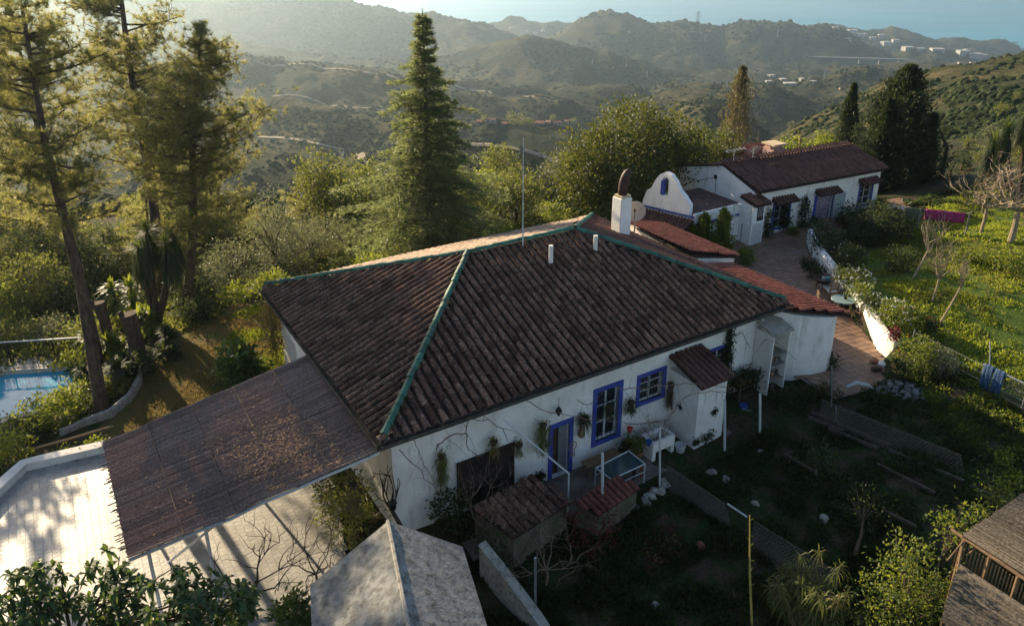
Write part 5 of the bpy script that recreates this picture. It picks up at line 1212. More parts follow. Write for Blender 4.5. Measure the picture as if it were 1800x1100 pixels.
# ---- garden shrubs: list of (px, top, bottom, width, Y from ground, material, label)
def shrub(px, base_py, z, w_, h_, lm, lab, group=None, dens=2.0, L=.12, Wd=.07, name='garden_bush', cl_r=.13, out=.8, flowers=None, dy=1.0):
    b = P(px, base_py, z); D = DD(b); rx = w_ / 2 * D / FPX; rz = h_ / 2 * D / FPX / .93
    e = ((b.x, b.y, b.z + rz * .8), (rx, rx * dy, rz)); area = rx * rz
    t = tree(name, lab, 'bush', b, [e], LG[lm], int(70 * area * dens) + 25, 13, cl_r, L, Wd, 0, group=group, out=out, seed=int(px))
    if flowers:
        fm, nf, fs = flowers; d = rdir(nf, .5); C = np.array(e[0]) + d * np.array(e[1]) * 1.06; V, F = leaves(np.repeat(C, 4, 0), rdir(nf * 4, .3), fs, fs * .8); link('flowers', npmesh('flowers', V, F, LG[fm]), t, kind='stuff')
    return t
GS = 'shrubs in the bed beside the pool'
shrub(95, 742, -.9, 105, 55, 'lime', 'bright clipped bush between the pool and the kerb', GS, 2.5)
shrub(140, 715, -.8, 80, 55, 'lime', 'bright bush wrapped around the foot of the poolside pine', GS, 2.2)
shrub(200, 690, -.6, 55, 40, 'creeper', 'yellow-green plant just right of the pine trunk', GS)
shrub(70, 765, -1, 70, 26, 'dark', 'low dark plant at the near pool corner', GS)
shrub(20, 812, -1, 70, 70, 'lime', 'sunlit bush at the left edge by the white parapet', GS, 2.2)
shrub(10, 765, -1.1, 90, 26, 'dark', 'dark low hedge along the near pool edge', GS)
shrub(115, 815, -.9, 60, 22, 'lime', 'small leafy plants growing behind the parapet', GS)
shrub(165, 800, -.8, 45, 24, 'lime', 'low bright plants at the outer corner of the carport', GS)
shrub(250, 655, -.5, 60, 40, 'dark', 'dark mounded plant in the angle of the kerb', GS)
shrub(130, 640, -1.0, 40, 24, 'lime', 'small lime plant at the far pool corner', GS)
shrub(425, 672, -.45, 76, 70, 'loquat', 'glossy large-leaved bush lit by the sun beside the carport roof', None, 1.6, .28, .13, cl_r=.2)
shrub(345, 560, -.4, 50, 44, 'dark', 'dark rounded bush at the far corner of the brown lawn')
G2 = 'shrubs in front of the second house'
shrub(1545, 425, .8, 105, 72, 'dark', 'large dark bush in front of the far end of the second house', G2, 2.2, .14, .08)
shrub(1500, 395, .8, 60, 40, 'dark', 'dark bush between the curtained doorway and the large bush', G2, 2.2)
shrub(1452, 450, .5, 70, 60, 'dark', 'dark bush at the top end of the retaining wall', G2, 2.2)
shrub(1490, 470, 1.0, 60, 44, 'dark', 'dark flowering shrub behind the top of the retaining wall', G2, 2.2, flowers=('daisy', 24, .05))
shrub(1580, 470, 1.2, 60, 40, 'weed', 'low dark shrub at the shaded edge of the lawn', G2)
shrub(1775, 470, 1.6, 90, 34, 'lime', 'bright leafy mound at the right side of the lawn', None, 2.2)
shrub(1700, 455, 1.5, 70, 16, 'lime', 'low sunlit strip of plants leading to the leafy mound', None, 2.2)
G3 = 'flowering plants on the retaining wall'
for px, py, w_, h_, lm, fl_, lab in ((1482, 497, 40, 26, 'lime', None, 'green tuft at the upper end of the retaining wall bed'), (1503, 505, 58, 34, 'creeper', ('daisy', 60, .07), 'white daisy bush, upper one of three on the retaining wall'),
    (1512, 528, 46, 32, 'lime', ('daisy', 20, .06), 'lime green mound between the daisy bushes'), (1537, 545, 64, 28, 'weed', ('daisy', 50, .06), 'dark daisy bush, middle one of three on the retaining wall'),
    (1568, 568, 66, 44, 'lime', ('daisy', 70, .07), 'large daisy bush, lowest of three on the retaining wall'), (1596, 552, 13, 12, 'red', None, 'bright red geranium on top of the retaining wall'),
    (1600, 575, 50, 40, 'lime', None, 'fresh green plant below the red geranium'), (1572, 594, 13, 18, 'maroon', None, 'dusty red succulent hanging over the wall end'), (1616, 605, 44, 34, 'lime', None, 'bright leafy plant right of the wall end'),
    (1606, 642, 70, 60, 'lime', ('red', 8, .07), 'tall bright bush beyond the end of the retaining wall'), (1650, 655, 44, 50, 'olive', None, 'grey-green conical bush at the foot of the lawn'), (1635, 580, 26, 24, 'weed', ('red', 12, .07), 'small plant with red blooms at the lawn edge'), (1580, 660, 36, 34, 'weed', None, 'dark agave-like plant on the stone heap')):
    shrub(px, py, .95 if py < 600 else .5, w_, h_, lm, lab, G3, 2.6, .1, .055, cl_r=.1, flowers=fl_)
shrub(1308, 470, .1, 26, 40, 'lime', 'bright young shrub at the corner of the low white wall', None, 3, .12, .09)
shrub(1438, 705, -.3, 60, 34, 'weed', 'low dark plants where the terrace corner meets the garden')
shrub(1385, 715, -.45, 60, 26, 'weed', 'low weeds in front of the white cabinet')
shrub(1412, 640, -.2, 62, 92, 'dark', 'potted shrub standing beside the rounded annex wall', None, 2.0, .13, .08)
shrub(1455, 645, 0, 26, 26, 'dark', 'round dark potted bush at the annex corner')
shrub(1440, 490, .2, 40, 26, 'dark', 'dark potted foliage on the terrace by the bench', 'potted plants on the terrace')
shrub(1420, 475, .2, 30, 24, 'dark', 'leafy pot plant farther back on the terrace', 'potted plants on the terrace')
shrub(1375, 412, .4, 16, 60, 'weed', 'climber trained up the wall right of the far window', 'climbers on the second house', 2.4, dy=.4)
shrub(1403, 405, .4, 30, 74, 'weed', 'large leafy climber between the far window and lantern', 'climbers on the second house', 2.0, dy=.4)
shrub(1348, 420, .4, 14, 60, 'dark', 'narrow dark climber at the corner of the louvred closet', 'climbers on the second house', 2.0, dy=.5)
shrub(1190, 388, 1.6, 44, 40, 'creeper', 'dry pale creeper hanging off the bell-shaped parapet', None, 1.6, dy=.5)
shrub(1140, 352, 2.2, 30, 26, 'creeper', 'thin creeper on the left shoulder of the bell-shaped parapet', None, 1.6, dy=.5)
# front garden
G4 = 'overgrown climbers at the near house corner'
shrub(612, 935, -.5, 105, 130, 'creeper', 'tangled yellow-green creeper heap beside the driveway edge', G4, .9, .26, .035, out=.3)
shrub(590, 870, -.5, 70, 60, 'dark', 'dark climber under the front edge of the carport', G4, 1.4)
shrub(795, 945, -.8, 75, 100, 'weed', 'leafy climber heap below the hanging plant at the front wall', G4, 1.5)
shrub(708, 905, -.5, 40, 60, 'dark', 'small dark fern-like bush against the front wall near the corner', G4, 1.6, .2, .06)
shrub(870, 985, -1.1, 70, 60, 'olive', 'grey twiggy bush by the top of the tapering concrete wall', G4, .9, .16, .04)
shrub(1040, 960, -1.1, 90, 120, 'maroon', 'dark red leafless-looking bush below the small tiled shed roof', None, .5, .12, .05)
# bottom right bush etc
def air_bush(lab, boxes, Y, lm, dens, L, Wd, name='garden_tree', r0=.05, cl_r=.2, droop=0, group=None, bk=None):
    es = [ell(*b, Y=Y + dy) for *b, dy in boxes]; area = sum(e[1][0] * e[1][2] for e in es); c = es[0][0]
    return tree(name, lab, 'tree', (c[0], c[1], gz(c[0], c[1])), es, LG[lm], int(60 * area * dens) + 15, 11, cl_r, L, Wd, r0, bark_=bk or stick, droop=droop, seed=int(Y * 10), nl=6, group=group)
air_bush('leafy green tree with sunlit top in front of the reed huts', [(1600, 960, 1120, 120, 0), (1545, 1010, 1130, 90, -.3), (1630, 990, 1080, 80, .2), (1590, 935, 1000, 60, .2)], 14.2, 'lime', 1.9, .10, .055)
air_bush('thin spray of sunlit leaves left of the reed hut roof', [(1672, 900, 960, 60, 0), (1710, 880, 930, 50, .3)], 16, 'lime', 1.0, .12, .07, r0=.03)
air_bush('small sunlit climber above the reed hut roof', [(1765, 835, 895, 50, 0)], 17, 'lime', 1.1, .12, .07, r0=.03)
air_bush('dark leafless fruit tree bush low in the garden', [(1520, 850, 920, 90, 0)], 17.5, 'weed', .5, .1, .05)
air_bush('vegetable bush in the shaded front garden', [(1440, 780, 830, 60, 0)], 20.5, 'weed', .9, .12, .08)
# loquat in the left foreground
es = [ell(60, 985, 1120, 130, 11.6), ell(190, 975, 1130, 120, 11.8), ell(320, 1000, 1130, 150, 11.8), ell(415, 1010, 1120, 80, 12.2), ell(20, 1040, 1160, 160, 11.0), ell(240, 1060, 1200, 260, 10.8)]
b = Vector((es[2][0][0] - 1, 11, -.6)); e = empty('loquat_tree', tuple(b), 0, 'large-leaved dark green tree filling the bottom left corner', 'tree')
limbs(MB(), b, es, .12, n=7, seed=3).obj('trunk', bark, e, True); P_ = []
for c, r in es:
    n = int(70 * r[0] * r[2]) + 16; cc, dd = clumps_in(c, r, n, seed=4)
    for q, d in zip(cc, dd): P_.append(rosette(q, 11, .26, .085, .7, .5))
V, F = join(P_); link('crown', npmesh('crown', *tri_fix(V, F), LG['loquat']), e)
shrub(520, 1095, -.4, 60, 50, 'loquat', 'small glossy bush at the left foot of the grey hut', None, 1.8, .2, .08)
# bamboo-like plant and stalk
b = P(1410, 1120, -1.2); e = empty('bamboo_clump', tuple(b), 0, 'arching bamboo-like clump with golden tips at the bottom edge', 'plant'); C = []
for i in range(46):
    a = random.uniform(0, 6.28); r = random.uniform(.2, 1.0); tpp = b + Vector((math.cos(a) * r, math.sin(a) * r, random.uniform(1.0, 2.2))); C.append((b, tpp))
m = MB(); [m.tube([s + (t - s) * .0 + Vector(((t - s).x * .15, (t - s).y * .15, 0)), s.lerp(t, .6) + ZUP * .25, t], [.016, .01, .004], 4) for s, t in C]; m.obj('canes', straw_m, e)
P_ = [rosette(tuple(s.lerp(t, q) + ZUP * .1), 14, .42, .028, .9, .3) for s, t in C for q in (.6, .8, .98)]; V, F = join(P_); link('foliage', npmesh('leaves', *tri_fix(V, F), LG['creeper']), e)
P_ = [rosette(tuple(t), 8, .4, .028, .7, .5) for s, t in C[:16]]; V, F = join(P_); link('dry_tips', npmesh('leaves', *tri_fix(V, F), LG['drygrass']), e)
b = P(1322, 1105, -1.3); t = PY(1318, 905, b.y); m = MB(); m.tube([b, b.lerp(t, .5) + Vector((-.03, 0, 0)), t], [.035, .028, .012], 6)
for k in range(14):
    q = b.lerp(t, .4 + k * .043); a = k * 2.4; m.tube([q, q + Vector((math.cos(a) * .09, math.sin(a) * .09, .06))], [.012, .004], 4)
tag(m.obj('flower_stalk', mat('yellow_stalk', (.32, .24, .05), (.48, .38, .10), 8, .8, .2)), 'tall yellowish bare agave stalk standing alone in the dark garden', 'stalk')
# ---- bare trees
def bare(name, lab, base, spread, h, n1, depth, r0, m_, group=None, cat='tree', up=.5, lean=(0, 0), trunk_h=.4, seed=0, curl=.3, droop=0):
    rnd = random.Random(seed); m = MB(); b = Vector(base); m2 = MB()
    fork = b + Vector((lean[0] * trunk_h, lean[1] * trunk_h, h * trunk_h)); m2.tube([b - ZUP * .15, b.lerp(fork, .5) + Vector((.04, 0, 0)), fork], [r0 * 1.15, r0, r0 * .8], 8)
    def grow(p, d, L, r, k):
        pts = [p]; dd = d.copy(); rs = [r]
        for i in range(4):
            dd = (dd + Vector((rnd.gauss(0, curl), rnd.gauss(0, curl), rnd.gauss(up * .2 - droop, curl * .6)))).normalized(); pts.append(pts[-1] + dd * L / 4); rs.append(r * (1 - .16 * (i + 1)))
        m.tube(pts, rs, 4 if k < depth - 1 else 3, False)
        if k < depth:
            for j in range(3 if k else 3):
                i = rnd.choice((2, 3, 4)); nd = (dd + Vector((rnd.gauss(0, .7), rnd.gauss(0, .7), rnd.gauss(up * .3 - droop, .4)))).normalized(); grow(pts[i], nd, L * rnd.uniform(.55, .8), r * .55, k + 1)
    for i in range(n1):
        a = 6.283 * i / n1 + rnd.uniform(-.4, .4); d = Vector((math.cos(a) * spread, math.sin(a) * spread, rnd.uniform(.35, 1) * up * 2)).normalized(); grow(fork, d, h * (1 - trunk_h) * .62, r0 * .6, 1)
    e = empty(name, tuple(b), 0, lab, cat, group); m2.obj('trunk', m_, e); m.obj('branches', m_, e); return e
pale = mat('pale_twig', (.20, .155, .10), (.34, .27, .18), 9, .9, .2)
bare('bare_tree', 'low leafless tree with twisting pale branches at the right edge', P(1776, 425, 1.7), 1.3, 4.4, 11, 4, .14, pale, seed=5, up=.55, droop=.05, trunk_h=.38, curl=.32)
bare('bare_tree', 'second leafless crown tangled beside the first at the right edge', P(1725, 405, 1.7), 1.3, 3.6, 9, 4, .08, pale, seed=6, up=.5, droop=.05, trunk_h=.35, curl=.32)
GB = 'leafless saplings on the lawn'
bare('sapling', 'leaning leafless sapling with fan crown, upper left one on the lawn', P(1605, 486, 1.2), .6, 2.8, 9, 3, .05, pale, GB, up=.9, lean=(1.1, .2), seed=7, trunk_h=.45, curl=.12)
bare('sapling', 'upright leafless sapling in the middle of the lawn', P(1637, 530, 1.1), .6, 2.7, 10, 3, .045, pale, GB, up=.9, lean=(.3, 0), seed=8, trunk_h=.4, curl=.12)
bare('sapling', 'leaning leafless sapling nearest the fence', P(1652, 565, 1.0), .5, 2.6, 8, 3, .04, pale, GB, up=1, lean=(.9, 0), seed=9, trunk_h=.6, curl=.12)
bare('bare_vine', 'curling bare fig branches spreading over the sunny driveway', P(438, 1090, -.5), 1.2, 2.9, 6, 3, .055, bark, seed=11, up=.25, trunk_h=.35, lean=(.4, 0), curl=.42)
bare('bare_vine', 'bare twisted branches against the left side of the grey hut', P(560, 1050, -.5), 1.2, 2.7, 6, 3, .04, stick, seed=12, up=.3, trunk_h=.3, curl=.4)
bare('bare_tree', 'forked dark trunk with thin shoots at the near house corner', P(715, 950, -.5), .7, 2.6, 4, 2, .07, bark, seed=13, up=.7, trunk_h=.45, curl=.2, lean=(-.9, 0))
bare('bare_tree', 'leafless twiggy shrub overhanging the brown tiled shelter', P(905, 965, -1.0), .9, 2.0, 8, 3, .03, stick, seed=24, up=.6, trunk_h=.25, curl=.25)
bare('bare_tree', 'thin leafless shrub in front of the dark screen panel', P(850, 960, -.9), .8, 2.6, 7, 3, .035, stick, seed=14, up=.7, trunk_h=.25, curl=.22)
bare('bare_tree', 'spreading bare grey bush in the lower front garden', P(960, 1020, -1.1), 1.1, 2.0, 7, 3, .04, stick, seed=15, up=.4, trunk_h=.2, curl=.3)
bare('bare_tree', 'small leafless bush in front of the closet and wall pots', P(1150, 800, -.8), .7, 1.8, 5, 3, .025, stick, seed=16, up=.7, trunk_h=.3, curl=.25)
# vines on wires along the front of the house
def vine(pts, r, lab, group='bare vines strung along the front wall', m_=None):
    P3 = []; n_ = len(pts)
    for i in range(n_ - 1):
        a = pts[max(i - 1, 0)]; b = pts[i]; c = pts[i + 1]; d = pts[min(i + 2, n_ - 1)]
        for q in range(4):
            t = q / 4; P3.append(.5 * ((2 * b) + (c - a) * t + (2 * a - 5 * b + 4 * c - d) * t * t + (3 * b - a - 3 * c + d) * t ** 3) + Vector((random.gauss(0, .02), random.gauss(0, .02), random.gauss(0, .03))))
    pts = P3 + [pts[-1]]
    m = MB(); m.tube(pts, [r * (1 - .5 * i / len(pts)) for i in range(len(pts))], 5)
    for i in range(1, len(pts) - 1):
        if random.random() < .35:
            d = Vector((random.gauss(0, .2), random.gauss(0, .2), random.gauss(-.1, .25))); m.tube([pts[i], pts[i] + d * .6 + ZUP * .05, pts[i] + d * 1.3], [r * .45, r * .3, r * .15], 4)
    tag(m.obj('grape_vine', m_ or stick), lab, 'vine', group)
def wpt(px, py, v): 
    u, z = fw(px, py, v); return HLc(u, v, z)
for pl, v, r, lab in (([(767, 788), (790, 765), (820, 760), (822, 742), (850, 738), (880, 752), (892, 775)], -.5, .022, 'bare vine looping under the gutter above the dark screen'),
    ([(820, 760), (822, 785), (838, 800), (860, 790)], -.5, .018, 'bare vine end hanging in front of the dark screen'),
    ([(926, 705), (960, 722), (1000, 730), (1045, 738), (1100, 742)], -.4, .016, 'long bare vine crossing above the front doorway'),
    ([(1014, 702), (1030, 709), (1045, 706), (1060, 690)], -.3, .016, 'short twisted vine beside the tall blue window'),
    ([(1090, 684), (1130, 683), (1180, 676), (1215, 672), (1250, 676), (1290, 680)], -1.2, .018, 'bare vine crossing in front of the small blue window and the shed'),
    ([(1100, 745), (1150, 742), (1172, 738), (1200, 700), (1240, 690), (1280, 688)], -1.3, .018, 'bare vine reaching from the sink corner to the shed'),
    ([(1290, 590), (1305, 585), (1314, 600), (1318, 612)], -.3, .016, 'curved vine hook beside the ivy-clad pipe'),
    ([(1338, 604), (1350, 599), (1370, 606), (1400, 632)], -1.0, .014, 'thin vine arching across the white cabinet'),
    ([(700, 788), (740, 830), (765, 860), (770, 875)], -.3, .014, 'two thin stems slanting down the wall near the corner'),
    ([(728, 770), (745, 815), (765, 850)], -.35, .012, 'thin stem beside the slanting ones near the corner')):
    vine([wpt(x, y, v) for x, y in pl], r, lab)
e = None
# ivy-clad pipe
pts = [wpt(1284 - i * .9, 573 + i * 13, .3) for i in range(11)]
e = empty('ivy_column', tuple(pts[-1]), 0, 'dark ivy climbing a pipe up the front wall right of the lean-to shed', 'climber')
MB().tube(pts, .04, 6).obj('stem', bark, e); C = np.concatenate([np.array(p)[None] + RNG.normal(size=(70, 3)) * .09 for p in pts for _ in (0, 1)]); link('foliage', npmesh('ivy', *leaves(C, rdir(len(C)), .09, .07), LG['weed']), e)
# ---- ground vegetation
def scatter(poly_px, n, zoff=0, test=None):
    poly = [(P(x, y, 0)) for x, y in poly_px]; xs = [p.x for p in poly]; ys = [p.y for p in poly]
    X = RNG.uniform(min(xs), max(xs), n * 3); Y = RNG.uniform(min(ys), max(ys), n * 3); k = in_poly(X, Y, poly); X = X[k][:n]; Y = Y[k][:n]
    k = ~(in_poly(X, Y, YARD) | in_poly(X, Y, DRIVE) | in_poly(X, Y, POOL)); u = (X - _P1.x) * HA.x + (Y - _P1.y) * HA.y; v = (X - _P1.x) * HB.x + (Y - _P1.y) * HB.y
    k &= ~((u > .2) & (u < HL + 2) & (v > .3) & (v < HW - .2))
    X = X[k]; Y = Y[k]; return X, Y, ground(X, Y)
def ground_cover(name, lab, poly, n, lm, L, Wd, per=4, spread=.1, thr=.0, sc=1.1, blade=False, cat='grass'):
    X, Y, Z = scatter(poly, n); d = fbm(X / sc, Y / sc, 3, 31); k = d > thr; X, Y, Z = X[k], Y[k], Z[k]; h = np.clip((d[k] - thr) * 3 + .6, .5, 1.6)
    C = np.repeat(np.stack([X, Y, Z], -1), per, 0) + RNG.normal(size=(len(X) * per, 3)) * np.array([spread, spread, .02]); D = rdir(len(C), 1.1)
    hh = np.repeat(h, per); f = blades if blade else leaves
    V, F = f(C, D, L * hh * RNG.uniform(.6, 1.3, len(C)), Wd); link(name, npmesh(name, V, F, LG[lm]), None, lab, cat, kind='stuff')
ground_cover('lawn_grass', 'bright sunlit green grass and clover of the lawn beyond the retaining wall', LAWN_PX, 42000, 'grass', .14, .034, 5, .09, -.03, .55)
ground_cover('lawn_clover', 'taller leafy clumps dotted through the lawn', LAWN_PX, 7000, 'grass', .2, .07, 7, .13, .08, 1.3, cat='ground cover')
ground_cover('lawn_dead_grass', 'dry straw-coloured blades scattered in the lawn', LAWN_PX, 8000, 'drygrass', .16, .025, 4, .12, .03, 1.7)
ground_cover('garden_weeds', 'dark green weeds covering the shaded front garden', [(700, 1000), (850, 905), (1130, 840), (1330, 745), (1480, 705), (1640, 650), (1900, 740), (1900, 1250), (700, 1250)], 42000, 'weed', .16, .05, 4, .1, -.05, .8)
ground_cover('verge_plants', 'sunlit ground plants at the right edge below the fence', [(1600, 660), (1700, 690), (1900, 760), (1900, 900), (1760, 840), (1640, 740)], 6000, 'lime', .14, .08, 5, .12, .02, .5, cat='ground cover')
ground_cover('dry_lawn_grass', 'short brownish grass of the lawn left of the main house', DRY_PX, 26000, 'drygrass', .06, .02, 3, .05, -.12, 1.5)
ground_cover('side_lawn_grass', 'short green grass at the sunlit side of the main house', [(395, 545), (450, 520), (500, 560), (560, 640), (430, 700), (400, 600)], 20000, 'grass', .07, .025, 4, .06, -.05, 1.2)
ground_cover('slope_undergrowth', 'rough undergrowth on the slope behind house and pines', [(-100, 650), (-100, 470), (300, 430), (700, 400), (1000, 350), (1050, 380), (600, 480), (450, 510), (330, 560), (200, 560), (140, 630)], 16000, 'creeper', .3, .12, 4, .25, -.05, 1.5, cat='undergrowth')
ground_cover('terrace_edge_plants', 'low plants between the second house and the lawn', [(1440, 460), (1520, 400), (1640, 370), (1800, 360), (1800, 400), (1640, 430), (1540, 455), (1480, 480)], 7000, 'weed', .2, .09, 5, .12, 0, .8, cat='ground cover')
# ================================================================ SMALL THINGS IN FRONT OF THE HOUSE
GR = lambda px, py, z=-.8: P(px, py, z)
def pole(px, y0, y1, z, r, m_, lab, group='white poles in the front garden', name='garden_pole'):
    b = P(px, y1, z); t = PY(px, y0, b.y); m = MB(); m.tube([b - ZUP * .1, b.lerp(t, .5), t], r, 8); return tag(m.obj(name, m_), lab, 'pole', group)
pole(1059, 796, 912, -.95, .045, metal_w, 'tall white pole in front of the small red tiled shed')
pole(1160, 752, 860, -.9, .035, metal_w, 'thin white pole with a dark lower half by the whitewashed rocks')
pole(1274, 702, 795, -.8, .045, metal_w, 'white pole in front of the lean-to shed corner')
pole(1336, 692, 772, -.7, .045, metal_w, 'white pole standing right of the basin')
pole(1462, 644, 712, -.2, .03, metal_g, 'thin grey pole by the potted bush at the annex corner')
pole(941, 980, 1070, -1.1, .035, metal_g, 'rusty mottled pole standing among bare branches', None)
pole(877, 892, 930, -.5, .035, wood_g, 'short grey post leaning on the low tiled roof', None)
pole(1470, 715, 748, -.5, .02, metal_g, 'short thin stake beside the vegetable beds', None)
pole(1740, 600, 660, .6, .02, metal_w, 'thin stake in the grass left of the jeans', None)
# pipe frame over the little terrace
fr = empty('pipe_frame', P(1000, 860, -.8), 0, 'pale slanting pipe rail with post in front of the doorway', 'rail')
a = P(882, 735, .9); b = P(1000, 833, .35); c = P(1000, 862, -.8)
u, z = fw(885, 737, -.6); a = HLc(u, -.6, z); u, z = fw(1000, 832, -1.2); b = HLc(u, -1.2, z)
m = MB(); m.tube([a, b], .03, 7); m.obj('rail', metal_w, fr); m = MB(); m.tube([b, Vector((b.x, b.y, -.9))], .028, 7); m.obj('post', metal_w, fr)
# kennels with tiled lids
def kennel(lab, q, zr0, zr1, zb, mo, cover, wallm, pitch, maxn=80, name='tiled_shelter', zs=None):
    """q: four pixel corners: back-left, back-right, front-right, front-left; heights"""
    bl, br_, fr_, fl_ = P(*q[0], zr1), P(*q[1], zr1), P(*q[2], zr0), P(*q[3], zr0); c = (bl + br_ + fr_ + fl_) / 4
    e = empty(name, (c.x, c.y, zb), HANG, lab, 'shelter'); ins = [p + (c - p) * .08 for p in (fl_, fr_, br_, bl)]
    m = MB(); m.prism([(p.x, p.y) for p in ins], zb - .4, [zr0 - .05, zr0 - .05, zr1 - .06, zr1 - .06]); m.obj('wall', wallm, e)
    quad_roof(e, fl_, fr_, bl, br_, mo, mo, None, pitch, .36, maxn, name='roof', th=.04, tileargs=(pitch * .46, pitch * .4, .42, .018, 5, .8)); return e
mossw = mat('mossy_render', (.075, .062, .045), (.16, .135, .10), 2.2, .95, .4, spots=(.07, .09, .035), spot_scale=4, spot_th=(.5, .68))
kennel('low shelter with mixed brown and pale barrel-tile roof below the dark screen', [(826, 893), (935, 835), (1004, 884), (902, 948)], .0, .3, -.95, tile_old, None, mossw, .26)
tile_darkred = mat('dull_red_tile', (.10, .034, .026), (.18, .062, .045), 6, .9, .3, obj_random=.2, spots=(.08, .04, .03), spot_scale=12)
kennel('low shelter with dull red barrel-tile roof behind the tall white pole', [(1008, 882), (1084, 840), (1124, 860), (1052, 908)], -.2, .0, -1.0, tile_darkred, None, mossw, .2)
# steel table frame / drying rack
def rack():
    c = [P(1047, 822, -.05), P(1105, 792, -.05), P(1134, 815, -.05), P(1075, 842, -.05)]; zt = -.05; e = empty('glass_table', (sum(c, Vector()) / 4) - ZUP * .75, HANG, 'pale metal table frame with glass top standing on the small paved yard', 'table')
    m = MB()
    for i in range(4):
        m = MB(); m.tube([c[i], c[(i + 1) % 4]], .022, 6); m.obj('top_rail', metal_w, e)
        m = MB(); m.tube([c[i], c[i] - ZUP * .75], .022, 6); m.obj('leg', metal_w, e)
    for i in (0, 2):
        m = MB(); m.tube([c[i] - ZUP * .3, c[(i + 1) % 4] - ZUP * .3], .014, 5); m.obj('stretcher', metal_w, e)
    m = MB(); m.hull4([p - ZUP * .01 for p in c], None, -ZUP * .012); m.obj('glass_top', mat('greenish_glass', (.03, .06, .06), (.05, .08, .08), 2, .1, 0, spec=.7), e)
    for k, (px, py) in enumerate(((1113, 822), (1126, 818))):
        p = P(px, py, -.1); m = MB(); m.hull4([p, p + HA * .12, p + HA * .12 - ZUP * .45, p + HA * .02 - ZUP * .5], None, HB * .03)
        tag(m.obj('hanging_cloth', [metal_d, tile_darkred][k]), ['dark cloth hung over the glass table rail', 'dull red cloth hung over the glass table corner'][k], 'cloth')
rack()
def bench():
    a = P(1033, 822, -.35); b = P(1092, 797, -.35); d = (b - a).normalized(); s = Vector((-d.y, d.x, 0)); L = (b - a).length; e = empty('wooden_bench', (a + b) / 2 - ZUP * .45, math.atan2(d.y, d.x), 'brown wooden garden bench between the doorway and the glass table', 'bench')
    for k in range(3):
        m = MB(); box2(m, a + s * (k * .14), d, s, L, .12, -.40, -.35); m.obj('seat_slat', wood_m, e)
    for t in (.1, L - .15):
        for q in (.02, .34):
            m = MB(); box2(m, a + d * t + s * q, d, s, .06, .06, -.85, -.40); m.obj('leg', wood_m, e)
bench()
# sink unit
def sink():
    a = HLc(9.35, -.75); e = empty('outdoor_sink', HLc(9.8, -.5, -.8), HANG, 'white masonry wash sink built beside the lean-to shed', 'sink'); t = .09; z1 = -.05; w_, d_ = 1.0, .62
    for p, x, y in ((a, w_, t), (a + HB * (d_ - t), w_, t), (a + HB * t, t, d_ - 2 * t), (a + HA * (w_ - t) + HB * t, t, d_ - 2 * t)):
        m = MB(); box2(m, p, HA, HB, x, y, -.45, z1); m.obj('basin_side', white, e)
    m = MB(); box2(m, a + HA * t + HB * t, HA, HB, w_ - 2 * t, d_ - 2 * t, -.45, -.35); m.obj('basin_floor', concrete, e)
    for x in (0, w_ - .14):
        m = MB(); box2(m, a + HA * x, HA, HB, .14, d_, -.95, -.452); m.obj('pier', white, e)
    m = MB(); q = a + HA * .5 + HB * (d_ - .05); m.tube([q + ZUP * -.05, q + ZUP * .18, q + ZUP * .2 - HB * .15], .018, 6); m.obj('tap', metal_g, e)
sink()
def pot(p, r, h, m_, lab, plant=None, group=None, L=.12):
    e = empty('flower_pot', tuple(p), 0, lab, 'pot', group); m = MB(); m.lathe(p, [(r * .65, 0), (r * .9, h * .8), (r, h * .82), (r, h), (r * .85, h), (r * .8, h * .8)], 12); m.obj('pot', m_, e)
    if plant: V, F = foliage([((p.x, p.y, p.z + h + r * .5), (r * 1.3, r * 1.3, r * 1.3))], 30, 14, r * .5, L, L * .5); link('plant', npmesh('plant', V, F, LG[plant]), e, kind='stuff')
def P2(px, py, z=-.8): return P(px, py, z)
pot(P2(1116, 812, -.85), .26, .5, terracotta, 'big dark planter with trailing plant under the tall blue window', 'creeper')
pot(P2(1102, 805, -.85), .16, .3, terracotta, 'small clay pot left of the big planter', 'dark')
pot(P2(1140, 782, -.05), .11, .18, plastic_b, 'dark blue bowl standing in the wash sink')
pot(P2(945, 850, -.85), .14, .25, terracotta, 'clay pot at the left of the doorway', 'weed', 'pots beside the doorway')
pot(P2(915, 862, -.85), .16, .3, wood_d, 'dark tub farther left of the doorway', 'dark', 'pots beside the doorway')
pot(P2(1306, 722, -.6), .16, .26, plastic_b, 'blue bucket beside the white basin')
pot(P2(1195, 795, -.8), .2, .34, plastic_w, 'white tub at the foot of the lean-to shed')
pot(P2(1395, 418, .35), .22, .3, terracotta, 'terracotta trough pot under the large climber', 'lime')
pot(P2(1430, 408, .5), .2, .55, concrete, 'stone urn by the curtained doorway', 'dark')
pot(P2(1545, 372, .8), .25, .4, terracotta, 'clay pot with cactus at the far end of the second house', 'lime')
pot(P2(1482, 400, .6), .22, .3, terracotta, 'clay pot below the open glazed leaf', 'weed')
pot(P2(1420, 642, 0), .2, .35, terracotta, 'clay pot tucked against the rounded wall', 'dark')
# white basin
p = P(1318, 722, -.62); e = empty('wash_basin', tuple(p), 0, 'white square plastic basin lying on the dark soil', 'basin'); m = MB(); m.lathe(p, [(.26, 0), (.38, .18), (.42, .2), (.40, .21), (.34, .19), (.24, .04)], 4, Matrix.Rotation(.5, 3, 'Z')); m.obj('basin', plastic_w, e, bevel=.03)
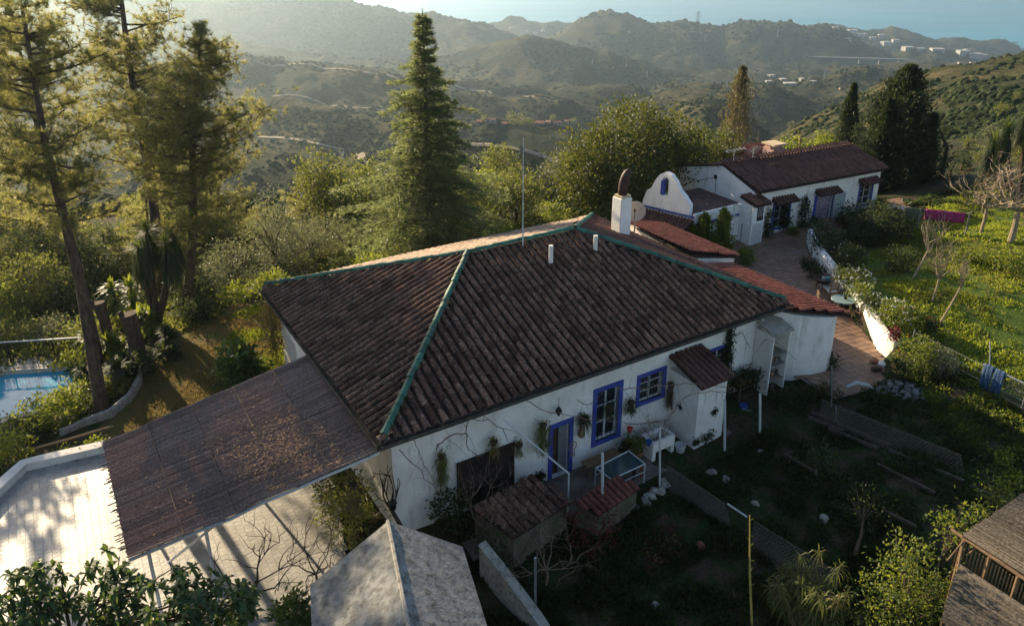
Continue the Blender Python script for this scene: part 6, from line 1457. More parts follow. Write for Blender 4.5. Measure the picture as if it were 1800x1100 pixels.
# junk pile left of basin: shelves with plants
js = empty('plant_shelf', HLc(14.0, -.1, -.6), HANG, 'dark cluttered wooden plant shelf between ivy pipe and cabinet', 'shelf')
for z in (-.3, .1, .45):
    m = MB(); box2(m, HLc(14.2, -.15), HA, HB, 1.0, .4, z, z + .04); m.obj('board', wood_d, js)
for u in (14.2, 15.14):
    for v in (-.15, .2):
        m = MB(); box2(m, HLc(u, v), HA, HB, .05, .05, -.7, .5); m.obj('upright', wood_d, js)
V, F = foliage([(tuple(HLc(14.65, .05, .3)), (.6, .25, .5))], 60, 14, .12, .13, .06); link('plants', npmesh('plants', V, F, LG['dark']), js, kind='stuff')
for k in range(9): pot(HLc(14.3 + .1 * k, -.0 + random.uniform(-.05, .1), [.14, -.26, .49][k % 3]), .05, .12, [terracotta, wood_d, metal_d][k % 3], ['small clay pot', 'small wooden pot', 'small black pot'][k % 3] + ' ' + ['at the left end', 'in the middle', 'at the right end'][k // 3] + ' of the cluttered plant shelf', None, 'pots on the plant shelf')
# ---- things hung on the front wall
def hang(px, py, v, lab, build, cat, group=None, name='hanging_plant'):
    u, z = fw(px, py, v); p = HLc(u, v, z); e = empty(name, tuple(p), 0, lab, cat, group); build(e, p); return e
def drape(w_, h_, lm, n=260, L=.3):
    def f(e, p):
        m = MB(); m.lathe(p, [(.09, -.12), (.13, 0), (.11, .01)], 8); m.obj('pot', wood_d, e)
        C = np.array(p)[None] + RNG.normal(size=(n, 3)) * np.array([w_ * .32, w_ * .32, .06]); D = RNG.normal(size=(n, 3)) * .22 + np.array([0, 0, -1.]); D /= np.linalg.norm(D, axis=1, keepdims=True)
        C[:, 2] -= RNG.uniform(0, h_ * .75, n); link('foliage', npmesh('strands', *leaves(C, D, L, .018), LG[lm]), e)
        V, F = leaves(np.array(p)[None] + RNG.normal(size=(60, 3)) * w_ * .3, rdir(60, .6), .12, .03); link('top_leaves', npmesh('top', V, F, LG[lm]), e)
    return f
def fern(w_, lm, up=.2):
    def f(e, p):
        m = MB(); m.lathe(p, [(.07, -.12), (.11, 0), (.1, .01)], 8); m.obj('pot', terracotta, e)
        V, F = join([rosette(tuple(p), 60, w_, .03, .9, up) for _ in range(2)]); link('foliage', npmesh('fronds', *tri_fix(V, F), LG[lm]), e)
    return f
GH = 'hanging plants on the front wall'
hang(776, 800, .2, 'long green trailing plant nearest the house corner', drape(.3, 1.3, 'creeper', 420), 'hanging plant', GH)
hang(868, 775, .1, 'round brown trailing plant above the dark screen', drape(.28, .5, 'drygrass', 200, .25), 'hanging plant', GH)
hang(912, 780, .2, 'small green hanging plant at the right edge of the dark screen', drape(.25, .5, 'creeper', 160, .2), 'hanging plant', GH)
hang(955, 745, .1, 'very bushy long trailing plant beside the doorway', drape(.34, 1.2, 'creeper', 520), 'hanging plant', GH)
hang(1027, 735, .15, 'fan-leaved fern left of the tall blue window', fern(.45, 'weed'), 'hanging plant', GH)
hang(1070, 715, .1, 'dark hanging plant in front of the tall window grille', drape(.3, .45, 'dark', 240, .16), 'hanging plant', GH)
hang(1110, 705, .15, 'feathery dark plant between the two blue windows', drape(.3, .55, 'dark', 300, .22), 'hanging plant', GH)
hang(1180, 675, .2, 'tied bunch of dried stems right of the small blue window', drape(.14, 1.0, 'bare', 160, .5), 'hanging plant', GH)
hang(1262, 630, .1, 'dark ivy mass hiding the shaded far window', drape(.6, .8, 'dark', 500, .2), 'hanging plant', GH)
hang(620, 850, .2, 'reddish brown dried creeper hanging at the carport corner', drape(.35, 1.0, 'bare', 260, .4), 'hanging plant')
q = HLc(-.02, HW - .8, 2.7)
e = empty('yellow_creeper', tuple(q), 0, 'yellow-green creeper hanging from the far left eave corner', 'creeper'); C = np.array(q)[None] + RNG.normal(size=(900, 3)) * np.array([.18, .18, .1]); C[:, 2] -= RNG.uniform(0, 2.2, 900)
link('foliage', npmesh('leaves', *leaves(C, rdir(900, -.8), .14, .07), LG['drygrass']), e); m = MB(); m.tube([q, q - ZUP * 2.6], .02, 5); m.obj('stem', stick, e)
# ornaments
def orn(fn): return fn
def lamp_o(e, p):
    m = MB(); m.tube([p + ZUP * .5, p], .006, 4); m.obj('chain', metal_d, e); m = MB(); m.lathe(p, [(.01, -.2), (.1, -.06), (.11, 0), (.07, .1), (.015, .17)], 6); m.obj('shade', metal_d, e)
hang(982, 722, .15, 'dark hanging metal lantern above the doorway lintel', lamp_o, 'lantern', name='hanging_lantern')
def dream(e, p):
    m = MB(); V = []; M_ = Matrix.Rotation(HANG, 3, 'Z') @ Matrix.Rotation(math.pi / 2, 3, 'X')
    for k in range(17): a = 2 * math.pi * k / 16; V.append(p + M_ @ Vector((math.cos(a) * .15, math.sin(a) * .15, 0)))
    m.tube(V, .014, 5); m.obj('hoop', wood_m, e); m = MB()
    for k in range(6): a = math.pi * k / 6; d = M_ @ Vector((math.cos(a) * .15, math.sin(a) * .15, 0)); m.tube([p - d, p + d], .004, 3)
    m.obj('web', straw_m, e); m = MB()
    for dx in (-.07, 0, .07): q = p + HA * dx; m.tube([q - ZUP * .14, q - ZUP * .42], [.008, .025], 4)
    m.obj('feathers', wood_g, e)
hang(1007, 783, .2, 'round woven dreamcatcher with feathers right of the doorway', dream, 'wall ornament', name='dreamcatcher')
def gourd(e, p):
    m = MB(); m.lathe(p, [(.02, .22), (.05, .12), (.05, .05), (.12, -.08), (.13, -.2), (.06, -.3), (.01, -.31)], 10); m.obj('gourd', wood_m, e, True); m = MB(); m.tube([p + ZUP * .22, p + ZUP * .4], .005, 3); m.obj('string', metal_d, e)
hang(1022, 755, .2, 'golden brown dried gourd bunch hanging below the fern', gourd, 'wall ornament', name='dried_gourd')
def redpot(e, p):
    m = MB(); m.lathe(p, [(.05, -.12), (.1, 0), (.12, .06), (.1, .07)], 9); m.obj('bowl', red_paint, e, True); m = MB(); m.tube([p + ZUP * .06, p + ZUP * .3], .005, 3); m.obj('hanger', metal_d, e)
hang(1107, 754, .1, 'small red pot hanging below the tall blue window corner', redpot, 'pot', name='hanging_pot')
for i, (px, py, s) in enumerate(((1235, 772, .3), (1248, 765, .25), (1222, 778, .2), (1256, 724, .16))):
    u, z = fw(px, py, vf - .02); p = HLc(u, vf - .03, z); e = empty('wall_ivy', tuple(p), 0, ['black ivy patch low on the shed front, biggest one', 'black ivy patch at the right of the shed front', 'small black ivy patch at the shed corner', 'small black cut-out figure high on the shed front'][i], 'climber', 'black ivy patches on the lean-to shed')
    C = np.array(p)[None] + (RNG.normal(size=(120, 1)) * s * .5) * np.array(HA)[None] + RNG.normal(size=(120, 1)) * np.array([[0, 0, s * .45]]); link('foliage', npmesh('leaves', *leaves(C, rdir(120), .07, .05), LG['dark']), e)
# ---- wire mesh panels lying / standing in the garden
def mesh_panel(lab, q, nu, nv, z4, m_=metal_g, r=.007, group='diamond mesh fences across the front garden', posts=True, off=None):
    """q: four pixel corners (bottom-left, bottom-right, top-right, top-left), heights z4"""
    c = [P(x, y, z) for (x, y), z in zip(q, z4)]; cen = sum(c, Vector()) / 4; e = empty('mesh_fence', tuple(cen), 0, lab, 'fence', group); m = MB()
    at = lambda s, t: (c[0] + (c[1] - c[0]) * s) * (1 - t) + (c[3] + (c[2] - c[3]) * s) * t
    k = nv / nu
    for i in range(-nv, nu + 1):
        for sg in (1, -1):
            s0_, t0, s1_, t1 = i / nu, 0, (i + nv) / nu, 1
            if sg < 0: t0, t1 = 1, 0
            if s0_ < 0: f = -s0_ / (s1_ - s0_); t0 += (t1 - t0) * f; s0_ = 0
            if s1_ > 1: f = (1 - s0_) / (s1_ - s0_); t1 = t0 + (t1 - t0) * f; s1_ = 1
            if s1_ - s0_ > .01: m.tube([at(s0_, t0), at(s1_, t1)], r, 3, False)
    m.obj('wire_mesh', m_, e, kind='stuff')
    for t in (0, 1):
        mm_ = MB(); mm_.tube([at(0, t), at(1, t)], r * 1.6, 5); mm_.obj('edge_wire', m_, e)
    return e
cane = mat('dull_cane', (.085, .078, .06), (.145, .13, .105), 9, .9, .2)
mesh_panel('diamond lattice fence slanting from the rocks to the white rail', [(1165, 862), (1290, 945), (1275, 885), (1172, 818)], 26, 9, [-1.0, -1.2, -.35, -.15], cane, .008)
mesh_panel('diamond lattice fence continuing right of the white rail into the shade', [(1318, 975), (1450, 1062), (1480, 1010), (1325, 915)], 26, 9, [-1.2, -1.4, -.6, -.35], cane, .008)
mesh_panel('long diamond lattice fence along the upper vegetable bed', [(1438, 745), (1700, 860), (1690, 800), (1445, 702)], 40, 8, [-.5, -.5, .2, .3], cane, .008)
m = MB(); m.tube([P(1279, 885, -.35), P(1313, 908, -.35)], .03, 7); tag(m.obj('white_rail', metal_w), 'short bright white rail joining the two lattice fences', 'rail')
m = MB(); m.tube([P(1280, 935, -1.05), P(1305, 950, -1.1)], .018, 5); tag(m.obj('thin_rail', metal_g), 'short thin rail low between the two lattice fences', 'rail')
# bed edging boards
GE = 'timber edging of the vegetable beds'
for i, (x0, y0, x1, y1) in enumerate(((1425, 735, 1560, 800), (1560, 802, 1690, 865), (1420, 742, 1480, 770), (1380, 800, 1430, 832), (1540, 820, 1640, 880), (1550, 895, 1610, 930), (1455, 760, 1540, 800), (1700, 868, 1790, 912))):
    a = P(x0, y0, -.55); b = P(x1, y1, -.65); d = (b - a).normalized(); m = MB(); L = (b - a).length; a.z = gz(a.x, a.y); b.z = gz(b.x, b.y); s = Vector((-d.y, d.x, 0)) * .03
    m.hull4([a - s, b - s, b + s, a + s], None, ZUP * .14)
    tag(m.obj('edging_board', mat('dark_board', (.055, .046, .034), (.105, .09, .068), 7, .9, .4)), ['longest pale edging board of the upper bed', 'edging board continuing the upper bed to the right', 'short edging board at the top corner of the beds', 'edging board of the small lower bed near the white pole',
        'edging board in the middle of the lower beds', 'short edging board near the sunlit leafy tree', 'second edging board parallel to the upper one', 'edging board running towards the reed hut'][i], 'board', GE)
for k in range(8):
    a = P(1445 + k * 40, 733 + k * 20, -.5); a.z = gz(a.x, a.y); b = P(1490 + k * 40, 765 + k * 19, -.5); b.z = gz(b.x, b.y)
# paved strip at the foot of the front wall
m = MB(); box2(m, HLc(2.0, -1.35), HA, HB, 9.0, 1.7, -.95, -.80); drs = m.obj('wall_foot_paving', mat('worn_paving', (.10, .085, .07), (.2, .17, .14), 2, .9, .3), None, kind='structure')
m = MB(); box2(m, HLc(12.5, -1.2), HA, HB, 3.6, 1.55, -.95, -.60); m.obj('corner_paving', MATS['worn_paving'], None, kind='structure')
# rocks, whitewashed
GRK = 'rocks in the front garden'
rk = [(1143, 872, .22, 'white-splashed rock at the foot of the whitewashed heap', concrete), (1155, 862, .25, 'upper whitewashed rock by the thin pole', concrete), (1166, 850, .2, 'topmost whitewashed rock beside the lattice fence', concrete), (1134, 880, .2, 'grey rock below the whitewashed rocks', stone_m), (1116, 886, .14, 'pale grey rock at the corner of the red tiled shelter', stone_m),
      (1275, 840, .14, 'flat pale stone among weeds right of the lean-to shed', stone_m), (1335, 800, .12, 'small pale stone near the second white pole', stone_m), (1328, 878, .14, 'pale stone lying in the middle of the garden', stone_m), (1232, 950, .16, 'pinkish lump of stone below the lattice fence', tile_darkred), (1152, 1045, .12, 'grey stone in the path at the bottom', stone_m), (1250, 830, .2, 'brown stone edge right of the lattice top', stone_m), (1448, 905, .16, 'flat pale stones in the lower bed', stone_m)]
def rock(p, r, m_, lab, group, name='rock', flat=.7):
    me = bpy.data.meshes.new('rock'); import bmesh; bm = bmesh.new(); bmesh.ops.create_icosphere(bm, subdivisions=2, radius=1); rs = RNG.uniform(0, 9)
    for v in bm.verts:
        k = 1 + 1.1 * float(vn(v.co.x * 1.6 + rs, v.co.y * 1.6 + v.co.z * 1.3, int(rs)) - .5); v.co = Vector((v.co.x * r * k, v.co.y * r * k * .85, v.co.z * r * flat * k)) + Vector(p)
    bm.to_mesh(me); bm.free(); me.materials.append(m_); return link(name, me, None, lab, 'stone', group)
for px, py, r, lab, m_ in rk: p = P(px, py, -.8); p.z = gz(p.x, p.y) + r * .2; rock(p, r, m_, lab, GRK)
# leaf and scrap litter
X, Y, Z = scatter([(1125, 885), (1190, 880), (1210, 925), (1150, 940)], 260); C = np.stack([X, Y, Z + .05], -1)
link('leaf_litter', npmesh('litter', *leaves(C, rdir(len(C), .2), .07, .05), [LG['drygrass']]), None, 'pale scraps and fallen petals scattered on soil by the lattice fence', 'litter', kind='stuff')
X, Y, Z = scatter([(1120, 880), (1195, 875), (1220, 930), (1140, 945)], 700); C = np.stack([X, Y, Z + .03], -1)
link('dead_leaves', npmesh('litter', *leaves(C, rdir(len(C), .2), .08, .05), [LG['maroon']]), None, 'reddish dead leaves on the soil by the lattice fence', 'litter', kind='stuff')
# rough stone heap at the wall end
GS2 = 'stones heaped at the end of the retaining wall'
stone_dk = mat('dark_rough_stone', (.07, .07, .068), (.20, .19, .18), 6, .95, .8, .03, obj_random=.3)
hp = P(1588, 688, .1); c4_ = 0
for k in range(40):
    a = k * 2.4; r = .8 * math.sqrt((k + 1) / 40); p = hp + Vector((math.cos(a) * r * 1.2, math.sin(a) * r, .28 - r * .35)); rock(p, random.uniform(.13, .2), stone_dk, ['topmost stone', 'upper stone', 'middle stone', 'lower stone', 'outermost stone'][min(4, k // 9)] + ' of the heap below the white wall end, ' + ['facing the lawn', 'facing the house', 'facing the garden', 'at its left', 'at its right', 'nearest the planks', 'nearest the wall', 'in the hollow', 'on the shoulder'][k % 9], GS2, flat=.8)
# planks beside the heap
for i, (x0, y0, x1, y1) in enumerate(((1592, 708, 1640, 680), (1585, 702, 1632, 676), (1600, 712, 1646, 686))):
    a = P(x0, y0, .05 + i * .01); b = P(x1, y1, .1 + i * .01); d = (b - a).normalized(); s = Vector((-d.y, d.x, 0)) * .09; m = MB(); m.hull4([a - s, b - s, b + s, a + s], None, ZUP * .04)
    tag(m.obj('plank', wood_g), ['middle one of three grey planks below the stone heap', 'upper one of three grey planks touching the stone heap', 'lowest of three grey planks below the stone heap'][i], 'plank')
p = P(1512, 678, 0); m = MB(); m.tube([P(1488, 680, .1), P(1505, 672, .25), P(1528, 678, .2), P(1540, 686, .08)], [.05, .09, .07, .03], 7); tag(m.obj('crumpled_sheet', plastic_w), 'crumpled pale plastic sheet at the near end of the terrace', 'sheet')
for px, py, r, lab in ((1537, 634, .16, 'dark clay dish beside the wall end'), (1552, 640, .2, 'white stone ball lying at the end of the retaining wall'), (1540, 648, .18, 'brown curved roof tile scrap at the wall end')):
    rock(P(px, py, .08), r, [terracotta, white_b, wood_d][[.16, .2, .18].index(r)], lab, None, 'wall_end_stone', .6)
# ---- garden fence on the right with jeans
def gfence():
    pts = [(1640, 640), (1690, 665), (1740, 690), (1800, 722), (1880, 762)]
    e = empty('garden_fence', P(1740, 690, .35), 0, 'sagging wire fence with concrete kerb along the bottom of the lawn', 'fence'); w_ = [P(x, y, .4) for x, y in pts]
    for a, b in zip(w_[:-1], w_[1:]):
        m = MB(); d = (b - a).normalized(); s = Vector((-d.y, d.x, 0)) * .07; m.hull4([a - s - ZUP * .3, b - s - ZUP * .3, b + s - ZUP * .3, a + s - ZUP * .3], None, ZUP * .42); m.obj('kerb', mossw, e)
    for i, (x, y) in enumerate([(1600, 618), (1640, 640), (1720, 680), (1795, 720), (1860, 750)]):
        p = P(x, y, .4); m = MB(); m.tube([p - ZUP * .2, p + ZUP * 1.0], .025, 6); m.obj('post', metal_g, e)
    m = MB(); m.tube([P(1718, 680, .4) + ZUP * .98, P(1860, 750, .4) + ZUP * .98], .022, 6); m.obj('top_rail', metal_g, e)
    for h in (.3, .6, .9):
        m = MB(); m.tube([P(1600, 618, .4) + ZUP * h, P(1720, 680, .4) + ZUP * h, P(1860, 750, .4) + ZUP * h], .006, 4); m.obj('wire', metal_g, e)
    m = MB()
    for k in range(60):
        t = k / 59; a = P(1718, 680, .4) + (P(1860, 750, .4) - P(1718, 680, .4)) * t; m.tube([a + ZUP * .1, a + ZUP * .96], .004, 3, False)
    m.obj('mesh_wires', metal_g, e, kind='stuff')
gfence()
def jeans_(): # a pair of jeans folded over the rail
    a = P(1722, 682, .4) + ZUP * 1.02; d = (P(1860, 750, .4) - P(1718, 680, .4)).normalized(); s = Vector((-d.y, d.x, 0)); m = MB(); n = 6
    V = []; F = []
    for leg, (u0, u1) in enumerate(((0, .34), (.40, .74))):
        b0_ = len(V)
        for j, (h, o) in enumerate(((-1.0, .07), (-.6, .09), (-.2, .06), (0, .03), (.03, -.02), (-.25, -.07))):
            for i in range(n + 1):
                u = u0 + (u1 - u0) * i / n; V.append(a + d * u + s * -(o + .03 * math.sin(i * 2.2 + j)) + ZUP * h)
        for j in range(5):
            for i in range(n): k = b0_ + j * (n + 1) + i; F.append((k, k + 1, k + n + 2, k + n + 1))
    m.add(V, F); o = m.obj('blue_jeans', jeans, None, True, label='pair of dark blue jeans hung over the garden fence rail', cat='jeans'); sm = o.modifiers.new('thickness', 'SOLIDIFY'); sm.thickness = .03
jeans_()
# ---- terrace furniture
def bench2():
    a = P(1470, 516, .15); b = P(1462, 482, .2); d = Vector((.03, 1, 0)).normalized(); s = Vector((1, -.03, 0)); a = Vector((15.0, 31.6, .12)); e = empty('garden_bench', tuple(a + d * .7), 0, 'white slatted bench standing against the sunlit retaining wall', 'bench')
    L = 1.9
    for k in range(4): m = MB(); box2(m, a + s * (k * .11), d, s, L, .08, .52, .56); m.obj('seat_slat', metal_w, e)
    for k in range(10): m = MB(); q = a + s * .46 + d * (k * L / 9); m.tube([q + ZUP * .45, q + s * .12 + ZUP * .95], .015, 5); m.obj('back_slat', metal_w, e)
    m = MB(); q = a + s * .58 + ZUP * .96; m.tube([q, q + d * L], .025, 6); m.obj('back_rail', metal_w, e)
    for t in (0, L - .05):
        for x in (0, .42): m = MB(); box2(m, a + s * x + d * t, d, s, .05, .05, .1, .52); m.obj('leg', metal_w, e)
bench2()
def table2():
    p = P(1482, 527, .75); e = empty('garden_table', (p.x, p.y, .1), 0, 'pale blue round table at the foot of the retaining wall', 'table'); m = MB(); m.lathe((p.x, p.y, .74), [(.5, 0), (.52, .02), (.5, .05)], 20); m.obj('table_top', mat('pale_blue_paint', (.16, .25, .27), (.22, .31, .33), 5, .5, .1), e)
    for k in range(4): a = k * 1.57 + .6; m = MB(); m.tube([(p.x + .34 * math.cos(a), p.y + .34 * math.sin(a), .74), (p.x + .42 * math.cos(a), p.y + .42 * math.sin(a), .06)], .025, 6); m.obj('leg', wood_m, e)
    m = MB(); m.lathe((p.x + .1, p.y, .79), [(.06, 0), (.09, .12), (.07, .13)], 10); tag(m.obj('table_bowl', metal_d), 'small dark bowl on the pale blue round table', 'bowl')
    return p
tp_ = table2()
def chair(p, ang, lab, m_=wood_m, g='chairs around the terrace table'):
    e = empty('wooden_chair', tuple(p), ang, lab, 'chair', g); c_, s_ = math.cos(ang), math.sin(ang); X_ = Vector((c_, s_, 0)); Y_ = Vector((-s_, c_, 0)); o = Vector(p) - X_ * .2 - Y_ * .2
    for k in range(4): m = MB(); box2(m, o + Y_ * (k * .105), X_, Y_, .42, .09, p[2] + .43, p[2] + .46); m.obj('seat_slat', m_, e)
    for x in (0, .37):
        for y in (0, .37): m = MB(); box2(m, o + X_ * x + Y_ * y, X_, Y_, .045, .045, p[2], p[2] + (.43 if y < .1 else .92)); m.obj('leg', m_, e)
    for z in (.6, .74, .86): m = MB(); box2(m, o + Y_ * .385 + X_ * .045, X_, Y_, .325, .02, p[2] + z, p[2] + z + .07); m.obj('back_slat', m_, e)
chair((tp_.x + .05, tp_.y + .95, .14), 0, 'wooden chair behind the pale blue table, its back against the bench end')
chair((tp_.x - .85, tp_.y + .25, .12), 1.4, 'wooden chair left of the pale blue table near the roof edge')
chair((tp_.x + .45, tp_.y - .75, .08), 3.6, 'wooden chair nearest the rounded wall corner, beside the retaining wall')
def planter():
    p = P(1448, 492, .7); e = empty('planter_table', (p.x, p.y, .25), 0, 'dark wheelbarrow-like planter stand holding pots on the terrace', 'planter'); m = MB(); m.lathe((p.x, p.y, .62), [(.3, 0), (.48, .16), (.5, .18), (.44, .16), (.28, .04)], 14); m.obj('tray', wood_d, e)
    for k in range(3): a = k * 2.1; m = MB(); m.tube([(p.x + .25 * math.cos(a), p.y + .25 * math.sin(a), .64), (p.x + .38 * math.cos(a), p.y + .38 * math.sin(a), .24)], .03, 6); m.obj('leg', wood_d, e)
    for i, (dx, m_, lab) in enumerate(((-.05, plastic_w, 'small white pot in the dark planter stand'), (.16, mat('turquoise_paint', (.05, .35, .36), (.08, .42, .42), 5, .4, 0), 'turquoise watering jug in the dark planter stand'))):
        m = MB(); m.lathe((p.x + dx, p.y - .1, .7), [(.07, 0), (.1, .16), (.08, .2)], 10); tag(m.obj('planter_pot', m_), lab, 'pot')
planter()
# white trellis frame on a post
def trellis():
    c_ = P(1297, 385, 2.2); Y = 38.6; e = empty('window_trellis', PY(1300, 380, Y), 0, 'open white wooden shutter grid standing out beside the dwarf conifers', 'shutter'); q = [PY(1290, 388, Y), PY(1320, 396, Y - .3), PY(1321, 366, Y - .3), PY(1291, 359, Y)]
    for i in range(4): m = MB(); m.tube([q[i], q[(i + 1) % 4]], .04, 6); m.obj('frame_bar', metal_w, e)
    for t in (.33, .66): m = MB(); m.tube([q[0].lerp(q[1], t), q[3].lerp(q[2], t)], .025, 5); m.obj('bar', metal_w, e)
    for t in (.33, .66): m = MB(); m.tube([q[0].lerp(q[3], t), q[1].lerp(q[2], t)], .015, 5); m.obj('bar', metal_w, e)
    m = MB(); b = q[0].lerp(q[1], .5); m.tube([b, Vector((b.x, b.y, .3))], .035, 6); m.obj('post', metal_g, e)
trellis()
# washing line with cloths at the far right
def washing():
    def above(px, py, h):
        for Y in np.linspace(34, 60, 400):
            q = PY(px, py, float(Y))
            if q.z - gz(q.x, q.y) < h: return q
        return q
    a = above(1575, 362, 1.25); b = above(1705, 375, 1.25); e = empty('washing_line', tuple(gbase(a)), 0, 'washing line strung between posts beyond the far end of the second house', 'washing line'); m = MB(); m.tube([a, a.lerp(b, .5) - ZUP * .05, b], .01, 4); m.obj('line', metal_w, e)
    for p in (a, b, a.lerp(b, .35)): m = MB(); m.tube([p, Vector((p.x, p.y, gz(p.x, p.y) - .1))], .04, 6); m.obj('post', wood_g, e)
    for t0, t1, m_, h, lab in ((.42, .95, pink_m, .6, 'wide magenta blanket drying on the washing line'), (.12, .38, mat('dull_green_cloth', (.07, .08, .05), (.12, .13, .08), 5, .9, .2), .8, 'dull green cloth drying left of the magenta blanket')):
        V = []; n = 16
        for i in range(n + 1):
            t = t0 + (t1 - t0) * i / n; p = a.lerp(b, t); 
            for j in range(4): V.append(p + Vector((0, .05 * math.sin(i * 1.7 + j * .6) * j / 3, -h * j / 3)))
        m = MB(); m.add(V, [(i * 4 + j, (i + 1) * 4 + j, (i + 1) * 4 + j + 1, i * 4 + j + 1) for i in range(n) for j in range(3)]); o = m.obj('drying_cloth', m_, None, True, label=lab, cat='cloth'); o.modifiers.new('t', 'SOLIDIFY').thickness = .015
washing()
# white garden table and chairs by the big dark bush
for px, py, lab in ((1492, 392, 'stacked white plastic chair by the curtained doorway'), (1570, 388, 'white plastic chair behind the large dark bush')):
    p = P(px, py, .7); chair((p.x, p.y, .7), .4, lab, plastic_w, None)
m = MB(); p = P(1563, 369, 1.6); box2(m, p, Vector((1, 0, 0)), Vector((0, 1, 0)), 1.2, .5, 1.62, 1.66)
e = empty('trestle_table', (p.x + .8, p.y + .4, .9), 0, 'pale trestle table beside the end wall of the second house', 'table'); m.obj('table_top', metal_w, e)
for x in (.1, 1.1):
    for y in (.1, .4): m = MB(); m.box((p.x + x, p.y + y, 1.25), (.05, .05, .74)); m.obj('leg', metal_w, e)
# ================================================================ FAR THINGS
# scattered scrub on the hills (uncountable) built as small many-sided clumps
def blob_mesh(C, R_, sq=.75):
    """low poly bushes: octahedral caps with jitter"""
    n = len(C); a = np.arange(6) * math.pi / 3; ring = np.stack([np.cos(a), np.sin(a), np.zeros(6)], -1); ring2 = ring * .7 + np.array([0, 0, .55]); ring2 = np.stack([np.cos(a + .5) * .68, np.sin(a + .5) * .68, np.full(6, .6)], -1)
    base = np.concatenate([ring - [0, 0, .25], ring2, [[0, 0, .95]]])
    V = base[None] * (R_[:, None, None] * (1 + RNG.uniform(-.25, .25, (n, 13, 1)))) * np.array([1, 1, sq]) + C[:, None]
    F = []
    for k in range(6): j = (k + 1) % 6; F += [(k, j, 6 + k), (j, 6 + j, 6 + k), (6 + k, 6 + j, 12)]
    return V.reshape(-1, 3), (np.array(F)[None] + (np.arange(n) * 13)[:, None, None]).reshape(-1, 3)
scrub = mat('scrub_foliage', (.014, .024, .010), (.045, .055, .022), .3, 1, .5, .4, island=.35, spec=.05)
def scatter_hill(n, y0, y1, r0, r1, t0=-.85, t1=.85, thr=-.02, sc=30, seed=3):
    Y = np.exp(RNG.uniform(math.log(y0), math.log(y1), n)); X = RNG.uniform(t0, t1, n) * Y; k = fbm(X / sc, Y / sc, 3, seed) > thr; X, Y = X[k], Y[k]; Z = ground(X, Y); R_ = RNG.uniform(r0, r1, len(X)) * (1 + (Y - y0) / 500)
    k = Z > -298; return np.stack([X, Y, Z], -1)[k], R_[k]
P_ = [blob_mesh(*scatter_hill(9000, 58, 130, .5, 1.4, -.9, .22, -.25, 12, 11)), blob_mesh(*scatter_hill(26000, 90, 420, .35, 1.1, sc=16)), blob_mesh(*scatter_hill(26000, 300, 1000, .7, 1.5, sc=40, seed=5)), blob_mesh(*scatter_hill(26000, 800, 2600, 1.0, 2.2, sc=120, seed=7, thr=0))]
link('hillside_scrub', npmesh('scrub', *join(P_), scrub), None, 'dark scrub and small bushes dotted over all the hillsides', 'scrub', kind='stuff')
# countable trees on the near right hillside
hs = [(1690, 300, 34, 'largest round tree low on the slope right of the broad cypress'), (1668, 318, 24, 'round tree tucked below the largest hillside tree'), (1722, 288, 30, 'pale tree right of the largest hillside tree'), (1642, 280, 26, 'tree just touching the right side of the broad cypress'), (1748, 330, 30, 'tree directly left of the drooping yucca'), (1700, 262, 22, 'dusky tree above the largest hillside tree'),
 (1656, 246, 26, 'tree above the shoulder of the shaggy cypress'), (1740, 250, 30, 'dark tree behind the top of the drooping yucca'), (1790, 300, 40, 'wide tree at the right edge behind the yucca'), (1625, 232, 20, 'dark tree peering over the broad cypress at its right'), (1590, 215, 16, 'small pale tree left of the tip of the broad cypress'), (1760, 205, 24, 'round tree high on the slope at the right edge'), (1710, 212, 18, 'small tree high on the slope, left of its right-edge neighbour'),
 (1440, 262, 20, 'pale tree below the slender cypress on its left'), (1480, 226, 16, 'small tree against the left side of the slender cypress'), (1420, 236, 16, 'small dark tree where the slope meets the valley'), (1548, 206, 14, 'tiny tree between the two cypresses'), (1786, 178, 16, 'highest tree on the right-hand slope'), (1668, 190, 12, 'tiniest tree on the upper right-hand slope'), (1390, 228, 14, 'last small tree at the foot of the slope, near the poplar')]
for i, (px, py, w_, lab) in enumerate(hs):
    g = hit(px, py, 55); D = DD(g); r = w_ / 2 * D / FPX
    e = empty('hillside_tree', tuple(g), 0, lab, 'tree', 'trees on the right-hand hillside')
    m = MB(); m.tube([g - ZUP * .3, g + ZUP * r * 1.1], [.18, .08], 6); m.obj('trunk', bark, e)
    V, F = foliage([((g.x, g.y, g.z + r * 1.05), (r, r, r * 1.0))], int(30 + r * 26), 12, r * .16, r * .2, r * .12, seed=i); link('crown', npmesh('crown', V, F, [LG['dark'], LG['olive'], LG['creeper']][i % 3]), e)
# dirt tracks
track = mat('pale_dirt', (.24, .19, .13), (.36, .29, .20), .2, 1, .2, .1)
def road(pxs, w_, lift=.35, name='dirt_track'):
    pts = [hit(x, y, 130) for x, y in pxs]; P2 = []
    for a, b in zip(pts[:-1], pts[1:]):
        n = max(2, int((b - a).length / 8)); 
        for i in range(n): P2.append(a.lerp(b, i / n))
    P2.append(pts[-1]); V = []
    for i, p in enumerate(P2):
        d = P2[min(i + 1, len(P2) - 1)] - P2[max(i - 1, 0)]; d.z = 0; d.normalize(); s = Vector((-d.y, d.x, 0)) * w_ / 2
        for q in (p - s, p, p + s): V.append((q.x, q.y, gz(q.x, q.y) + lift))
    F = [(i * 3 + k, i * 3 + k + 1, i * 3 + k + 4, i * 3 + k + 3) for i in range(len(P2) - 1) for k in range(2)]
    m = MB(); m.add(V, F); link(name, m.mesh(name, track), kind='structure')
road([(820, 256), (850, 255), (892, 260), (930, 268), (956, 276), (980, 288)], 3.2)
road([(455, 242), (500, 244), (560, 254), (600, 264), (640, 292)], 3.0)
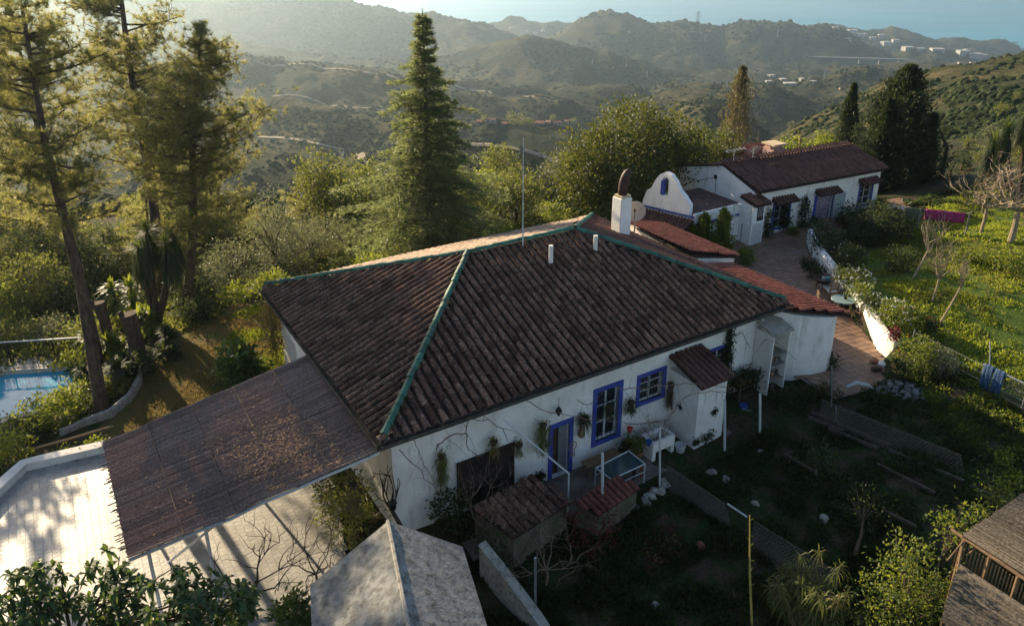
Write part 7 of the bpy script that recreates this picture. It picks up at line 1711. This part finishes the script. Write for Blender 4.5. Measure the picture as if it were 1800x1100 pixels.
road([(410, 108), (450, 110), (520, 113), (600, 122), (660, 130), (700, 138)], 4)
road([(480, 170), (560, 180), (620, 190), (690, 200)], 3)
road([(800, 152), (860, 160), (920, 170), (985, 180)], 4)
# far houses: (px, py, width px, kind)
wallw = mat('far_white_wall', (.36, .345, .32), (.48, .46, .43), .3, .9, 0); wallp = mat('far_ochre_wall', (.42, .33, .24), (.5, .4, .3), .3, .9, 0); rooft = mat('far_red_roof', (.26, .10, .06), (.34, .15, .10), .5, .9, 0); wing = mat('far_dark_window', (.04, .045, .05), (.06, .06, .07), .3, .5, 0)
def far_house(px, py, wpx, hpx, kind_, lab, group, ymin=200, storeys=1):
    g = hit(px, py, ymin); D = DD(g); w_ = wpx * D / FPX; h = hpx * D / FPX * (1 if kind_ == 'block' else .62); dp = max(w_ * .6, 5); a = random.uniform(-.35, .35)
    w_ *= .8; h *= .7
    e = empty('far_house' if kind_ == 'house' else 'apartment_block', tuple(g), a, lab, 'house' if kind_ == 'house' else 'building', group); X_ = Vector((math.cos(a), math.sin(a), 0)); Y_ = Vector((-math.sin(a), math.cos(a), 0)); o = g - X_ * w_ / 2
    m = MB(); box2(m, o, X_, Y_, w_, dp, g.z - 4, g.z + h); m.obj('wall', wallw if kind_ != 'house' or random.random() < .8 else wallp, e)
    if kind_ == 'house':
        q = [o - X_ * .3 - Y_ * .4 + ZUP * h, o + X_ * (w_ + .3) - Y_ * .4 + ZUP * h, o + X_ * (w_ + .3) + Y_ * (dp + .4) + ZUP * h, o - X_ * .3 + Y_ * (dp + .4) + ZUP * h]; r1 = (q[0] + q[3]) / 2 + ZUP * h * .55 + X_ * .3; r2 = (q[1] + q[2]) / 2 + ZUP * h * .55 - X_ * .3
        m = MB(); m.add(q + [r1, r2], [(0, 1, 5, 4), (1, 2, 5), (2, 3, 4, 5), (3, 0, 4), (3, 2, 1, 0)]); m.obj('roof', rooft, e); nr, nc = 1, max(2, int(w_ / 3))
    else:
        m = MB(); box2(m, o - X_ * .3 - Y_ * .3, X_, Y_, w_ + .6, dp + .6, g.z + h, g.z + h + .6); m.obj('roof', wallw, e); nr, nc = max(1, int(h / 3.2)), max(2, int(w_ / 5))
    if nc * nr <= 40:
        for i in range(nc):
            for j in range(nr):
                m = MB(); cw = w_ / nc; ch = h / nr; box2(m, o + X_ * (cw * i + cw * .25) - Y_ * .12, X_, Y_, cw * .5, .11, g.z + ch * j + ch * .3, g.z + ch * j + ch * .75); m.obj('window', wing, e)
GV = 'houses of the hamlet on the middle ridge'
for px, py, wp, hp, lab in ((842, 218, 12, 9, 'leftmost little house of the ridge hamlet'), (862, 217, 22, 12, 'widest pale-roofed house of the ridge hamlet'), (886, 221, 12, 8, 'low white house right of the widest one in the hamlet'), (948, 220, 18, 9, 'red-roofed house right of the hamlet trees'), (962, 219, 12, 8, 'small white house in the right half of the hamlet'), (980, 221, 20, 10, 'bright white house near the right end of the hamlet'), (995, 217, 10, 8, 'last house at the right end of the hamlet')):
    far_house(px, py, wp, hp, 'house', lab, GV)
GT = 'trees among the hamlet houses'
for i, (px, py, w_) in enumerate(((852, 214, 12), (900, 218, 20), (915, 219, 18), (930, 220, 14), (972, 214, 12), (1008, 222, 14))):
    g = hit(px, py, 200); D = DD(g); r = w_ / 2 * D / FPX; V, F = foliage([((g.x, g.y, g.z + r), (r, r, r))], 40, 10, r * .18, r * .25, r * .18, seed=i)
    e = empty('far_tree', tuple(g), 0, ['small tree between the two leftmost hamlet houses', 'pale round tree left of centre in the hamlet', 'tallest pale tree in the middle of the hamlet', 'green tree right of the tallest hamlet tree', 'small tree behind the right-hand hamlet houses', 'round tree at the right end of the hamlet'][i], 'tree', GT); link('crown', npmesh('crown', V, F, LG['creeper']), e)
GC = 'white coastal buildings seen far off'
for i, (px, py, wp, hp, k) in enumerate([(1695, 100, 22, 14, 'block'), (1715, 104, 24, 12, 'block'), (1730, 103, 16, 8, 'block'), (1700, 92, 10, 7, 'block'), (1560, 80, 18, 8, 'block'), (1575, 78, 14, 10, 'block'), (1500, 60, 20, 9, 'block'), (1515, 66, 18, 8, 'block'), (1535, 72, 14, 8, 'block'), (1492, 72, 12, 6, 'block'), (1550, 66, 12, 6, 'block'),
     (1600, 88, 22, 6, 'block'), (1650, 92, 26, 7, 'block'), (1620, 90, 14, 6, 'block'), (1470, 52, 14, 5, 'block'), (1690, 112, 10, 4, 'house'), (1710, 112, 10, 4, 'house'), (1680, 118, 14, 4, 'house'), (940, 62, 8, 6, 'block'), (925, 58, 6, 4, 'block'), (955, 58, 8, 5, 'block'), (900, 52, 8, 4, 'block'), (1105, 58, 8, 4, 'house'), (1215, 58, 14, 4, 'house'), (1245, 56, 10, 3, 'house'), (818, 82, 9, 5, 'house')]):
    where = ['big white block of the harbour group, leftmost', 'big white block in the middle of the harbour group', 'white block at the right of the harbour group', 'white block above the harbour group', 'white coastal block left of the wooded bluff', 'taller white coastal block by the wooded bluff', 'pale block high on the coast hill', 'second pale block high on the coast hill', 'pale block below the coast hilltop', 'small block left under the coast hilltop', 'small block right under the coast hilltop',
        'long low block beside the motorway', 'long low grey block between motorway and harbour', 'low block behind the motorway end', 'flat building on the coast skyline', 'low house left below the harbour group', 'low house right below the harbour group', 'long low house nearest below the harbour group', 'tower in the hazy distant town, middle', 'hazy town building, left of the tower', 'hazy town building, right of the tower', 'hazy town building, farthest left', 'lone white house on the castle hill', 'white villa on the wooded ridge', 'small villa right of the white villa on the ridge', 'lone white house on the distant left hill'][i]
    far_house(px, py, wp, hp, k, where, GC, 900)
GI = 'buildings of the works in the valley'
for i, (px, py, wp, hp) in enumerate(((1358, 136, 14, 4), (1352, 146, 12, 3), (1390, 150, 26, 3), (1412, 142, 10, 3), (1432, 146, 10, 3), (1378, 142, 14, 3), (1555, 140, 8, 5), (1480, 158, 8, 4))):
    far_house(px, py, wp, hp, 'block' if i < 6 else 'house', ['pale grey shed at the left of the valley works', 'low white hut below the pale grey shed', 'long low hall of the valley works, nearest', 'small white hall behind the long one', 'white hall at the right of the valley works', 'low middle shed of the valley works', 'lone white cube house right of the works', 'tiny white hut right of the works'][i], GI, 600)
# viaduct
def viaduct():
    a = hit(1300, 101, 900); b = hit(1590, 107, 900); D0 = 1560.; a = PY(1290, 97, D0 + 120); b = PY(1600, 106, D0 + 60); e = empty('viaduct', tuple((a + b) / 2 - ZUP * 20), 0, 'long pale motorway viaduct crossing the valley on tall piers', 'viaduct')
    d = (b - a).normalized(); s = Vector((-d.y, d.x, 0)).normalized(); cm = mat('far_concrete', (.13, .13, .13), (.19, .185, .18), .1, .9, 0); m = MB(); m.hull4([a - s * 6, b - s * 6, b + s * 6, a + s * 6], None, ZUP * 1.8); m.obj('deck', cm, e); L = (b - a).length
    for k in range(9):
        p = a + d * (L * (k + .5) / 9); m = MB(); z = float(ground(np.array([p.x]), np.array([p.y]))[0]); m.prism([((p + d * x + s * y).x, (p + d * x + s * y).y) for x, y in ((-2.2, -3), (2.2, -3), (2.2, 3), (-2.2, 3))], min(z, p.z - 6) - 5, p.z - .01); m.obj('pier', cm, e)
viaduct()
# pylons
steel = mat('far_steel', (.30, .31, .33), (.38, .39, .40), 1, .6, 0, metallic=.4)
GP = 'lattice pylons on the hills'
for i, (px, top, bot, Y) in enumerate(((1562, 140, 176, 0), (1448, 122, 142, 0), (1277, 137, 158, 0), (1137, 124, 140, 0), (1100, 108, 120, 0), (1041, 103, 114, 0), (1421, 124, 144, 0), (1366, 52, 66, 0), (1438, 36, 46, 0), (1227, 20, 36, 0), (1239, 60, 74, 0), (1018, 28, 42, 0))):
    g = hit(px, bot, 300); t = PY(px, top, g.y); h = t.z - g.z; w0 = h * .1
    e = empty('pylon', tuple(g), 0, ['pylon nearest, standing in the valley left of the right-hand slope', 'pylon just right of the valley works', 'pylon left of the poplar top', 'pylon on the sunlit knoll above the citrus tree', 'small pylon on the hillside left of the knoll', 'smallest pylon, left under the castle hill', 'pylon at the middle of the valley works', 'pylon on the dark ridge above the motorway', 'pylon on the coast hill skyline', 'mast on the skyline right of the castle hill', 'pylon on the slope below the skyline mast', 'thin mast on the skyline left of the castle hill'][i], 'pylon', GP); m = MB()
    for sx, sy in ((1, 1), (1, -1), (-1, 1), (-1, -1)): m.tube([g + Vector((sx * w0, sy * w0, 0)), g + Vector((sx * w0 * .15, sy * w0 * .15, h))], h * .009, 3)
    for k in range(5):
        f0, f1 = k / 5, (k + 1) / 5; a0, a1 = w0 * (1 - .85 * f0), w0 * (1 - .85 * f1)
        for sy in (1, -1): m.tube([g + Vector((-a0, sy * a0, h * f0)), g + Vector((a1, sy * a1, h * f1))], h * .006, 3); m.tube([g + Vector((a0, sy * a0, h * f0)), g + Vector((-a1, sy * a1, h * f1))], h * .006, 3)
    m.obj('tower', steel, e); m = MB()
    for f in (.72, .84, .95): m.tube([g + Vector((-h * .13, 0, h * f)), g + Vector((h * .13, 0, h * f))], h * .008, 3)
    m.obj('cross_arm', steel, e)
# castle ruin on the peak
g = hit(1073, 25, 1500); m = MB(); m.box((g.x, g.y, g.z + 3), (10, 8, 10)); m.box((g.x + 9, g.y, g.z + 1), (12, 6, 6)); m.box((g.x - 2, g.y, g.z + 9), (4, 4, 6)); tag(m.obj('hilltop_ruin', mat('far_stone', (.1, .09, .075), (.16, .14, .12), .2, 1, 0)), 'small dark ruin crowning the central peak', 'ruin')
